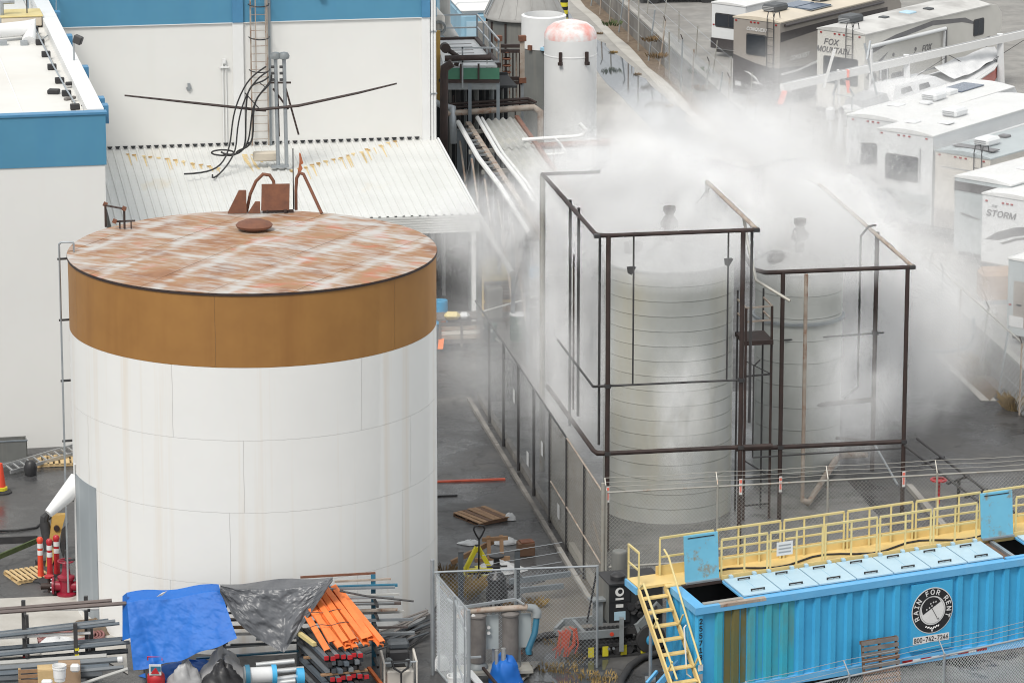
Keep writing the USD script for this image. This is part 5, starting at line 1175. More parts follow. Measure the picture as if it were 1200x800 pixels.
# tarps
def drape(fn, nu, nv, seed, amp, fold=0.0, nz=1.0):
    def f(u, v):
        p = fn(u, v)
        d = meshkit.fbm(np.array([u * 7 * nz + seed, v * 5 * nz, seed]), 4, seed) - .5
        w = math.sin(u * 19 + 5 * v + seed) * fold * v + (fold * 4 * math.sin(8 * u * (1 - .45 * v) + 3 * v + 1) * v ** .7 - fold * 4 * math.exp(-((u - .1 - .1 * v) / .04) ** 2) * v if seed == 5 else 0)
        return p + V3(.02 * d, -1, .25) * (amp * d + w)
    return MB().grid(f, nu, nv)
def blue_fn(u, v):
    y_ = 115.55 - .9 * min(1, v / .12) * .55 - 1.0 * v
    pxl, pyl = 148 + (256 - 148) * u, 694 - 10 * u - 1.5 * math.sin(3 * math.pi * u)
    pxr, pyr = 156 + (278 - 156) * u, 785 - 38 * u ** 1.4 + 2 * math.sin(17 * u) * u * (1 - u) * 3
    px, py = pxl + (pxr - pxl) * v, pyl + (pyr - pyl) * v
    return Y(px, py, y_)
bt_ = thing('tarp', 'bright blue tarp draped over the steel rack', 'tarp')
obj('sheet', drape(blue_fn, 110, 80, 5, .08, .022, 1.5), 'tarp_blue', bt_, smooth=60)
def side_fn(u, v):
    return Y(143.5 + 5 * u + 8 * v * u, 698 + (750 - 698) * v - 4 * u, 115.4 - .3 * u - .4 * v)
obj('side_fold', drape(side_fn, 8, 20, 8, .08), 'tarp_blue', bt_, smooth=60)
hm = [V3(*blue_fn(0, 0)) * 1.0] 
obj('tear_patch', MB().hull([Y(183, 699, 114.75), Y(190, 694, 114.75), Y(196, 692, 114.75), Y(190, 697.5, 114.75), Y(188, 696, 114.72)]), 'bag_white', bt_)
def grey_fn(u, v):
    top = V3(258 + 132 * u, 684 - 9 * u + 1.5 * math.sin(u * 9), 0)
    low = [(258, 690), (333, 764), (390, 676)]
    if u < .57: s_ = u / .57; lo = V3(258 + 75 * s_ - 9 * math.sin(math.pi * s_), 694 + 70 * s_ + 7 * math.sin(math.pi * s_), 0)
    else: s_ = (u - .57) / .43; lo = V3(333 + 57 * s_, 764 - 84 * s_, 0)
    q = top + (lo - top) * v
    return Y(q[0], q[1], 115.5 - .5 * min(1, v / .15) - .75 * v * (1 - abs(u - .55)))
gt_ = thing('tarp', 'silver-grey tarp hanging to a point over the rack', 'tarp')
obj('sheet', drape(grey_fn, 120, 70, 11, .17, .06, 1.6), 'tarp_grey', gt_, smooth=60)
# stack of square tube with orange steel on top
stk = [G(452, 838), G(372, 742)]
sx = unit(V3(.36, -1, 0))                                      # the stack runs towards the camera
sn = V3(-sx[1], sx[0], 0); sn = sn if sn[0] > 0 else -sn
s0_ = Y(350, 728, 114.9); s0_ = V3(s0_[0], s0_[1], 0)
SQ = lambda a, b, z: s0_ + sx * a + sn * b + EZ * z
lay = [(-.05, 0.10), (.0, .28), (.05, .46), (.0, .66), (.1, .86), (.02, 1.06), (.06, 1.24), (.0, 1.42)]
for i, (o_, z) in enumerate(lay):
    L_ = 2.7 - .06 * i
    for k in range(7):
        m_ = ['slate', 'pvc_grey', 'dark_steel', 'pvc_mid'][(i * 3 + k) % 4]
        if i in (1, 3, 5) and k > 4: m_ = 'dark_steel'
        a0 = .05 * ((k * 7 + i * 3) % 5)
        t = thing('square_tube', f'dark square tube, {ORDS[k]} from left in the {ORDS[7 - i]} layer from the stack top', 'steel tube', 'square tubes in the centre stack')
        obj('tube', MB().bar(SQ(a0 - .3, o_ + .16 * k + .08, z), SQ(a0 + L_, o_ + .16 * k + .08, z), .125, .11), m_, t)
        if i in (2, 4, 7) : obj('painted_end', MB().bar(SQ(a0 + L_ + .002, o_ + .16 * k + .08, z), SQ(a0 + L_ + .05, o_ + .16 * k + .08, z), .127, .112), 'red_paint', t)
for i in (0, 1): tag(obj('spacer_board', MB().bar(SQ(2.4 - 1.6 * i, -.1, .96), SQ(2.4 - 1.6 * i, 1.25, .96), .12, .05), 'wood_brown'), ('front' if i == 0 else 'rear') + ' wooden spacer board between the layers of square tube', 'board', 'spacer boards')
OR_ = random.Random(4)
for i in range(17):
    b_ = .14 + .076 * i + OR_.uniform(-.05, .05); lay_ = i % 3
    a0, a1 = -.15 + OR_.uniform(-.2, .2) - .25 * (i > 8), 2.15 + OR_.uniform(-.25, .15) + .3 * (i > 10)
    skew = OR_.uniform(-.2, .2) + .22
    z0_, z1_ = 2.26 + .09 * lay_ + .010 * i, 1.56 + .09 * lay_ + .01 * i
    p, q = SQ(a0, b_, z0_), SQ(a1, b_ + skew, z1_)
    tw = OR_.uniform(-.35, .35)
    upv = unit(EZ + sn * tw)
    t = thing('orange_beam', 'bright orange steel section in the heap on the square tube stack', 'steel section', 'orange sections on the centre stack')
    obj('web', MB().bar(p, q, .165, .014, up=upv), 'orange', t)
    s_ = unit(np.cross(unit(q - p), upv)); u_ = np.cross(s_, unit(q - p))
    for sg in (-1, 1): obj('flange', MB().bar(p + s_ * .08 * sg - u_ * .035, q + s_ * .08 * sg - u_ * .035, .012, .07, up=upv), 'orange', t)
for i, f in enumerate((.25, .6)):
    pts = [SQ(.3 + 1.5 * f * 1.2, b_, 2.22 - .5 * f + .14 + .03 * math.sin(b_ * 9)) for b_ in np.linspace(-.08, 1.3, 9)]
    tag(obj('tie_wire', MB().tube(pts, .012, 5), 'dark_steel'), ('rear' if i == 0 else 'front') + ' dark tie wire across the orange sections', 'wire', 'ties on the orange sections')
tag(obj('timber', MB().bar(SQ(.2, -.12, 1.56), SQ(1.5, .0, 1.56), .12, .1), 'pale_yellow'), 'pale yellow timber beside the orange sections', 'timber')
tag(obj('orange_bar', MB().bar(G(432, 782, .35), G(455, 812, .1), .1, .08), 'orange'), 'single orange bar poking out below the stack beside the engine', 'steel section')
for k, (pa_, ya, pb_, yb) in enumerate(((300, 779, 345, 774), (318, 787, 356, 783), (322, 796, 350, 792), (300, 803, 346, 797))):
    a, b = Y(pa_, ya, 113.6 - .25 * k), Y(pb_, yb, 113.75 - .25 * k)
    tag(obj('pipe', MB().tube([a, b], .085, 12), 'aluminium', smooth=40), ['highest', 'second', 'third', 'lowest'][k] + ' silver pipe behind the blue pipe coupling', 'pipe', 'silver pipes by the coupling')
cpl = thing('pipe_coupling', 'blue pipe couplings with a pale band on the silver pipes', 'coupling')
ck = Y(305, 790, 112.9)
obj('ring', MB().cyl(ck - EX * .42, ck - EX * .3, .3, 20), 'teal', cpl, smooth=40)
obj('barrel', MB().cyl(ck - EX * .3, ck + EX * .32, .22, 20), 'bag_white', cpl, smooth=40)
obj('ring', MB().cyl(ck + EX * .32, ck + EX * .45, .27, 20), 'box_blue', cpl, smooth=40)
obj('cap', MB().cyl(ck - EX * .46, ck - EX * .421, .26, 20), 'machine_grey', cpl, smooth=40)
obj('ring', MB().cyl(Y(352, 792, 113.0) - EX * .1, Y(352, 792, 113.0) + EX * .1, .24, 20), 'box_blue', cpl, smooth=40)
# bags and tarp heaps on the ground
tag(obj('tarp_heap', heap(G(222, 792), 1.15, .42, 41, sq=.8), 'tarp_blue', smooth=50), 'blue tarp spilled on the ground in front of the rack', 'tarp')
tag(obj('sack', heap(G(218, 806), .55, .75, 43, sq=.8), 'tarp_light', smooth=50), 'light grey sack slumped on the spilled blue tarp', 'sack')
ws = thing('wrapped_bundle', 'black and grey plastic wrapped bundle on the ground by the coupling', 'bundle')
obj('wrap', heap(G(262, 800), .78, .95, 47, sq=.9), 'tarp_light', ws, smooth=45)
obj('dark_sheet', heap(G(263, 806), .62, .75, 49, sq=.9), 'black_plastic', ws, smooth=45)
rc = thing('fuel_can', 'red plastic can with a printed front by the blue tarp', 'can', loc=G(183, 806))
obj('body', MB().lathe([(0, 0), (.24, 0), (.26, .3), (.24, .42), (.16, .5), (0, .52)], n=18), 'red_paint', rc, smooth=40)
obj('picture_label', MB().box(V3(0, -.2, .62), (.34, .08, .3)), 'bag_white', rc)
obj('label_print', MB().box(V3(.02, -.25, .66), (.28, .02, .14)), 'teal', rc)
obj('label_print', MB().hull([V3(-.12, -.265, .52), V3(.12, -.265, .52), V3(.03, -.265, .7), V3(0, -.26, .56), V3(-.02, -.255, .69)]), 'red_paint', rc)
obj('handle', MB().tube([V3(-.2, -.2, .9), V3(-.2, -.2, 1.0), V3(.2, -.2, 1.0), V3(.2, -.2, .9)], .02, 5), 'red_paint', rc)
# little engine on a frame
en = thing('small_engine', 'small engine unit with cream tank and black handle beside the steel stack', 'machine')
e_ = G(468, 806); EQ = lambda a, b, z: e_ + EX * a + EY * b + EZ * z
obj('tank_box', MB().cbox(EQ(0, 0, .32), (.78, .5, .56), .04, YW), 'rv_beige', en)
obj('engine_block', MB().cbox(EQ(0, .3, .85), (.62, .5, .5), .06, YW), 'black_plastic', en)
obj('cover', MB().cbox(EQ(.02, .35, 1.2), (.6, .42, .22), .06, YW), 'slate', en)
for a in (-.46, .46): obj('frame_leg', MB().tube([EQ(a, -.3, .03), EQ(a, -.3, .85), EQ(a, .4, 1.0), EQ(a, .4, .05)], .024, 7), 'rv_beige', en, smooth=40)
obj('frame_bar', MB().cyl(EQ(-.46, -.28, .86), EQ(.46, -.28, .86), .03, 7), 'galv', en)
obj('handle', MB().tube([EQ(0, -.4, .15), EQ(0, -.4, .6), EQ(-.2, -.35, .72), EQ(-.24, -.3, .9), EQ(.24, -.3, .9), EQ(.2, -.35, .72), EQ(0, -.4, .6)], .03, 7), 'black_plastic', en, smooth=40)
obj('tag_plate', MB().box(EQ(0, -.44, .06), (.2, .03, .22), YW), 'print_white', en)
obj('air_filter', MB().cyl(EQ(-.3, .05, .8), EQ(-.3, -.12, .8), .12, 12).cyl(EQ(.25, .05, .75), EQ(.25, -.1, .75), .1, 12), 'machine_grey', en)

# ================================================================ WET YARD BETWEEN TANK AND SCREENED FENCE
pallet('pallet', 'worn brown pallet lying flat on the wet yard', G(565, 607), math.radians(35), 'wood_brown', 'wood_dark', W=1.5, L=1.25, nb=7, gap=.16, jit=.02)
wc = thing('broken_pallet', 'broken wooden pallet standing on edge on the wet yard', 'pallet')
w0_ = G(560, 664); WQ = lambda a, b, z: w0_ + EX * a + EY * b + EZ * z
for k, z in enumerate((.22, .75)): obj('deck_board', MB().bar(WQ(-.1 + .3 * k, .4 * k, z), WQ(1.0, .4 * k, z + .02), .1, .12), 'wood_brown', wc)
for a in (.35, .75): obj('stringer', MB().bar(WQ(a, -.1, .02), WQ(a + .05, .45, .85), .12, .06), 'wood_brown', wc)
obj('deck_board', MB().bar(WQ(.0, -.15, .1), WQ(1.05, -.1, .05), .12, .1), 'wood_dark', wc)
tag(obj('plank', MB().bar(G(529, 659, .05), G(578, 634, .6), .1, .14), 'wood_brown'), 'long brown plank propped against the broken pallet', 'plank')
tag(obj('plank', MB().bar(G(572, 656, .04), G(603, 663, .04), .14, .05), 'wood_dark'), 'dark plank lying in front of the broken pallet', 'plank')
for i, (px, py, r_) in enumerate(((551, 637, .35), (593, 636, .4), (597, 609, .22), (585, 668, .8))):
    tag(obj('plastic_sheet', heap(G(px, py), r_, .12 + .05 * i, 50 + i, sq=.7), 'bag_white', smooth=60), ['white plastic sheet left of the broken pallet top', 'white plastic sheet right of the broken pallet top', 'small white bag at the corner of the worn pallet', 'white sheet lying below the broken pallet'][i], 'plastic sheet')
pj = thing('pallet_jack', 'yellow pallet jack with a black loop handle standing on the yard', 'pallet jack')
j0 = G(560, 684); J = lambda a, b, z: j0 + EX * a + EY * b + EZ * z
obj('mast', MB().bar(J(-.4, 0, .45), J(-.02, .1, 1.15), .1, .12).bar(J(.4, .0, .45), J(.02, .1, 1.15), .1, .12).bar(J(-.42, 0, .45), J(.42, 0, .45), .1, .1), 'yellow_bright', pj)
obj('axle', MB().bar(J(-.38, .0, .36), J(.38, 0, .36), .12, .07), 'ink', pj)
for a in (-.25, .25): obj('fork', MB().bar(J(a, .05, .2), J(a - .1, 1.15, .2), .16, .06), 'yellow_bright', pj)
obj('steer_wheel', MB().cyl(J(-.07, -.05, .1), J(.07, -.05, .1), .1, 14), 'black_rubber', pj)
for a in (-.3, .2): obj('fork_wheel', MB().cyl(J(a - .05, 1.0, .08), J(a + .05, 1.0, .08), .08, 10), 'black_rubber', pj)
obj('handle', MB().tube([J(.02, -.05, .2), J(.02, -.12, 1.45), J(-.08, -.14, 1.62), J(-.15, -.15, 1.78), J(-.12, -.15, 1.88), J(.02, -.15, 1.91), J(.16, -.15, 1.88), J(.19, -.15, 1.78), J(.12, -.14, 1.62), J(.02, -.12, 1.45)], .027, 7), 'ink', pj, smooth=40)
hy = thing('black_standpipe', 'black standpipe valve with a wide head and wrapped body', 'standpipe')
h0 = G(582, 706); H = lambda z: h0 + EZ * z
obj('body', MB().lathe([(.3, 0), (.34, .3), (.26, .6), (.3, .8), (.14, 1.0), (.1, 1.12), (.16, 1.16), (.1, 1.2), (.09, 1.4), (.22, 1.44), (.24, 1.5), (.1, 1.54), (0, 1.55)], o=h0, n=20), 'black_plastic', hy, smooth=40)
obj('side_arm', MB().bar(H(1.14) - EX * .3, H(1.14) + EX * .32, .05).cyl(H(.5) - EX * .05, H(.5) + EX * .5, .12, 10), 'dark_steel', hy)
for i, (px, py, h_) in enumerate(((540, 712, 1.75), (606, 716, 1.9))):
    b = G(px, py); t = thing('bollard', ('left' if i == 0 else 'right') + ' slate steel post of the pair behind the chain link fence', 'bollard', loc=b)
    obj('post', MB().box(V3(0, 0, h_ / 2), (.15, .15, h_), YW), 'slate', t); obj('cap', MB().box(V3(0, 0, h_ + .012), (.17, .17, .02), YW), 'dark_steel', t)
for i, (pa_, ya, pb_, yb, zz) in enumerate(((604, 680, 668, 672, .7), (604, 692, 660, 686, .4), (597, 681, 612, 679, .7))):
    tag(obj('barrier_rail', MB().bar(G(pa_, ya, zz), G(pb_, yb, zz), .1, .16), 'grey_steel'), ['upper', 'lower', 'short'][i] + ' grey barrier rail behind the chain link fence', 'rail', 'rails behind the fence')
bx = thing('wooden_box', 'dark red-brown box by the kerb of the screened fence', 'box')
obj('body', MB().cbox(G(616, 650, 0) + EZ * .22, (.52, .4, .42), .02, .2), 'wood_dark', bx); obj('lid', MB().box(G(617, 650, 0) + EZ * .45, (.42, .36, .04), .3), 'rust', bx)
tag(obj('steel_strip', MB().bar(G(512, 564, .03), G(592, 561, .03), .12, .05), 'orange_red'), 'thin red strip lying across the wet yard', 'strip')
tag(obj('steel_strip', MB().bar(G(512, 581, .03), G(536, 580, .03), .07, .05), 'dark_steel'), 'short dark rod lying next to the big tank', 'rod')
# goods under the steam by the canopy
bn2 = thing('pallet_box', 'weathered box pallet with orange strap by the canopy post', 'crate')
c0 = G(541, 406); 
for k in range(5): obj('side_board', MB().frame(c0 - EX * .85 + EZ * (.12 + .17 * k), EX * 1.6, EY * .04, EZ * .15), ['wood_grey', 'rust_pole', 'rv_beige', 'rust_pole', 'wood_grey'][k], bn2)
for a in (-.85, -.05, .7): obj('corner_post', MB().frame(c0 + EX * a - EY * .03, EX * .09, EY * .028, EZ * 1.0), 'wood_grey', bn2)
obj('lid', MB().frame(c0 - EX * .9 + EZ * 1.0, EX * 1.7, EY * 1.1, EZ * .07), 'wood_grey', bn2)
tag(obj('strap', MB().bar(G(516, 409, .1), G(521, 366, .9), .2, .03), 'orange'), 'faded orange strap hanging by the box pallet', 'strap')
tag(obj('sack', MB().cbox(c0 + EZ * 1.2 - EX * .35, (.6, .4, .28), .12), 'pale_yellow'), 'tan sack on the box pallet', 'sack')
tag(obj('sack', MB().cbox(c0 + EZ * 1.18 + EX * .1, (.4, .35, .24), .1), 'bag_white'), 'white sack on the box pallet', 'sack')
dr0 = thing('drum', 'blue drum top behind the box pallet', 'drum', loc=G(516, 378))
obj('shell', MB().lathe([(0, 0), (.29, 0), (.29, .85), (.27, .88), (0, .87)], n=18), 'box_blue', dr0, smooth=40)
for (px, py, m_, lab, h_) in ((608, 398, 'green_drum', 'dark drum with a white lid by the screened fence', 1.0), (575, 399, 'green_drum', 'small green drum at the foot of the yellow frame', .62)):
    d_ = thing('drum', lab, 'drum', loc=G(px, py)); r_ = .33 if h_ > .8 else .24
    obj('shell', MB().lathe([(0, 0), (r_, 0), (r_, h_ * .33), (r_ + .02, h_ * .35), (r_, h_ * .37), (r_, h_ * .65), (r_ + .02, h_ * .67), (r_, h_ * .69), (r_, h_)], n=20), m_, d_, smooth=40)
    obj('lid', MB().lathe([(0, h_ + .02), (r_, h_ + .02), (r_ + .02, h_ - .03), (r_, h_ - .04)], n=20), 'bag_white' if h_ > .8 else m_, d_, smooth=40)
    obj('label', MB().box(V3(0, -r_ - .004, h_ * .7), (.16, .01, .1)), 'print_white', d_)
yf = thing('caged_machine', 'pale yellow framed machine half hidden in steam', 'machine')
y0_ = G(566, 370); F_ = lambda a, b, z: y0_ + EX * a + EY * b + EZ * z
for a in (0, 1.15):
    for b in (0, .9): obj('post', MB().bar(F_(a, b, 0), F_(a, b, 1.95), .07), 'yellow_paint', yf)
for z in (.55, 1.4): obj('bar', MB().bar(F_(0, 0, z), F_(1.15, 0, z), .07), 'yellow_paint', yf)
obj('hood', MB().hull([F_(a, b, z) for a in (-.03, 1.18) for b in (-.03, .93) for z in (1.42, 1.85)] + [F_(a, b, 2.1) for a in (.2, .95) for b in (.2, .7)]), 'pale_yellow', yf)
obj('core', MB().frame(F_(.08, .1, .1), EX * 1.0, EY * .75, EZ * 1.3), 'wood_brown', yf)
for i in range(6): obj('louvre', MB().frame(F_(.1, .03, .65 + .12 * i), EX * .95, EY * .06, EZ * .05), 'wood_grey', yf)
tb_ = thing('work_table', 'low work table with a blue tub behind the drum', 'table')
t0_ = G(612, 352)
obj('top', MB().frame(t0_ + EZ * .8, EX * 1.1, EY * .8, EZ * .05), 'galv', tb_)
for a in (.04, 1.02): obj('leg', MB().bar(t0_ + EX * a + EY * .05, t0_ + EX * a + EY * .05 + EZ * .8, .05), 'galv', tb_)
tag(obj('tub', MB().lathe([(0, .0), (.3, 0), (.36, .3), (.33, .3), (.28, .05)], o=t0_ + EX * .6 + EY * .4 + EZ * .855, n=18), 'box_blue', smooth=40), 'blue tub standing on the work table', 'tub')
tag(obj('hose', MB().tube([G(560, 366, .5), G(566, 384, .2), G(590, 404, .06), G(606, 428, .05)], .04, 7), 'pipe_pale', smooth=True), 'pale hose running past the green drum to the fence', 'hose')
tag(obj('pole', MB().tube([G(562, 366, .6), G(640, 344, .9)], .035, 7), 'pipe_pale'), 'pale pole slanting in front of the yellow framed machine', 'pole')
# tufts of dry weed
def tuft(px, py, r_, h_, m_, label, n=110, z=0.0, seed=1):
    R_ = random.Random(seed * 77 + int(px)); m = MB(); c = G(px, py, z)
    for i in range(n):
        a, d = R_.uniform(0, 2 * math.pi), r_ * math.sqrt(R_.random()); b = c + V3(d * math.cos(a), d * math.sin(a), 0)
        l = h_ * R_.uniform(.5, 1.1); o = V3(math.cos(a), math.sin(a), 0) * l * R_.uniform(.1, .8); s_ = V3(-math.sin(a), math.cos(a), 0) * .018
        m.add([b - s_, b + s_, b + o * .5 + EZ * l * .7 + s_ * .7, b + o + EZ * l * R_.uniform(.7, 1)], [[0, 1, 2], [0, 2, 3]])
    tag(obj('dry_weed', m, m_), label, 'weed', None, 'stuff' if 'patch' in label else None)
tuft(543, 697, .5, .65, 'dry_grass', 'yellow dry weed clump behind the left end of the fence', 200)
tuft(522, 678, .28, .5, 'weed_brown', 'brown weed against the tank behind the tall post')
tuft(603, 712, .25, .3, 'weed_brown', 'small brown weed left of the other behind the fence')
tuft(630, 710, .24, .3, 'dry_grass', 'small yellow weed on the tan ground behind the fence')
for i, (px, py) in enumerate(((652, 752), (640, 782), (662, 784), (682, 792), (705, 793), (712, 800), (674, 772), (665, 806), (694, 806))):
    tuft(px, py, .45, .16, 'dry_grass', 'flattened dry weed patch ' + ['beside the dark hose', 'at the left end of the weedy line', 'left of the middle of the weedy line', 'in the middle of the weedy line', 'near the hose curve', 'at the bottom edge by the hose', 'just in front of the float', 'low at the bottom edge', 'lowest between hose and planks'][i], 60)
tuft(1155, 437, .55, .8, 'dry_grass', 'yellow dry weed clump at the wall foot, upper of two', 260)
tuft(1192, 478, .5, .6, 'dry_grass', 'yellow dry weed clump at the wall foot near the right edge', 220)
for i, (px, py) in enumerate(((690, 40), (707, 62), (735, 88), (772, 125), (640, 5), (815, 160))):
    tuft(px + 12, py, .22, .1, ['weed_brown', 'dry_grass'][i % 2], 'dead weeds in the litter strip by the wall, ' + ['second', 'third', 'fourth', 'fifth', 'nearest the top', 'sixth'][i] + ' clump from the top', 120)
sheet('water', wob(G(625, 800), G(700, 806), 8, .2, 71) + wob(G(715, 770), G(640, 765), 9, .2, 72), 'water', .009, label='wet puddle on the ground around the dry weeds', cat='water')
sheet('ground_patch', wob(G(610, 742), G(690, 748), 8, .15, 61) + wob(G(700, 712), G(690, 672), 6, .1, 62) + wob(G(640, 676), G(604, 708), 6, .15, 63), 'tan_ground', .006, label='tan worn concrete patch behind the chain link fence', cat='ground')

# ================================================================ ROOF OF THE LOW BUILDING, LADDER AND MAST ON THE TALL ONE
def RF(px, py): return G(px, py, rz_)
gl = thing('roof_pipe', 'thin grey gas pipe carried on black blocks along the white roof', 'pipe')
bl = [(34, 28), (40, 38), (47, 53), (54, 67), (61, 82), (70, 98), (78, 113), (88, 129)]
obj('pipe', MB().tube([RF(px, py) + EZ * .24 for px, py in [(32, -12)] + bl], .03, 6), 'galv', gl, smooth=40)
for px, py in bl: obj('block', MB().cbox(RF(px, py) + EZ * .11, (.32, .2, .2), .02, BY), 'black_rubber', gl)
for i, (px, py, s) in enumerate(((63, 110, (.4, .34, .16)), (84, 100, (.42, .2, .12)), (82, 117, (.5, .16, .1)), (97, 124, (.3, .06, .05)))):
    tag(obj('loose_block', MB().cbox(RF(px, py) + EZ * s[2] / 2, s, .03, BY + .5 * i - .3), 'black_rubber' if i < 2 else 'wood_grey'), ['loose black block left of the roof pipe', 'tilted dark block right of the roof pipe', 'grey board beside the last pipe blocks', 'thin stick at the roof edge'][i], 'block')
tag(obj('mast', MB().cyl(RF(32, 28), RF(32, 28) + EZ * 2.2, .025, 6), 'dark_steel'), 'thin dark rod standing where the roof pipe begins', 'rod')
du = thing('roof_duct', 'thick white duct lying across the roof at the left edge', 'duct')
obj('duct', MB().tube([RF(-30, 52) + EZ * .4, RF(30, 46) + EZ * .4, RF(34, 44) + EZ * .38, RF(34, 52) + EZ * .05], .26, 14), 'white_paint', du, smooth=40)
for px in (4, 28): obj('duct_support', MB().box(RF(px, 53) + EZ * .08, (.25, .3, .16), BY), 'galv', du)
rc_ = thing('roof_curb', 'low tan skylight box on the white roof', 'skylight')
p = RF(24, 27); obj('curb', MB().cbox(p + EZ * .16, (1.5, 1.5, .34), .03, BY), 'rv_tan_roof', rc_); obj('lid', MB().cbox(p + EZ * .37, (1.6, 1.55, .06), .02, BY), 'pale_yellow', rc_)
p = RF(2, 30); tag(obj('vent_pipe', MB().tube([p, p + EZ * .9, p + EZ * .9 + bx_ * .5], .1, 8), 'galv', smooth=40), 'grey vent pipe at the left edge of the roof', 'vent')
fl_ = thing('flood_light', 'dark flood light on a bracket at the roof parapet', 'lamp')
p = RF(87, 80)
obj('bracket', MB().cyl(p, p + EZ * .95, .035, 7).box(p + EZ * .05, (.16, .16, .1), BY), 'galv', fl_)
obj('head', MB().cbox(p + EZ * 1.02 + V3(.16, 0, 0), (.32, .22, .3), .03, M=rotz(-.3) @ trimesh.transformations.rotation_matrix(.35, (0, 1, 0))[:3, :3]), 'dark_steel', fl_)
for i, pts in enumerate(([RF(66, -10), RF(66, 30), RF(66, 42)], [RF(50, 48), RF(58, 42), RF(66, 28)])):
    tag(obj('cable', MB().tube([q + EZ * .06 for q in pts], .02, 5), 'galv'), ['grey conduit running up the inside of the parapet', 'thin cable from the roof pipe to the parapet'][i], 'cable')
# wall ladder with hoops
ld2 = thing('wall_ladder', 'rusty caged ladder fixed to the tall white wall', 'ladder')
cu0, cu1 = -6.85, -6.2
for u in (cu0, cu1): obj('rail', MB().bar(Cl(u, -.22, 4.9), Cl(u, -.22, 14.5), .06, .03, up=EY), 'rust_pole', ld2)
for k in range(30): obj('rung', MB().cyl(Cl(cu0, -.22, 5.1 + .31 * k), Cl(cu1, -.22, 5.1 + .31 * k), .014, 5), 'rust_pole', ld2)
for z in (8.2, 9.5, 10.8, 12.1, 13.4):
    obj('hoop', MB().tube([Cl((cu0 + cu1) / 2 + .40 * math.cos(a), -.22 - .72 * math.sin(a), z) for a in np.linspace(0, math.pi, 13)], .025, 5), 'dark_steel', ld2)
obj('cage_strap', MB().bar(Cl(-6.72, -.86, 8.2), Cl(-6.72, -.86, 14), .04, .01), 'rust_pole', ld2).GetName()
obj('cage_strap', MB().bar(Cl(-6.33, -.86, 8.2), Cl(-6.33, -.86, 14), .04, .01), 'rust_pole', ld2)
obj('foot_strap', MB().bar(Cl(-6.1, -.1, 5.0), Cl(-6.1, -.1, 14), .1, .02, up=EY), 'patch_grey', ld2)
# service mast
ym = C0[1] - 4.6
sm = thing('service_mast', 'pair of grey conduits with weatherheads rising from the canopy roof', 'mast')
M_ = lambda px, py, y=ym: Y(px, py, y)
for px, pb in ((321, 195), (331, 196)):
    a, b = M_(px + 5, pb), M_(px - .0, 68); b[0] = a[0] - .05
    obj('conduit', MB().cyl(a, b, .075, 10), 'galv', sm, smooth=40)
    obj('weatherhead', MB().lathe([(.06, -.05), (.2, 0), (.22, .1), (.16, .22), (0, .26)], o=b - EZ * .02, n=14), 'machine_grey', sm, smooth=40)
    for z in (.35, .6, .85): obj('insulator', MB().cyl(b - EZ * z - EX * .18, b - EZ * z + EX * .06, .055, 8), 'dark_steel', sm)
obj('cross_arm', MB().bar(M_(316, 97), M_(341, 97), .07), 'dark_rust', sm)
for pa_, pb_ in (((325, 97), (327, 160)), ((333, 97), (350, 158)), ((320, 104), (338, 128))): obj('brace', MB().bar(M_(*pa_), M_(*pb_), .07), 'dark_rust', sm)
obj('brace', MB().bar(M_(287, 109), M_(306, 130), .04).bar(M_(304, 97), M_(312, 103), .03), 'dark_steel', sm)
obj('foot', MB().box(M_(328, 196) + EZ * .05, (.7, .3, .1), YW), 'galv', sm)
jb = M_(298, 182, ym + .5)
obj('junction_duct', MB().cbox(M_(311, 183, ym + .3), (.95, .4, .35), .05, YW), 'rv_tan_roof', sm)
al = thing('antenna_arm', 'long dark rods spread left and right across the white wall', 'rod')
obj('rod', MB().tube([M_(146, 112), M_(220, 120), M_(300, 128.5), M_(312, 129.5)], [.035, .05, .06, .06], 6), 'dark_rust', al)
obj('rod', MB().tube([M_(300, 129), M_(350, 124, ym - .1), M_(420, 109, ym - .2), M_(465, 98, ym - .2)], [.06, .06, .05, .035], 6), 'dark_rust', al)
cables = [[(312, 78), (298, 88), (285, 105), (274, 135), (270, 165), (262, 188), (246, 200), (216, 204)], [(314, 84), (296, 100), (284, 125), (278, 155), (274, 180), (258, 203), (249, 205)],
          [(315, 90), (300, 98), (290, 112), (288, 150), (284, 176), (268, 181), (260, 178)], [(316, 96), (305, 110), (296, 130), (292, 160), (284, 176), (272, 182), (262, 180)], [(318, 88), (310, 105), (298, 125), (296, 160), (286, 174), (276, 181)]]
for i, c_ in enumerate(cables):
    sp = np.array(c_, float); tt = np.linspace(0, len(sp) - 1, 26); k = np.arange(len(sp))
    from scipy.interpolate import CubicSpline
    cs = CubicSpline(k, sp)(tt)
    yend = [-1.6, -1.5, .2, .2, .1][i]
    pts = [M_(q[0], q[1], ym + (-.25 + (yend) * (j / 25) ** 3)) for j, q in enumerate(cs)]
    tag(obj('power_cable', MB().tube(pts, .035, 6), 'cable', smooth=True), 'black cable drooping from the weatherheads, ' + ['longest reaching left over the canopy', 'second longest ending on the canopy', 'outer of the coiled three', 'middle of the coiled three', 'inner of the coiled three'][i], 'cable', 'cables of the service mast')
tag(obj('cable_loop', MB().tube([M_(261 + 13 * math.cos(a), 179 + 3.2 * math.sin(a), ym + .1) for a in np.linspace(0, 2 * math.pi, 25)], .035, 6), 'cable', smooth=True), 'black loop of cable hanging over the canopy top', 'cable')
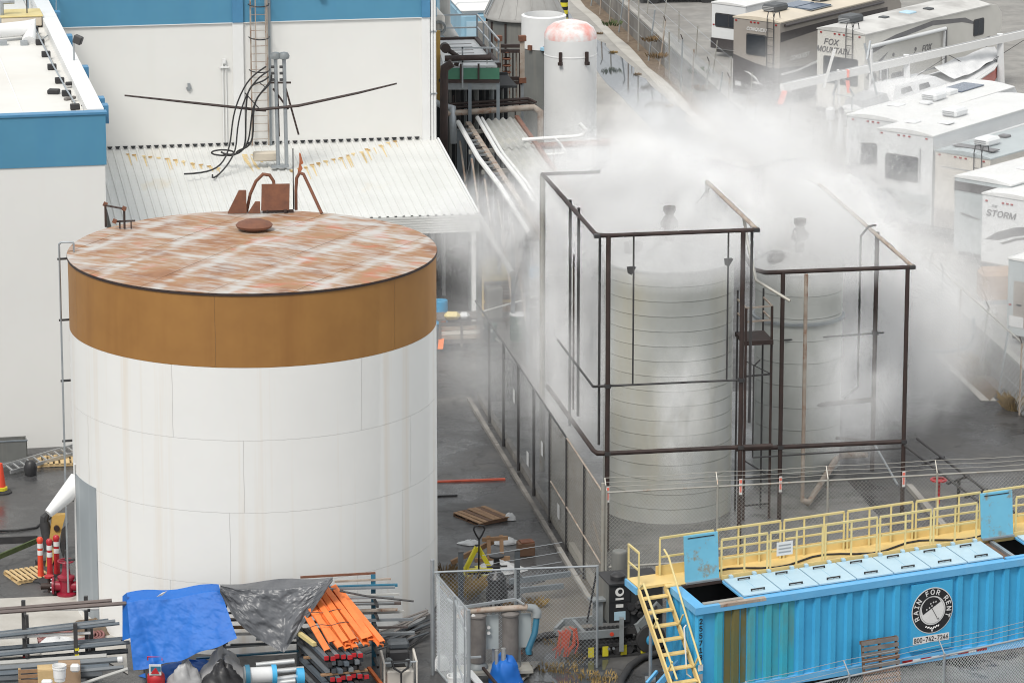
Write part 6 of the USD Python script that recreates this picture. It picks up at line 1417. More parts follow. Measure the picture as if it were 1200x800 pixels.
# rust runs on the canopy: narrow streaks of rusted metal lying in the troughs
mat('rust_run', (.60, .43, .18), (.70, .58, .36), 6, .7)
def canopy_pt(px, py, dz=.012):
    d = _ray(px, py); n = np.cross(EX, unit(EY * canopy_v + EZ * (zev - ztop))); o = Cl(0, -.03, ztop)
    t = np.dot(o - np.array([0, 0, CAM_H]), n) / np.dot(d, n); return np.array([0, 0, CAM_H]) + d * t + EZ * dz
rr = thing('rust_streaks', 'brownish rust runs down the canopy troughs below an old joint', 'rust')
dn = unit(EY * canopy_v + EZ * (zev - ztop))
mat('rust_dark', (.36, .21, .07), (.5, .34, .14), 6, .7)
for seg in ((150, 181, 208, 187), (208, 187, 262, 199), (340, 201, 405, 184), (405, 184, 466, 165)):
    n_s = int((seg[2] - seg[0]) / 4.5)
    for i in range(n_s):
        f = (i + rnd.uniform(0, .6)) / n_s; px = seg[0] + (seg[2] - seg[0]) * f; py = seg[1] + (seg[3] - seg[1]) * f
        q = canopy_pt(px, py); uu = np.dot(q - V3(C0[0], C0[1], 0), EX); vv = np.dot(q - V3(C0[0], C0[1], 0), EY); uu = math.floor((uu - canopy_u) / .305) * .305 + canopy_u + .1 + rnd.uniform(-.05, .07)
        zq = ztop + (zev - ztop) * (vv / canopy_v)
        a = Cl(uu, vv, zq + .012); w_r, L_ = rnd.uniform(.025, .055), rnd.choice([.25, .4, .6, .9, 1.6])
        obj('streak', MB().add([a - EX * w_r, a + EX * w_r, a + EX * w_r * .35 + dn * L_, a - EX * w_r * .35 + dn * L_], [[0, 1, 2], [0, 2, 3]]), 'rust_run', rr)
        if rnd.random() < .75:
            b = a + EZ * .004; obj('streak', MB().add([b - EX * .10 - dn * .06, b + EX * .09 - dn * .1, b + EX * .07 + dn * .1, b - EX * .06 + dn * .15], [[0, 1, 2], [0, 2, 3]]), 'rust_dark' if rnd.random() < .5 else 'rust_run', rr)
for px, L_ in ((283, 2.6), (289, 2.2), (296, 1.2)):
    a = canopy_pt(px, 181); obj('streak', MB().add([a - EX * .1, a + EX * .1, a + EX * .05 + dn * L_ + EX * .25, a - EX * .04 + dn * L_ + EX * .25], [[0, 1, 2], [0, 2, 3]]), 'rust_run', rr)

# ================================================================ PROCESS AREA BEYOND THE CANOPY
def lathe_thing(name, label, cat, px, py, parts, z=0.0):
    t = thing(name, label, cat, loc=G(px, py, z))
    for n_, prof, m_ in parts: obj(n_, MB().lathe(prof, n=40), m_, t, smooth=40)
    return t
cpz = lathe_thing('white_tank', 'tall white upright tank with a red-stained domed top', 'tank', 668, 206, [
    ('shell', [(1.15, 0), (1.15, 6.15)], 'white_paint'),
    ('dome', [(1.15, 6.15), (1.14, 6.35), (1.02, 6.6), (.75, 6.8), (.3, 6.93), (0, 6.95)], 'frost_red'), ('seam', [(1.15, 5.4), (1.162, 5.42), (1.162, 5.46), (1.15, 5.48)], 'white_paint')])
for a in (-1.95, -.95): obj('lug', MB().box(V3(1.2 * math.cos(a), 1.2 * math.sin(a), 5.45), (.12, .12, .5), a).box(V3(1.22 * math.cos(a), 1.22 * math.sin(a), 5.2), (.2, .16, .14), a), 'dark_rust', cpz)
gt2 = lathe_thing('grey_tank', 'grey open-topped tank with a white rim behind the white tank', 'tank', 637, 166, [
    ('shell', [(1.0, 0), (1.0, 4.4)], 'stack_grey'), ('white_collar', [(1.02, 4.4), (1.02, 5.85), (.9, 5.9), (.88, 5.3), (.88, 4.9)], 'white_paint'), ('inside', [(.879, 5.2), (0, 5.0)], 'dark_inside')])
for a in (-2.2, -1.5, -1.0): obj('bracket', MB().box(V3(1.05 * math.cos(a), 1.05 * math.sin(a), 4.5), (.18, .18, .22), a), 'rust', gt2)
obj('pressure_cap', MB().lathe([(.28, 0), (.26, .12), (0, .2)], o=(.1, -1.0, 4.42), n=16), 'sky_blue_steel', gt2, smooth=40)
cn_ = lathe_thing('cone_tower', 'big grey cooling drum with a conical hood and dark fan ring', 'cooling tower', 614, 132, [
    ('drum', [(1.72, 0), (1.72, 4.6)], 'stack_grey'), ('hood', [(1.78, 4.58), (1.9, 4.62), (1.9, 4.75), (1.1, 6.35), (1.05, 6.4)], 'cone_grey'),
    ('fan_ring', [(1.05, 6.35), (1.2, 6.4), (1.22, 6.62), (1.05, 6.75), (.85, 6.7), (.8, 6.5)], 'dark_steel'), ('fan_floor', [(.82, 6.52), (0, 6.45)], 'dark_inside')])
for k in range(14):
    a = k * 2 * math.pi / 14; obj('hood_rib', MB().bar(V3(1.9 * math.cos(a), 1.9 * math.sin(a), 4.76), V3(1.12 * math.cos(a), 1.12 * math.sin(a), 6.36), .05, .03), 'cone_grey', cn_)
for k in range(7):
    a = math.pi + k * math.pi / 6; obj('drum_stiffener', MB().bar(V3(1.75 * math.cos(a), 1.75 * math.sin(a), .2), V3(1.75 * math.cos(a), 1.75 * math.sin(a), 4.5), .09, .05), 'dark_rust', cn_)
obj('motor', MB().cyl(V3(0, 0, 6.5), V3(0, 0, 8.0), .38, 16), 'dark_steel', cn_, smooth=40)
obj('hood_ladder', MB().bar(V3(-1.85, -.5, 4.8), V3(-1.0, -.3, 6.5), .06).bar(V3(-1.75, -.75, 4.8), V3(-.95, -.5, 6.5), .06), 'galv', cn_)
# rusty scaffold between
sc_ = thing('rust_scaffold', 'rust-streaked pale frame tower with hanging rods below the cone hood', 'scaffold')
def S(px, py, y): return Y(px, py, y)
ys = 176.0
for px, pt in ((584, 45), (612, 44)):
    b = S(px, 130, ys); obj('column', MB().bar(V3(b[0], b[1], Zat(95, ys)), V3(b[0], b[1], Zat(pt, ys)), .2, .2), 'rust_pole', sc_)
    obj('column', MB().bar(V3(b[0], b[1], 0), V3(b[0], b[1], Zat(95, ys) - .002), .12, .12), 'galv', sc_)
    for q in (45, 94): obj('joint', MB().box(V3(b[0], b[1], Zat(q, ys)), (.3, .3, .22), YW), 'rust', sc_)
for py in (54, 60, 92, 97): obj('beam', MB().bar(S(585, py, ys), S(612, py, ys), .14, .14), 'dark_rust', sc_)
for k in range(6): obj('rod', MB().cyl(S(589 + 4 * k, 58, ys + .3), S(589 + 4 * k, 128, ys + .3), .035, 5), 'dark_rust' if k % 2 else 'rust_pole', sc_)
for k in range(4): obj('spring_ring', MB().lathe([(.15, 0), (.2, .04), (.15, .08)], o=S(594, 62 + 8 * k, ys + .1), n=12), 'rust', sc_)
# platform with green edge and railings
pf = thing('work_platform', 'raised steel platform with a green edge beam and railings', 'platform')
yp = 171.5; zp_ = Zat(77, yp)
PF0, PF1 = S(520, 77, yp), S(585, 77, yp)
PFr = S(541, 46, 10); 
back_y = 39.0 - zp_; 
Pb = G(541, 46, zp_); Pb2 = G(512, 47, zp_)
pfx = unit(V3(*(PF1 - PF0)[:2], 0)); dpt = 9.5
obj('deck', MB().prism(Polygon([tuple(PF0[:2]), tuple(PF1[:2]), tuple((Pb + pfx * .6)[:2]), tuple(Pb2[:2])]), .08, o=(0, 0, zp_ - .08)), 'bag_white', pf)
obj('green_edge', MB().bar(PF0 - EZ * .32 - EY * .06, PF1 - EZ * .32 - EY * .06, .08, .46), 'green_paint', pf)
obj('rust_edge', MB().bar(PF0 - EZ * .63 - EY * .06, PF1 - EZ * .63 - EY * .06, .12, .14), 'dark_rust', pf)
obj('side_edge', MB().bar(PF1 - EZ * .0, Pb + pfx * .6, .16, .2), 'dark_rust', pf)
obj('back_edge', MB().bar(Pb2, Pb + pfx * .6, .16, .2), 'dark_rust', pf)
obj('grey_fascia', MB().bar(PF0 - EZ * .85 - EY * .02, PF1 - EZ * .85 - EY * .02, .06, .28), 'machine_grey', pf)
for f in (.0, .47, .98): 
    q = PF0 + (PF1 - PF0) * f; obj('column', MB().bar(V3(q[0], q[1], 0), q - EZ * .7, .14), 'grey_steel', pf)
for f in (.3, .62): q = PF0 + (PF1 - PF0) * f - EY * .12; obj('edge_post', MB().bar(q - EZ * .6, q + EZ * .1, .08), 'dark_rust', pf)
for h in (.18, .75): obj('rail', MB().bar(PF0 + EZ * h - EY * .1, PF1 + EZ * h - EY * .1, .06), 'galv', pf)
obj('rail_post', MB().bar(PF0 + pfx * .75 - EY * .1 - EZ * .9, PF0 + pfx * .75 - EY * .1 + EZ * .8, .06).bar(PF0 + pfx * 1.75 - EY * .1 + EZ * .1, PF0 + pfx * 1.75 - EY * .1 + EZ * .75, .05), 'galv', pf)
obj('big_pipe', MB().tube([PF0 + EZ * .35 - EY * .3, PF0 + pfx * 1.9 + EZ * .4 - EY * .3], .12, 10), 'dark_rust', pf, smooth=40)
obj('pipe_head', MB().cyl(PF0 + EZ * .75 + pfx * .05 - EY * .25, PF0 + EZ * .75 + pfx * .05 + EY * .1, .2, 14).tube([PF0 + EZ * .7 + pfx * .1, PF0 + EZ * .35 + pfx * .6, PF0 + EZ * .0 + pfx * .5], .1, 8), 'dark_rust', pf)
ra, rb = Pb + pfx * .65, PF1
for k, f in enumerate((0, .3, .6, .97)): q = ra + (rb - ra) * f; obj('rail_post', MB().bar(q, q + EZ * 1.05, .07), 'grey_steel', pf)
for h in (1.05, .52): obj('rail', MB().bar(ra + EZ * h, rb + EZ * h, .06), 'galv', pf)
obj('rail', MB().bar(Pb2 + EZ * 1.05, ra + EZ * 1.05, .07).bar(Pb2 + EZ * .5, ra + EZ * .5, .06), 'galv', pf)
for i in range(7): obj('deck_strap', MB().bar(PF0 + (Pb2 - PF0) * (.1 + .12 * i) + pfx * .3, PF0 + (Pb2 - PF0) * (.12 + .12 * i) + pfx * 1.4, .06, .03), 'wood_grey', pf)
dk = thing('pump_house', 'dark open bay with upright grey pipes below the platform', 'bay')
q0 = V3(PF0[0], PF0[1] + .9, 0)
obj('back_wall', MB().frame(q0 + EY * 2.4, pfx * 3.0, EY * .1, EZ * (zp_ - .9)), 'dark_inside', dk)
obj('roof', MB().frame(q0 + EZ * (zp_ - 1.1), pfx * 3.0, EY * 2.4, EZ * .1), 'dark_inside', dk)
for k in range(7): obj('pipe', MB().cyl(q0 + pfx * (.3 + .36 * k) + EY * (.4 + .3 * (k % 3)), q0 + pfx * (.3 + .36 * k) + EY * (.4 + .3 * (k % 3)) + EZ * (zp_ - 1.2), .06 + .05 * (k % 2), 10), ['stack_grey', 'dark_steel', 'machine_grey'][k % 3], dk, smooth=40)
# blue-white trucks behind the platform
for i, (px, py, w_t, label) in enumerate(((528, 42, 2.9, 'pale blue truck body with a white roof behind the platform, the rear one'), (541, 62, 2.3, 'pale blue truck cab with a white roof right behind the platform railing'))):
    t = thing('truck_body', label, 'truck'); b = G(px, py)
    obj('body', MB().cbox(b + EX * w_t / 2 + EY * 3 + EZ * 1.1, (w_t, 6, 1.8), .15, YW), 'sky_blue_steel', t)
    obj('roof', MB().cbox(b + EX * w_t / 2 + EY * 3 + EZ * 2.15, (w_t + .1, 6.1, .3), .14, YW), 'white_paint', t)
    obj('rear_panel', MB().frame(b - EY * .03 + EX * .25 + EZ * .5, EX * (w_t - .5), EY * .028, EZ * 1.1), 'lid_blue', t)
    for a in (.2, w_t - .5): obj('wheel', MB().cyl(b + EX * a + EY * .8 + EZ * .38, b + EX * (a + .28) + EY * .8 + EZ * .38, .38, 16), 'black_rubber', t)
# background clutter far left of the cone
bgc = thing('machinery_bank', 'bank of dark machinery and pipes at the top behind the trucks', 'machinery')
for i in range(16):
    b = G(510 + 8.2 * i, 6 - (i % 3) * 6 + 12); h_ = 1.2 + 1.1 * ((i * 7) % 5) / 4
    obj('unit', MB().cbox(b + EY * 6 + EZ * h_ / 2, (.42, .9, h_), .06, YW), ['stack_grey', 'dark_steel', 'box_blue', 'machine_grey', 'dark_rust', 'rust_pole'][(i * 5) % 6], bgc)
for i in range(6): obj('pipe_run', MB().cyl(G(508, 14, .6 + .4 * i) + EY * 4, G(640, 10, .6 + .4 * i) + EY * 4, .09, 8), ['galv', 'dark_rust', 'machine_grey'][i % 3], bgc, smooth=40)
lp_ = thing('large_pipes', 'thick pale pipes rising left of the platform', 'pipes')
obj('pipe', MB().tube([S(521, -10, 179), S(522, 28, 179), S(526, 38, 179), S(534, 48, 178)], .22, 10), 'pipe_pale', lp_, smooth=40)
obj('pipe', MB().tube([S(506, 12, 176), S(513, 22, 175), S(514, 34, 175)], .24, 10), 'rv_beige', lp_, smooth=40)
obj('pipe_end', MB().lathe([(.2, 0), (.3, .0), (.3, .2), (.2, .2)], o=S(514.5, 33, 174.6), n=16, M=np.array([[1, 0, 0], [0, 0, 1], [0, 1, 0.]])), 'machine_grey', lp_)
obj('rust_column', MB().bar(S(513, 36, 174), S(513.5, 118, 174), .2, .2), 'ochre_steel', lp_)
obj('pipe', MB().tube([S(565, 26, 182), S(566, 58, 182)], .24, 10), 'concrete', lp_, smooth=40)
obj('dark_column', MB().tube([S(530, 74, 169), S(521, 80, 169), S(520.5, 88, 169), S(520, 192, 169)], .17, 10), 'dark_rust', lp_, smooth=40)
for i, (px, m_) in enumerate(((535, 'yellow_paint'), (661, 'yellow_bright'), (648, 'yellow_bright'))):
    if i == 0: continue
    b = G(px, 28 if i == 1 else 20); t = thing('bollard', ['', 'yellow and black striped bollard right of the cone hood', 'plain yellow bollard at the top right of the cone hood'][i], 'bollard', loc=b)
    obj('post', MB().lathe([(.2, 0), (.2, 1.35), (.15, 1.45), (0, 1.47)], n=16), m_, t, smooth=40)
    if i == 1:
        for z in (.35, .75, 1.15): obj('stripe', MB().lathe([(.205, z), (.205, z + .18)], n=16), 'ink', t, smooth=True)
# pipe gallery with corrugated roof
pgz = 5.0
GA, GB_ = G(562, 141, pgz), G(590, 139, pgz)
gx = unit(V3(GB_[0] - GA[0], GB_[1] - GA[1], 0)); gy = unit(G(660, 240, pgz) - G(590, 139, pgz)); gy[2] = 0; gy = unit(gy)
pg = thing('pipe_gallery', 'low pipe gallery with a rust-edged corrugated roof running towards the steaming tanks', 'gallery')
GL = 21.0; GW = 1.55
def gal(a, b, z): return GA + gx * a + gy * b + EZ * (z - pgz)
for k in range(7):
    m = MB(); y0_, y1_ = k * 3.0, k * 3.0 + 3.04
    pr_ = []
    n_c = 5
    for j in range(n_c * 6 + 1):
        a = GW * j / (n_c * 6); pr_.append((a, .055 * math.sin(2 * math.pi * j / 6)))
    v = [gal(a, y0_, pgz + h + .02 * (k % 2)) for a, h in pr_] + [gal(a, y1_, pgz + h + .02 * (k % 2)) for a, h in pr_]; n_ = len(pr_)
    m.add(v, [[i, i + n_, i + n_ + 1, i + 1] for i in range(n_ - 1)])
    obj('roof_sheet', m, 'sheet_grey', pg, smooth=50)
obj('edge_beam', MB().bar(gal(GW + .06, 0, pgz), gal(GW + .06, GL, pgz), .16, .2), 'rust', pg)
obj('edge_beam', MB().bar(gal(-.5, 0, pgz - .1), gal(-.5, GL, pgz - .1), .2, .16), 'rust_pole', pg)
for a, z, r_, m_ in ((-.12, pgz + .15, .085, 'print_white'), (.08, pgz + .12, .06, 'print_white'), (-.95, pgz + .02, .1, 'print_white')):
    obj('pipe', MB().tube([gal(a, .2, z), gal(a - .1, GL * .35, z), gal(a + .05, GL * .62, z), gal(a, GL, z)], r_, 8), m_, pg, smooth=40)
obj('pipe', MB().tube([gal(-1.55, 3, pgz - 1.4), gal(-1.6, GL, pgz - 1.4)], .12, 8), 'pipe_pale', pg, smooth=40)
for k in range(24): obj('ladder_rung', MB().bar(gal(-.88, .8 + .72 * k, pgz - .05), gal(-.5, .8 + .72 * k, pgz - .05), .05, .08), 'galv' if k % 3 else 'dark_steel', pg)
for k in range(6):
    for a in (-.95, GW): obj('column', MB().bar(gal(a, 1 + 3.9 * k, 0), gal(a, 1 + 3.9 * k, pgz - .12), .14 if k else .3), 'grey_steel', pg)
    obj('cross_beam', MB().bar(gal(-1.1, 1 + 3.9 * k, pgz - .25), gal(GW + .1, 1 + 3.9 * k, pgz - .25), .12, .16), 'galv_rusty', pg)
    if k < 5:
        obj('brace', MB().bar(gal(-1.0, 1 + 3.9 * k, pgz - .5), gal(-1.0, 1 + 3.9 * (k + 1), 1.6), .07), 'rust_pole', pg)
        obj('brace', MB().bar(gal(-1.0, 1 + 3.9 * k, 1.6), gal(-1.0, 1 + 3.9 * (k + 1), pgz - .5), .07), 'galv', pg)
obj('top_header', MB().tube([gal(-1.4, -.6, pgz + .25), gal(GW + .9, -.6, pgz + .25), gal(GW + 1.15, -.3, pgz + .1), gal(GW + 1.15, -.3, pgz - 1.6)], .12, 10), 'rust_pole', pg, smooth=40)
for z in (.55, .4): obj('header_rail', MB().tube([gal(-1.2, -1.0, pgz + z), gal(GW + .7, -1.0, pgz + z), gal(GW + 1.0, -.6, pgz + z - .1)], .06, 8), 'dark_rust', pg, smooth=40)
for k in range(4): obj('header_post', MB().bar(gal(-1 + .9 * k, -1.0, pgz - .3), gal(-1 + .9 * k, -1.0, pgz + .9 - .2 * k), .05), 'dark_rust', pg)
obj('left_header', MB().tube([gal(-2.2, -2.5, pgz + .7), gal(-1.5, -1.2, pgz + .5), gal(-1.1, -.6, pgz + .45), gal(-1.05, -.55, pgz - 1)], .13, 10), 'galv', pg, smooth=40)
# cabinets and small stuff under the gallery
for i in range(9):
    b = gal(-2.2 + .5 * (i % 3), 1.0 + 1.5 * i, 0); t = thing('cabinet', f'equipment cabinet under the pipe gallery, {ORDS[i]} counted from the far end', 'cabinet', 'cabinets under the pipe gallery')
    h_ = 1.2 + .5 * ((i * 5) % 4)
    obj('body', MB().cbox(b + EZ * h_ / 2, (.6, .5, h_), .03, YW), ['machine_grey', 'dark_steel', 'rv_grey', 'stack_grey', 'ochre_steel'][i % 5], t)
    obj('door_panel', MB().frame(b + V3(-.24, -.262, .15), EX * .48, EY * .012, EZ * (h_ - .3)), ['galv', 'machine_grey'][i % 2], t)
for i in range(8):
    q = gal(-2.6 - .1 * (i % 2), .5 + 1.2 * i, 0); tag(obj('stand_pipe', MB().cyl(q, q + EZ * (3.2 - .2 * (i % 3)), .07, 8), ['galv', 'print_white', 'dark_rust'][i % 3], smooth=40), f'upright service pipe beside the canopy edge, {ORDS[i]} from the far end', 'pipe', 'service pipes by the canopy')
# header pipes in front of the white tank
hp = thing('header_pipes', 'white and rusty header pipes crossing in front of the white tank', 'pipes')
yh = 166.5
obj('pipe', MB().tube([S(612, 164, yh), S(676, 160, yh), S(684, 158, yh), S(686, 152, yh), S(679, 145, yh)], .08, 8), 'print_white', hp, smooth=40)
obj('pipe', MB().tube([S(622, 172, yh), S(716, 167, yh)], .14, 10), 'rust', hp, smooth=40)
obj('pipe', MB().tube([S(632, 182, yh), S(660, 180, yh), S(664, 178, yh)], .06, 8), 'print_white', hp, smooth=40)
obj('pipe', MB().tube([S(650, 162, yh - .2), S(658, 170, yh - .2), S(663, 180, yh - .2), S(663, 205, yh - .2)], .05, 8), 'print_white', hp, smooth=40)
for px in (649, 695, 715): q = S(px, 170, yh); obj('stanchion', MB().bar(V3(q[0], q[1], 0), q, .1 if px != 649 else .05), 'rust_pole', hp)

# ================================================================ THE LOT BEYOND THE WALL
lf = thing('wall_fence', 'leaning chain link fence posts along the retaining wall', 'fence')
fx = W0 - wn * .45
Lf = np.linalg.norm(W1 - W0) + 14
k = 0; d_ = 1.0
while d_ < Lf:
    b = fx + wd * d_; tip = b + EZ * (2.6 + rnd.uniform(-.15, .15)) + V3(rnd.uniform(-.05, .35), rnd.uniform(-.1, .1), 0)
    obj('post', MB().cyl(b, tip, .04, 7), ['galv', 'rust_pole', 'galv_rusty'][k % 3], lf, smooth=40)
    if k % 2 == 0: obj('wire_arm', MB().bar(tip, tip + wn * -.1 + EZ * .25, .04), 'dark_rust', lf)
    d_ += 2.75; k += 1
for z in (2.5,): obj('top_rail', MB().cyl(fx + wd * 52 + EZ * z + wn * .12, fx + wd * Lf + EZ * z + wn * .12, .03, 6), 'galv_rusty', lf, smooth=40)
for z in (.9, 1.6, 2.3): obj('fence_wire', MB().tube([fx + EZ * z, fx + wd * Lf + EZ * z], .008, 4), 'galv', lf)
obj('chain_link', link_mesh(fx + wd * 30, fx + wd * Lf, .1, 2.5, .14, .0045), 'galv', lf, kind='stuff')
f2 = thing('wire_fence', 'thin wire fence on posts along the lot side of the wall top', 'fence')
for k in range(14):
    b = W0 + wn * .8 + wd * (2 + 4.2 * k) + EZ * LOT; obj('post', MB().cyl(b, b + EZ * 1.6 + V3(.1 * (k % 3), 0, 0), .03, 6), 'galv_rusty', f2)
for z in (.8, 1.5): obj('wire', MB().tube([W0 + wn * .8 + EZ * (LOT + z), W0 + wn * .8 + wd * 58 + EZ * (LOT + z)], .01, 4), 'galv', f2)
for k in range(9):
    c = G(690 + 26 * k, 30 + 19 * k, LOT) + wn * (1.2 + .9 * (k % 2))
    R_ = random.Random(k); m = MB()
    for i in range(90):
        a, d = R_.uniform(0, 6.28), .5 * math.sqrt(R_.random()); b = c + V3(d * math.cos(a), d * math.sin(a), 0); l = R_.uniform(.1, .3); o = V3(math.cos(a), math.sin(a), 0) * l * .5; s_ = V3(-math.sin(a), math.cos(a), 0) * .025
        m.add([b - s_, b + s_, b + o * .5 + EZ * l * .7 + s_, b + o + EZ * l * .8], [[0, 1, 2], [0, 2, 3]])
    tag(obj('weed', m, 'weed_green' if k in (0, 3, 7) else 'weed_brown'), ('green' if k in (0, 3, 7) else 'brown') + f' weed clump on the lot side of the wall, {["first", "second", "third", "fourth", "fifth", "sixth", "seventh", "eighth", "ninth"][k]} from the top', 'weed')
ins = {}
# ---------------------------------------------------------------- trailers and motor homes
HD = math.radians(52)
class Rig:
    """a vehicle with its rear facing the yard; the corner nearest the camera is the origin, x along the length, y across towards the left"""
    def __init__(s, name, label, cat, corner, L, W, H, hd=HD, floor=.55):
        s.t = thing(name, label, cat); s.o = V3(corner[0], corner[1], LOT); s.x = V3(math.cos(hd), math.sin(hd), 0); s.y = V3(-math.sin(hd), math.cos(hd), 0); s.L, s.W, s.H, s.f = L, W, H, floor
        s.R = np.column_stack([-s.y, EZ, -s.x]); s.S = np.column_stack([s.x, EZ, -s.y])
    def p(s, a, b, z): return s.o + s.x * a + s.y * b + EZ * z
    def box(s, n, a0, a1, b0, b1, z0, z1, m, bev=0.0, parent=None, label=None):
        c = s.p((a0 + a1) / 2, (b0 + b1) / 2, (z0 + z1) / 2); M_ = np.column_stack([s.x, s.y, EZ]); sz = (a1 - a0, b1 - b0, z1 - z0)
        mb = MB().cbox(c, sz, bev, M=M_) if bev else MB().box(c, sz, M=M_)
        return obj(n, mb, m, parent or s.t, label=label)
    def rear(s, n, poly, m, d=.006, lift=.0, parent=None):      # outline on the rear wall: (across from the left seen from behind, height)
        P = Polygon([(-s.W + q[0], q[1]) for q in poly]) if not hasattr(poly, 'geoms') else poly
        return obj(n, MB().prism(P, d, s.R, s.p(-lift, 0, 0) if True else 0), m, parent or s.t)
    def side(s, n, poly, m, d=.006, lift=.0, parent=None):
        return obj(n, MB().prism(Polygon(poly), d, s.S, s.p(0, -lift, 0)), m, parent or s.t)
    def rrect(s, a0, a1, z0, z1, r=.08): return list(sbox(a0, z0, a1, z1).buffer(-r).buffer(r, 6).exterior.coords)[:-1]
    def body(s, m, roof_m, prof=None, crown=.12, trim=None):
        prof = prof or [(0, s.f), (s.L, s.f), (s.L, s.H - .5), (s.L - .45, s.H), (0, s.H)]
        obj('body', MB().prism(Polygon(prof), s.W, np.column_stack([s.x, EZ, -s.y]), s.p(0, s.W, 0)), m, s.t)
        top = max(q[0] for q in prof if abs(q[1] - s.H) < 1e-6)
        n = 8; v = []
        for a in (-.03, top):
            for j in range(n + 1): v.append(s.p(a, -.04 + (s.W + .08) * j / n, s.H + .006 + crown * math.sin(math.pi * j / n)))
        mb = MB().add(v, [[j, j + 1, n + 2 + j, n + 1 + j][::-1] for j in range(n)])
        for a, fl in ((-.03, 0), (top, 1)):
            q = [s.p(a, -.04 + (s.W + .08) * j / n, s.H + .006 + crown * math.sin(math.pi * j / n)) for j in range(n + 1)]; b = [s.p(a, -.04 + (s.W + .08) * j / n, s.H - .05) for j in range(n + 1)]
            mb.add(q + b, [[j, j + 1, n + 2 + j, n + 1 + j] if fl else [j + 1, j, n + 1 + j, n + 2 + j] for j in range(n)])
        for b_ in (-.04, s.W + .04): mb.add([s.p(-.03, b_, s.H - .05), s.p(top, b_, s.H - .05), s.p(top, b_, s.H + .006), s.p(-.03, b_, s.H + .006)], [[0, 1, 2, 3] if b_ < 0 else [3, 2, 1, 0]])
        obj('roof', mb, roof_m, s.t, smooth=40)
    def window(s, where, a0, a1, z0, z1, fr='window_frame', gl='glass_dark', r=.1):
        f = getattr(s, where)('window', s.rrect(a0, a1, z0, z1, r), fr, .012, .006)
        getattr(s, where)('pane', s.rrect(a0 + .06, a1 - .06, z0 + .06, z1 - .06, r * .7), gl, .008, .014, parent=f)
        if where == 'side' or a1 - a0 > 1.2: getattr(s, where)('mullion', [((a0 + a1) / 2 - .02, z0 + .05), ((a0 + a1) / 2 + .02, z0 + .05), ((a0 + a1) / 2 + .02, z1 - .05), ((a0 + a1) / 2 - .02, z1 - .05)], fr, .006, .02, parent=f)
    def ladder(s, b, z0=None):
        m = 'window_frame'
        for q in (b, b + .36):
            obj('ladder_rail', MB().tube([s.p(-.1, q, z0 or s.f + .5), s.p(-.1, q, s.H + .15), s.p(.0, q, s.H + .42), s.p(.35, q, s.H + .4), s.p(.42, q, s.H + .12)], .02, 6), m, s.t, smooth=40)
        for k in range(int((s.H - (z0 or s.f + .5)) / .4)): obj('ladder_rung', MB().cyl(s.p(-.1, b, (z0 or s.f + .5) + .2 + .4 * k), s.p(-.1, b + .36, (z0 or s.f + .5) + .2 + .4 * k), .016, 5), m, s.t)
    def lamps(s, at, z=None):
        for a in at: s.rear('marker_lamp', [(a - .05, (z or s.H - .16) - .03), (a + .05, (z or s.H - .16) - .03), (a + .05, (z or s.H - .16) + .03), (a - .05, (z or s.H - .16) + .03)], 'lamp_red', .03)
    def ac(s, a, b, m='rv_white', sz=(1.0, .72, .32)):
        z = s.H + .12; k = s.box('air_conditioner', a - sz[0] / 2, a + sz[0] / 2, b - sz[1] / 2, b + sz[1] / 2, z, z + sz[2], m, .09)
        for q in range(3): s.box('grille', a - sz[0] / 2 - .012, a - sz[0] / 2 + .03, b - sz[1] / 2 + .1, b + sz[1] / 2 - .1, z + .06 + .075 * q, z + .1 + .075 * q, 'print_grey', 0, k)
    def vent(s, a, b, m='rv_white', w=.4, h=.1): s.box('roof_vent', a - w / 2, a + w / 2, b - w / 2, b + w / 2, s.H + .11, s.H + .12 + h, m, .03)
    def wheels(s, at, r=.38):
        for a in at:
            for b in (.0, s.W - .24):
                w = obj('wheel', MB().cyl(s.p(a, b - .0, r), s.p(a, b + .24, r), r, 20), 'black_rubber', s.t, smooth=40)
                obj('rim', MB().cyl(s.p(a, b - .012, r), s.p(a, b + .1, r), r * .55, 14), 'galv', w, smooth=40)
    def under(s, m='rv_dark'): s.box('chassis', .15, s.L - .3, .15, s.W - .15, s.f - .18, s.f - .005, m)
    def bumper(s, m='rv_dark'): s.box('bumper', -.14, -.02, .1, s.W - .1, s.f - .12, s.f + .06, m)
    def awning(s, a0, a1, z, m='rv_white', r=.07): obj('awning', MB().cyl(s.p(a0, -r - .01, z), s.p(a1, -r - .01, z), r, 10), m, s.t, smooth=40)
    def words(s, where, txt, h, c, z, m, sx=1.0):
        M_ = (s.R if where == 'rear' else s.S) @ np.array([[1, .28, 0], [0, 1, 0], [0, 0, 1.0]])
        o = s.p(-.014, s.W - c, z) if where == 'rear' else s.p(c, -.014, z)
        obj('lettering', MB().text(txt, h, M_, o, .006, True, True, sx), m, s.t, kind='stuff')

# beige motor home at the top
r = Rig('travel_trailer', 'grey-brown trailer with tan roof and dark lower half, leftmost at the top', 'trailer', G(913, 113, LOT + .55), 10.2, 2.6, 4.0)
r.body('rv_taupe', 'rv_tan_roof'); r.under(); r.bumper(); r.wheels((5.2, 6.2))
r.rear('lower_panel', [(.0, r.f + .01), (2.6, r.f + .01), (2.6, 1.85), (2.1, 1.82), (1.2, 1.95), (.5, 2.12), (0, 2.25)], 'rv_dark', .01)
r.side('lower_panel', [(0, r.f + .01), (9.3, r.f + .01), (9.3, 1.4), (5, 1.5), (2.5, 1.65), (0, 1.85)], 'rv_dark', .01)
r.rear('swoosh', [(.6, 1.52), (.9, 1.5), (1.3, 1.3), (1.55, 1.0), (1.3, .98), (1.0, 1.05), (1.25, 1.08), (1.42, 1.06), (1.2, 1.28), (.9, 1.42)], 'print_white', .006, .011)
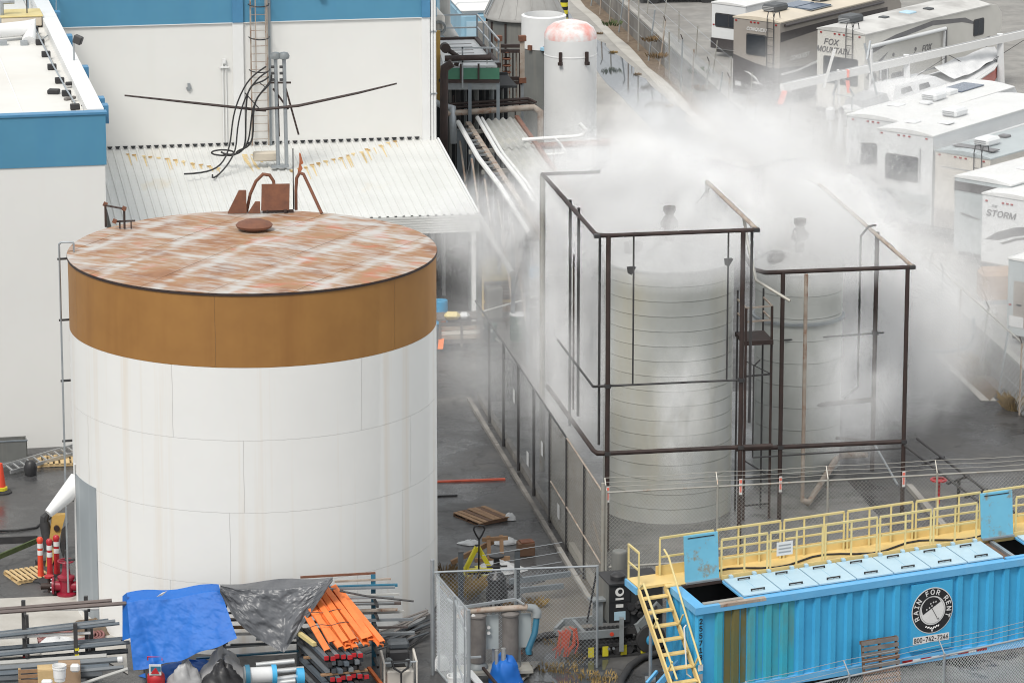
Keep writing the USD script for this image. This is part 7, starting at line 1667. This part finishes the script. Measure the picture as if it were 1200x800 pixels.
r.side('swoosh', [(.1, 1.6), (1.6, 1.62), (3.4, 1.85), (3.4, 1.75), (2.6, 1.62), (1.4, 1.5), (.1, 1.5)], 'print_white', .006, .011)
r.side('dark_stripe', [(.05, 3.05), (4.0, 3.25), (9.0, 3.25), (9.0, 3.5), (4.0, 3.55), (.05, 3.5)], 'rv_dark', .006)
r.window('rear', .72, 1.85, 2.3, 3.3); r.ladder(.3); r.lamps((.14, .98, 1.18, 1.38, 2.38))
r.words('rear', 'CONQUEST', .15, 1.3, 3.45, 'print_white', 1.0); r.words('side', 'CONQUEST', .2, 1.6, 2.1, 'print_white')
r.rear('license_plate', [(.12, .78), (.45, .78), (.45, 1.0), (.12, 1.0)], 'bag_white', .006, .012)
r.ac(1.9, 1.6, 'ac_dark', (1.1, .8, .34)); r.ac(5.6, 1.5, 'ac_dark'); r.awning(.3, 8.5, 3.8, 'rv_dark')
for k in range(2): r.box('solar_panel', 3.0, 4.7, .35 + .95 * k, 1.2 + .95 * k, r.H + .13, r.H + .17, 'solar')
r.box('solar_frame', 2.95, 4.75, .3, 2.2, r.H + .105, r.H + .128, 'galv')
# fox mountain fifth wheel
r = Rig('fifth_wheel_trailer', 'off-white fifth wheel trailer with lettering and swept dark stripes', 'trailer', G(1012, 134, LOT + .55), 11.4, 2.6, 4.2, math.radians(51))
fp_ = [(0, .55), (8.3, .55), (8.6, 1.9), (10.4, 1.9), (11.1, 2.4), (11.4, 3.1), (11.3, 3.7), (10.9, 4.1), (10.3, 4.2), (0, 4.2)]
r.body('rv_cream', 'rv_roof_sooty', fp_, .16); r.under(); r.bumper(); r.wheels((5.0, 6.0))
r.window('rear', .35, 2.25, 1.75, 3.0); r.ladder(.62, 3.0); r.lamps((.2, .95, 1.2, 1.45, 2.3))
r.words('rear', 'FOX', .26, .75, 3.52, 'rv_stripe', 1.1); r.words('rear', 'MOUNTAIN', .25, .84, 3.16, 'rv_stripe', .92)
r.words('side', 'FOX', .28, 5.0, 2.75, 'rv_stripe'); r.words('side', 'MOUNTAIN', .26, 5.0, 2.4, 'rv_stripe')
r.side('roof_stripe', [(.1, 3.5), (2.5, 3.85), (5.5, 4.08), (8.2, 3.85), (9.6, 3.3), (7.9, 3.68), (5.5, 3.85), (2.5, 3.62), (.1, 3.15)], 'rv_stripe', .006)
r.side('swoosh', [(.1, 2.2), (1.0, 2.8), (1.9, 3.15), (1.1, 2.6), (.4, 2.0)], 'rv_stripe', .006)
r.side('swoosh', [(2.6, 1.3), (3.1, 2.2), (4.2, 2.95), (3.4, 2.2), (3.0, 1.3)], 'rv_stripe', .006)
r.side('swoosh', [(5.6, 1.1), (7.5, 1.25), (9.9, 1.9), (10.2, 2.3), (8.8, 1.75), (7.2, 1.55), (5.6, 1.45)], 'rv_stripe', .006)
r.side('edge_stripe', [(8.9, 2.6), (10.38, 2.7), (10.3, 2.4), (9.4, 2.5)], 'rv_stripe', .006)
d_ = r.side('door', r.rrect(1.15, 1.95, .75, 2.75), 'rv_stripe', .01, .003); r.side('door_leaf', r.rrect(1.22, 1.88, .82, 2.68), 'rv_white', .008, .014, d_); r.side('pane', r.rrect(1.35, 1.75, 1.7, 2.45), 'glass_dark', .006, .024, d_)
r.window('side', .45, .95, 1.4, 2.3); r.window('side', 2.15, 3.0, 1.3, 2.1); r.window('side', 8.9, 9.8, 2.85, 3.65)
for a in (2.3, 4.1): r.side('speaker', list(Point(a, 2.95).buffer(.09, 8).exterior.coords)[:-1], 'rv_stripe', .01)
r.awning(.3, 6.4, 3.6, 'rv_white', .09); 
for a in (.35, 6.3): obj('awning_arm', MB().bar(r.p(a, -.12, 3.5), r.p(a, -.06, 1.0), .09), 'shrink_white', r.t)
r.box('slide_arm', 6.5, 6.65, -.05, -.005, 1.6, 3.6, 'rv_stripe')
r.ac(1.6, 1.9, 'ac_dark', (1.05, .8, .36)); r.vent(3.4, 1.3, 'ac_dark'); r.vent(5.2, 1.2, 'lid_blue', .6); r.vent(6.6, 1.0, 'ac_dark', .4)
# white vehicle cut by the first trailer
r = Rig('white_van', 'white van partly hidden left of the grey-brown trailer', 'van', G(873, 62, LOT + .4), 6, 2.0, 2.7, math.radians(52), .4)
r.body('rv_white', 'rv_roof', None, .06); r.under(); r.wheels((1.2, 4.6), .34); r.window('rear', .2, 1.8, 1.5, 2.2)
r.rear('bumper_panel', [(0, .45), (2.0, .45), (2.0, .95), (0, .95)], 'rv_dark', .08); r.lamps((.12, 1.88), 1.6); r.side('swoosh', [(.5, 2.0), (2.2, 2.3), (2.0, 2.1), (1.0, 1.7)], 'rv_stripe')
# black car at the very top
ck = thing('black_car', 'black car at the top edge of the lot', 'car'); c0 = G(748, 5, LOT)
cu = unit(V3(1, .1, 0)); cv = V3(-cu[1], cu[0], 0)
bp = [(0, .35), (4.5, .35), (4.5, .8), (3.6, .95), (2.9, 1.42), (1.2, 1.45), (.4, .95), (0, .9)]
obj('body', MB().prism(Polygon(bp), 1.75, np.column_stack([cu, EZ, -cv]), c0 + cv * 1.75), 'car_black', ck)
obj('windows', MB().prism(Polygon([(.7, .97), (3.4, .97), (2.85, 1.36), (1.25, 1.38)]), .01, np.column_stack([cu, EZ, -cv]), c0 - cv * .004), 'glass_dark', ck)
for a in (.8, 3.6): obj('wheel', MB().cyl(c0 + cu * a - cv * .02 + EZ * .33, c0 + cu * a + cv * .2 + EZ * .33, .33, 18), 'black_rubber', ck, smooth=40)
# white motor homes
r = Rig('motor_home', 'white motor home behind its twin, right of the boat mast foot', 'motor home', G(1052, 246, LOT + .5), 9.8, 2.5, 4.15, math.radians(54))
r.body('rv_white', 'rv_roof'); r.under(); r.bumper(); r.wheels((2.6, 6.8), .42); r.lamps((.3, 1.0, 1.25, 1.5, 2.2))
r.rear('rear_stripe', [(.3, 2.1), (1.2, 2.2), (1.3, 2.3), (.3, 2.2)], 'print_grey'); r.rear('lower_panel', [(.0, .6), (2.5, .6), (2.5, 1.25), (0, 1.25)], 'rv_grey')
r.ac(4.4, 1.0); r.vent(2.4, 1.6, w=.6, h=.04); r.vent(5.8, 1.2, w=.7, h=.18); r.vent(3.4, .8, w=.45); r.awning(.3, 8, 3.55); r.box('solar_panel', 6.3, 8.2, .8, 1.8, r.H + .13, r.H + .17, 'solar')
r.window('rear', .7, 1.9, 2.2, 3.1)
r2 = Rig('motor_home', 'nearer white motor home with a dark rear window, beside the beige trailer', 'motor home', G(1091, 266, LOT + .5), 9.8, 2.6, 4.2, math.radians(53))
r2.body('rv_white', 'rv_roof'); r2.under(); r2.bumper(); r2.wheels((2.6, 6.8), .42); r2.lamps((.2, 1.0, 1.25, 1.5, 2.3))
r2.window('rear', .4, 1.95, 2.2, 3.25); r2.rear('bay_panel', [(0, .6), (2.55, .6), (2.55, 1.75), (0, 1.85)], 'rv_grey'); r2.rear('rear_frame', [(1.98, 1.9), (2.06, 1.9), (2.06, 3.6), (1.98, 3.6)], 'print_grey')
r2.rear('bumper_trim', [(0, 1.3), (2.55, 1.3), (2.55, 1.38), (0, 1.38)], 'rv_stripe', .02); r2.ac(3.6, 1.2); r2.vent(1.4, 1.8, w=.5, h=.06); r2.vent(2.1, .7, w=.55, h=.03); r2.awning(.3, 8, 3.55); r2.words('rear', 'FREEDOM', .07, 1.2, 2.08, 'print_grey')
r = Rig('travel_trailer', 'beige trailer with a dark grey roof between the white and grey ones', 'trailer', G(1158, 279, LOT + .5), 8.8, 2.6, 3.7, math.radians(50))
r.body('rv_beige', 'rv_grey'); r.under(); r.bumper(); r.wheels((4.6, 5.6)); r.ladder(.35); r.lamps((.2, .95, 1.2, 1.45, 2.3))
r.window('rear', .95, 2.0, 2.0, 2.85); r.rear('rear_groove', [(.3, 3.05), (2.1, 3.05), (2.1, 3.09), (.3, 3.09)], 'print_grey'); r.rear('bay_panel', [(0, .6), (2.5, .6), (2.5, 1.3), (0, 1.4)], 'rv_taupe')
for k, m_ in enumerate(('rv_stripe', 'rust_pole', 'rv_stripe')): r.side('side_stripe', [(.05, 2.95 - .2 * k), (8, 2.95 - .2 * k), (8, 3.05 - .2 * k), (.05, 3.05 - .2 * k)], m_)
r.ac(1.7, 1.3); r.vent(3.4, 1.6, 'rv_stripe'); r.box('roof_rack', .6, 1.1, .3, 2.2, r.H + .12, r.H + .16, 'rv_stripe'); r.awning(.3, 7, 3.35, 'rv_white')
r = Rig('motor_home', 'grey-green motor home with a dark roof edge behind the lettered trailer', 'motor home', G(1182, 306, LOT + .5), 8.5, 2.6, 3.5, math.radians(49))
r.body('rv_grey', 'rv_roof'); r.under(); r.wheels((2.2, 6.2), .4); r.rear('roof_band', [(0, 2.95), (2.6, 2.95), (2.6, 3.3), (0, 3.3)], 'rv_dark', .03)
r.rear('door_panel', r.rrect(1.75, 2.3, .7, 2.5), 'rv_dark', .012); r.rear('rear_stripe', [(.3, 2.0), (1.2, 1.9), (1.2, 1.95), (.3, 2.1)], 'rv_stripe'); r.vent(2.5, .9, w=.7, h=.05); r.vent(3.4, 1.4, w=.4)
r = Rig('travel_trailer', 'white trailer lettered STORM at the right edge of the photo', 'trailer', G(1216, 321, LOT + .5), 8, 2.6, 3.3, math.radians(50))
r.body('rv_white', 'rv_roof'); r.under(); r.bumper(); r.wheels((4.2, 5.2)); r.lamps((.2, .95, 1.15, 1.35), 3.02)
r.words('rear', 'STORM', .24, .85, 2.45, 'rv_stripe', 1.15); r.words('rear', 'THE', .1, .55, 2.8, 'print_grey')
r.rear('swoosh', [(.15, 1.5), (.7, 1.85), (1.5, 2.15), (2.4, 2.3), (2.4, 2.0), (1.5, 1.8), (.8, 1.55)], 'rv_stripe'); r.rear('swoosh', [(.85, 1.45), (1.6, 1.75), (2.4, 1.93), (2.4, 1.85), (1.6, 1.65), (1.0, 1.42)], 'rv_stripe')
r.rear('bay_panel', [(0, .55), (2.5, .55), (2.5, .62), (0, .62)], 'rust_pole')
r = Rig('box_truck', 'grey utility truck with a boxy side at the right edge', 'truck', G(1240, 402, LOT + .4), 5, 2.2, 3.2, math.radians(50), .4)
r.body('rv_grey', 'rv_roof', None, .05); r.under(); r.wheels((1.0, 3.8), .4)
d_ = r.rear('door', r.rrect(.25, 1.4, .7, 2.4, .05), 'rv_taupe'); r.rear('door_handle', [(.4, 1.5), (.6, 1.5), (.6, 1.56), (.4, 1.56)], 'ink', .03, 0, d_); r.rear('panel', r.rrect(.1, .7, .7, 1.1, .02), 'bag_white', .01, .008); r.lamps((.12,), 1.5)
lo = thing('log_cover', 'brown tarpaulin-covered load under the lettered trailer', 'load')
b = G(1160, 352, LOT); obj('load', MB().cbox(b + EX * .9 + EZ * .6, (2.6, 1.2, 1.2), .15, .1), 'wood_brown', lo); obj('base_rail', MB().frame(b - EX * .4 - EY * .65, EX * 3.2, EY * .1, EZ * .14), 'galv', lo)
# ---------------------------------------------------------------- shrink-wrapped sailing boat with its mast lashed on top
bo = thing('sailing_boat', 'white wrapped sailing boat with a red hull side on a trailer', 'boat')
BH_ = math.radians(47); bx2 = V3(math.cos(BH_), math.sin(BH_), 0); by2 = V3(-math.sin(BH_), math.cos(BH_), 0)
b0_ = G(985, 178, LOT); BQ = lambda a, b, z: b0_ + bx2 * a + by2 * b + EZ * z
secs_ = [(0, .15, 1.15, 1.9), (1.2, .75, .75, 1.85), (3, 1.2, .55, 1.9), (5.5, 1.35, .5, 2.05), (8, 1.2, .6, 2.25), (10, .75, .9, 2.5), (11.4, .1, 1.6, 2.75)]
def hull(scale=1.0, z0=None):
    v = []
    for (a, w, zb_, zt_) in secs_:
        for q in np.linspace(-1, 1, 13):
            v.append(BQ(a, w * math.sin(q * math.pi / 2) , zb_ + (zt_ - zb_) * abs(q) ** 2.2))
    return v
v = hull(); n_ = 13
obj('hull', MB().add(v, [[i * n_ + j, (i + 1) * n_ + j, (i + 1) * n_ + j + 1, i * n_ + j + 1] for i in range(len(secs_) - 1) for j in range(n_ - 1)]), 'shrink_white', bo, smooth=40)
bv = [BQ(a, -w * 1.012 - .01, z) for (a, w, zb_, zt_) in secs_[3:] for z in (zt_ - .75, zt_ - .18)]
obj('red_band', MB().add(bv, [[2 * i, 2 * i + 2, 2 * i + 3, 2 * i + 1] for i in range(len(secs_) - 4)]), 'boat_red', bo, smooth=40)
dv = []
for (a, w, zb_, zt_) in secs_:
    for q in np.linspace(-1, 1, 9): dv.append(BQ(a, w * q, zt_ + .12 * (1 - q * q) + .004))
obj('deck', MB().add(dv, [[i * 9 + j, i * 9 + j + 1, (i + 1) * 9 + j + 1, (i + 1) * 9 + j][::-1] for i in range(len(secs_) - 1) for j in range(8)]), 'shrink_white', bo, smooth=40)
obj('sheer_band', MB().tube([BQ(a, -w - .02, zt_ - .08) for (a, w, zb_, zt_) in secs_], .07, 6), 'print_white', bo, smooth=40)
cab = [BQ(a, b, z) for a, b, z in ((2.6, -.8, 2.0), (2.6, .8, 2.0), (6.8, -.75, 2.2), (6.8, .75, 2.2), (3.0, -.62, 2.6), (3.0, .62, 2.6), (6.0, -.55, 2.6), (6.0, .55, 2.6))]
cb = obj('cabin', MB().hull(cab), 'shrink_white', bo)
for a in (3.3, 4.6): obj('window', MB().hull([BQ(a, -.78 + .02, 2.2), BQ(a + .8, -.76 + .02, 2.24), BQ(a + .72, -.68, 2.46), BQ(a + .05, -.69, 2.44), BQ(a, -.7, 2.2), BQ(a + .8, -.68, 2.24)]), 'glass_dark', cb)
obj('wrap_cover', MB().grid(lambda u, v: BQ(6.6 + 4.5 * u, (v - .5) * 2 * (1.15 - .75 * u), 2.35 + .35 * u + .5 * (1 - abs(2 * v - 1)) ** 1.2 + .14 * meshkit.noise(np.array([u * 6, v * 5, 2]))), 20, 14), 'shrink_white', bo, smooth=50)
obj('cockpit_coaming', MB().hull([BQ(.8, -.5, 1.9), BQ(.8, .5, 1.9), BQ(2.5, -.7, 2.0), BQ(2.5, .7, 2.0), BQ(.9, -.45, 2.2), BQ(.9, .45, 2.2), BQ(2.4, -.6, 2.35), BQ(2.4, .6, 2.35)]), 'print_grey', bo)
obj('rudder', MB().hull([BQ(-.25, -.05, .4), BQ(.15, -.05, .4), BQ(-.1, -.05, 1.7), BQ(.1, -.05, 1.7), BQ(-.25, .05, .4), BQ(.15, .05, .4), BQ(-.1, .05, 1.7), BQ(.1, .05, 1.7)]), 'shrink_white', bo)
obj('outboard', MB().cbox(BQ(-.4, .3, 1.7), (.35, .4, .6), .1, BH_).cyl(BQ(-.4, .3, 1.5), BQ(-.4, .3, .7), .09, 8), 'shrink_white', bo)
obj('stern_rail', MB().tube([BQ(.1, -.5, 1.9), BQ(.1, -.5, 2.5), BQ(-.1, 0, 2.55), BQ(.1, .5, 2.5), BQ(.1, .5, 1.9)], .025, 6), 'galv', bo, smooth=40)
obj('keel', MB().hull([BQ(3.5, -.1, 0.1), BQ(6, -.1, .1), BQ(3, -.1, .6), BQ(6.4, -.1, .6), BQ(3.5, .1, .1), BQ(6, .1, .1), BQ(3, .1, .6), BQ(6.4, .1, .6)]), 'boat_red', bo)
for a in (1.5, 4.0, 7.0):
    for s_ in (-1, 1): obj('stand', MB().bar(BQ(a, 1.5 * s_, 0), BQ(a, .9 * s_, 1.0), .06), 'galv', bo)
# the mast lies on crutches above the boat
ms = thing('boat_mast', 'long white mast lying on wrapped crutches above the boat with red flags', 'mast')
m0 = Y(916, 103, b0_[1] - 1.0); m1 = Y(1230, 33, b0_[1] + 9.5)
mu = unit(m1 - m0); mp = lambda f: m0 + (m1 - m0) * f
obj('spar', MB().bar(m0, m1, .24, .34), 'print_white', ms)
obj('sail_track', MB().bar(m0 + EZ * .18, m1 + EZ * .18, .05, .03), 'print_grey', ms)
for f, zl_, w_m in ((.46, 1.9, .3), (.815, 2.3, .32), (.21, 2.0, .12)):
    q = mp(f); obj('crutch', MB().hull([q + V3(dx, dy, -zl_) for dx in (-w_m * .55, w_m * .55) for dy in (-.12, .12)] + [q + V3(dx - .1, dy, .22) for dx in (-w_m * .4, w_m * .4) for dy in (-.14, .14)]), 'shrink_white' if f > .3 else 'print_white', ms)
for (pa_, pb_) in (((965, 103), (978, 58)), ((1020, 62), (1022, 92))):
    obj('strut', MB().bar(Y(*pa_, b0_[1] + .5), Y(*pb_, b0_[1] + .5), .12 if pa_[0] < 1000 else .05), 'print_white', ms)
for (pa_, pb_) in (((1013, 51), (1030, 122)), ((1020, 48), (1016, 70)), ((984, 88), (976, 112)), ((985, 86), (1004, 118))):
    obj('spreader', MB().bar(Y(*pa_, b0_[1] + 1.5), Y(*pb_, b0_[1] + 1.2), .08), 'galv', ms)
obj('red_flag', MB().hull([m0 + V3(.02, -.1, -.1), m0 + V3(.25, -.1, -.12), m0 + V3(-.2, -.15, -.68), m0 + V3(.05, -.15, -.72), m0 + V3(.1, -.05, -.15)]), 'pink', ms)
q = mp(.235); obj('red_flag', MB().box(q - EY * .02, (.16, .32, .34)).hull([q + V3(-.08, -.17, -.3), q + V3(.1, -.17, -.3), q + V3(0, -.17, -.85), q + V3(.14, -.17, -.85), q + V3(.05, -.12, -.4)]), 'pink', ms)
for f in (.3, .6): obj('stay_wire', MB().tube([mp(f) - EZ * .1, mp(f + .12) - EZ * 1.2, mp(f + .3) - EZ * .3], .015, 4), 'dark_steel', ms)
sg = thing('small_sign', 'pale notice board on the wall below the white motor homes', 'sign'); q = Y(1077, 288, 168); obj('board', MB().box(q, (.45, .03, .75), YW), 'pale_yellow', sg); obj('post', MB().cyl(V3(q[0], q[1] + .06, 0), q + EY * .06, .03, 6), 'galv', sg)
for i, px in enumerate((1066, 1073)): 
    q = G(px, 357); tag(obj('pipe_stub', MB().cyl(q, q + EZ * .55, .09, 10), 'print_white', smooth=40), ['left', 'right'][i] + ' short white pipe stub standing by the wall foot', 'pipe')
tag(obj('hose', MB().tube([G(1052, 415, .1), G(1070, 411, .1), G(1110, 412, .1), G(1133, 408, .2), G(1142, 392, 1.0), G(1141, 372, 1.7)], .06, 7), 'teal', smooth=True), 'teal hose lying across the yard to the retaining wall', 'hose')

# ================================================================ STEAM
def PY(px, py, y): return tuple(Y(px, py, y))
steam(0, PY(785, 262, 133.5), (4.1, 8, 1.7), .9, 'thick white steam pouring over the roof of the taller ringed tank', lo=.32, hi=.58)
steam(1, PY(950, 268, 139.5), (3.5, 8, 1.8), .9, 'thick white steam above the smaller ringed tank', lo=.32, hi=.58)
steam(2, PY(805, 206, 147), (7.8, 12, 3.1), .30, 'broad white steam cloud drifting behind the tanks', lo=.40, hi=.64, scale=.55)
steam(10, PY(735, 212, 136), (4.6, 4, 1.8), .5, 'white steam rolling over the rear rails of the left pipe rig', lo=.34, hi=.6, scale=.6)
steam(3, PY(606, 272, 149), (4.2, 6, 2.3), .55, 'steam drifting between the canopy and the tanks', lo=.40, hi=.62, scale=.6)
steam(4, PY(672, 400, 135), (2.3, 8, 4.8), .5, 'thin steam falling along the left side of the taller tank', lo=.40, hi=.66, scale=.55)
steam(5, PY(800, 480, 129.0), (1.3, 1.2, 3.0), .8, 'faint steam jet across the face of the taller tank', lo=.36, hi=.66, stretch=(1.5, 1, .5), scale=.8)
steam(6, PY(1010, 400, 145), (4.8, 8, 5.4), .6, 'pale steam hanging behind and to the right of the smaller tank', lo=.38, hi=.66)
steam(11, PY(1000, 465, 134), (2.2, 2.6, 3.2), .45, 'small steam cloud at the foot of the smaller tank', lo=.36, hi=.62, scale=.8)
steam(7, PY(970, 165, 172), (11, 18, 3.6), .2, 'thin haze of steam drifting towards the parked trailers', lo=.38, hi=.70, scale=.3)
steam(8, PY(1090, 330, 152), (7.0, 14, 5.2), .18, 'thin steam veil in front of the fence at the right', lo=.36, hi=.72, scale=.3)
steam(9, PY(590, 400, 140), (4.0, 9, 3.0), .11, 'thin mist over the wet yard beside the screened fence', lo=.36, hi=.74, scale=.3)
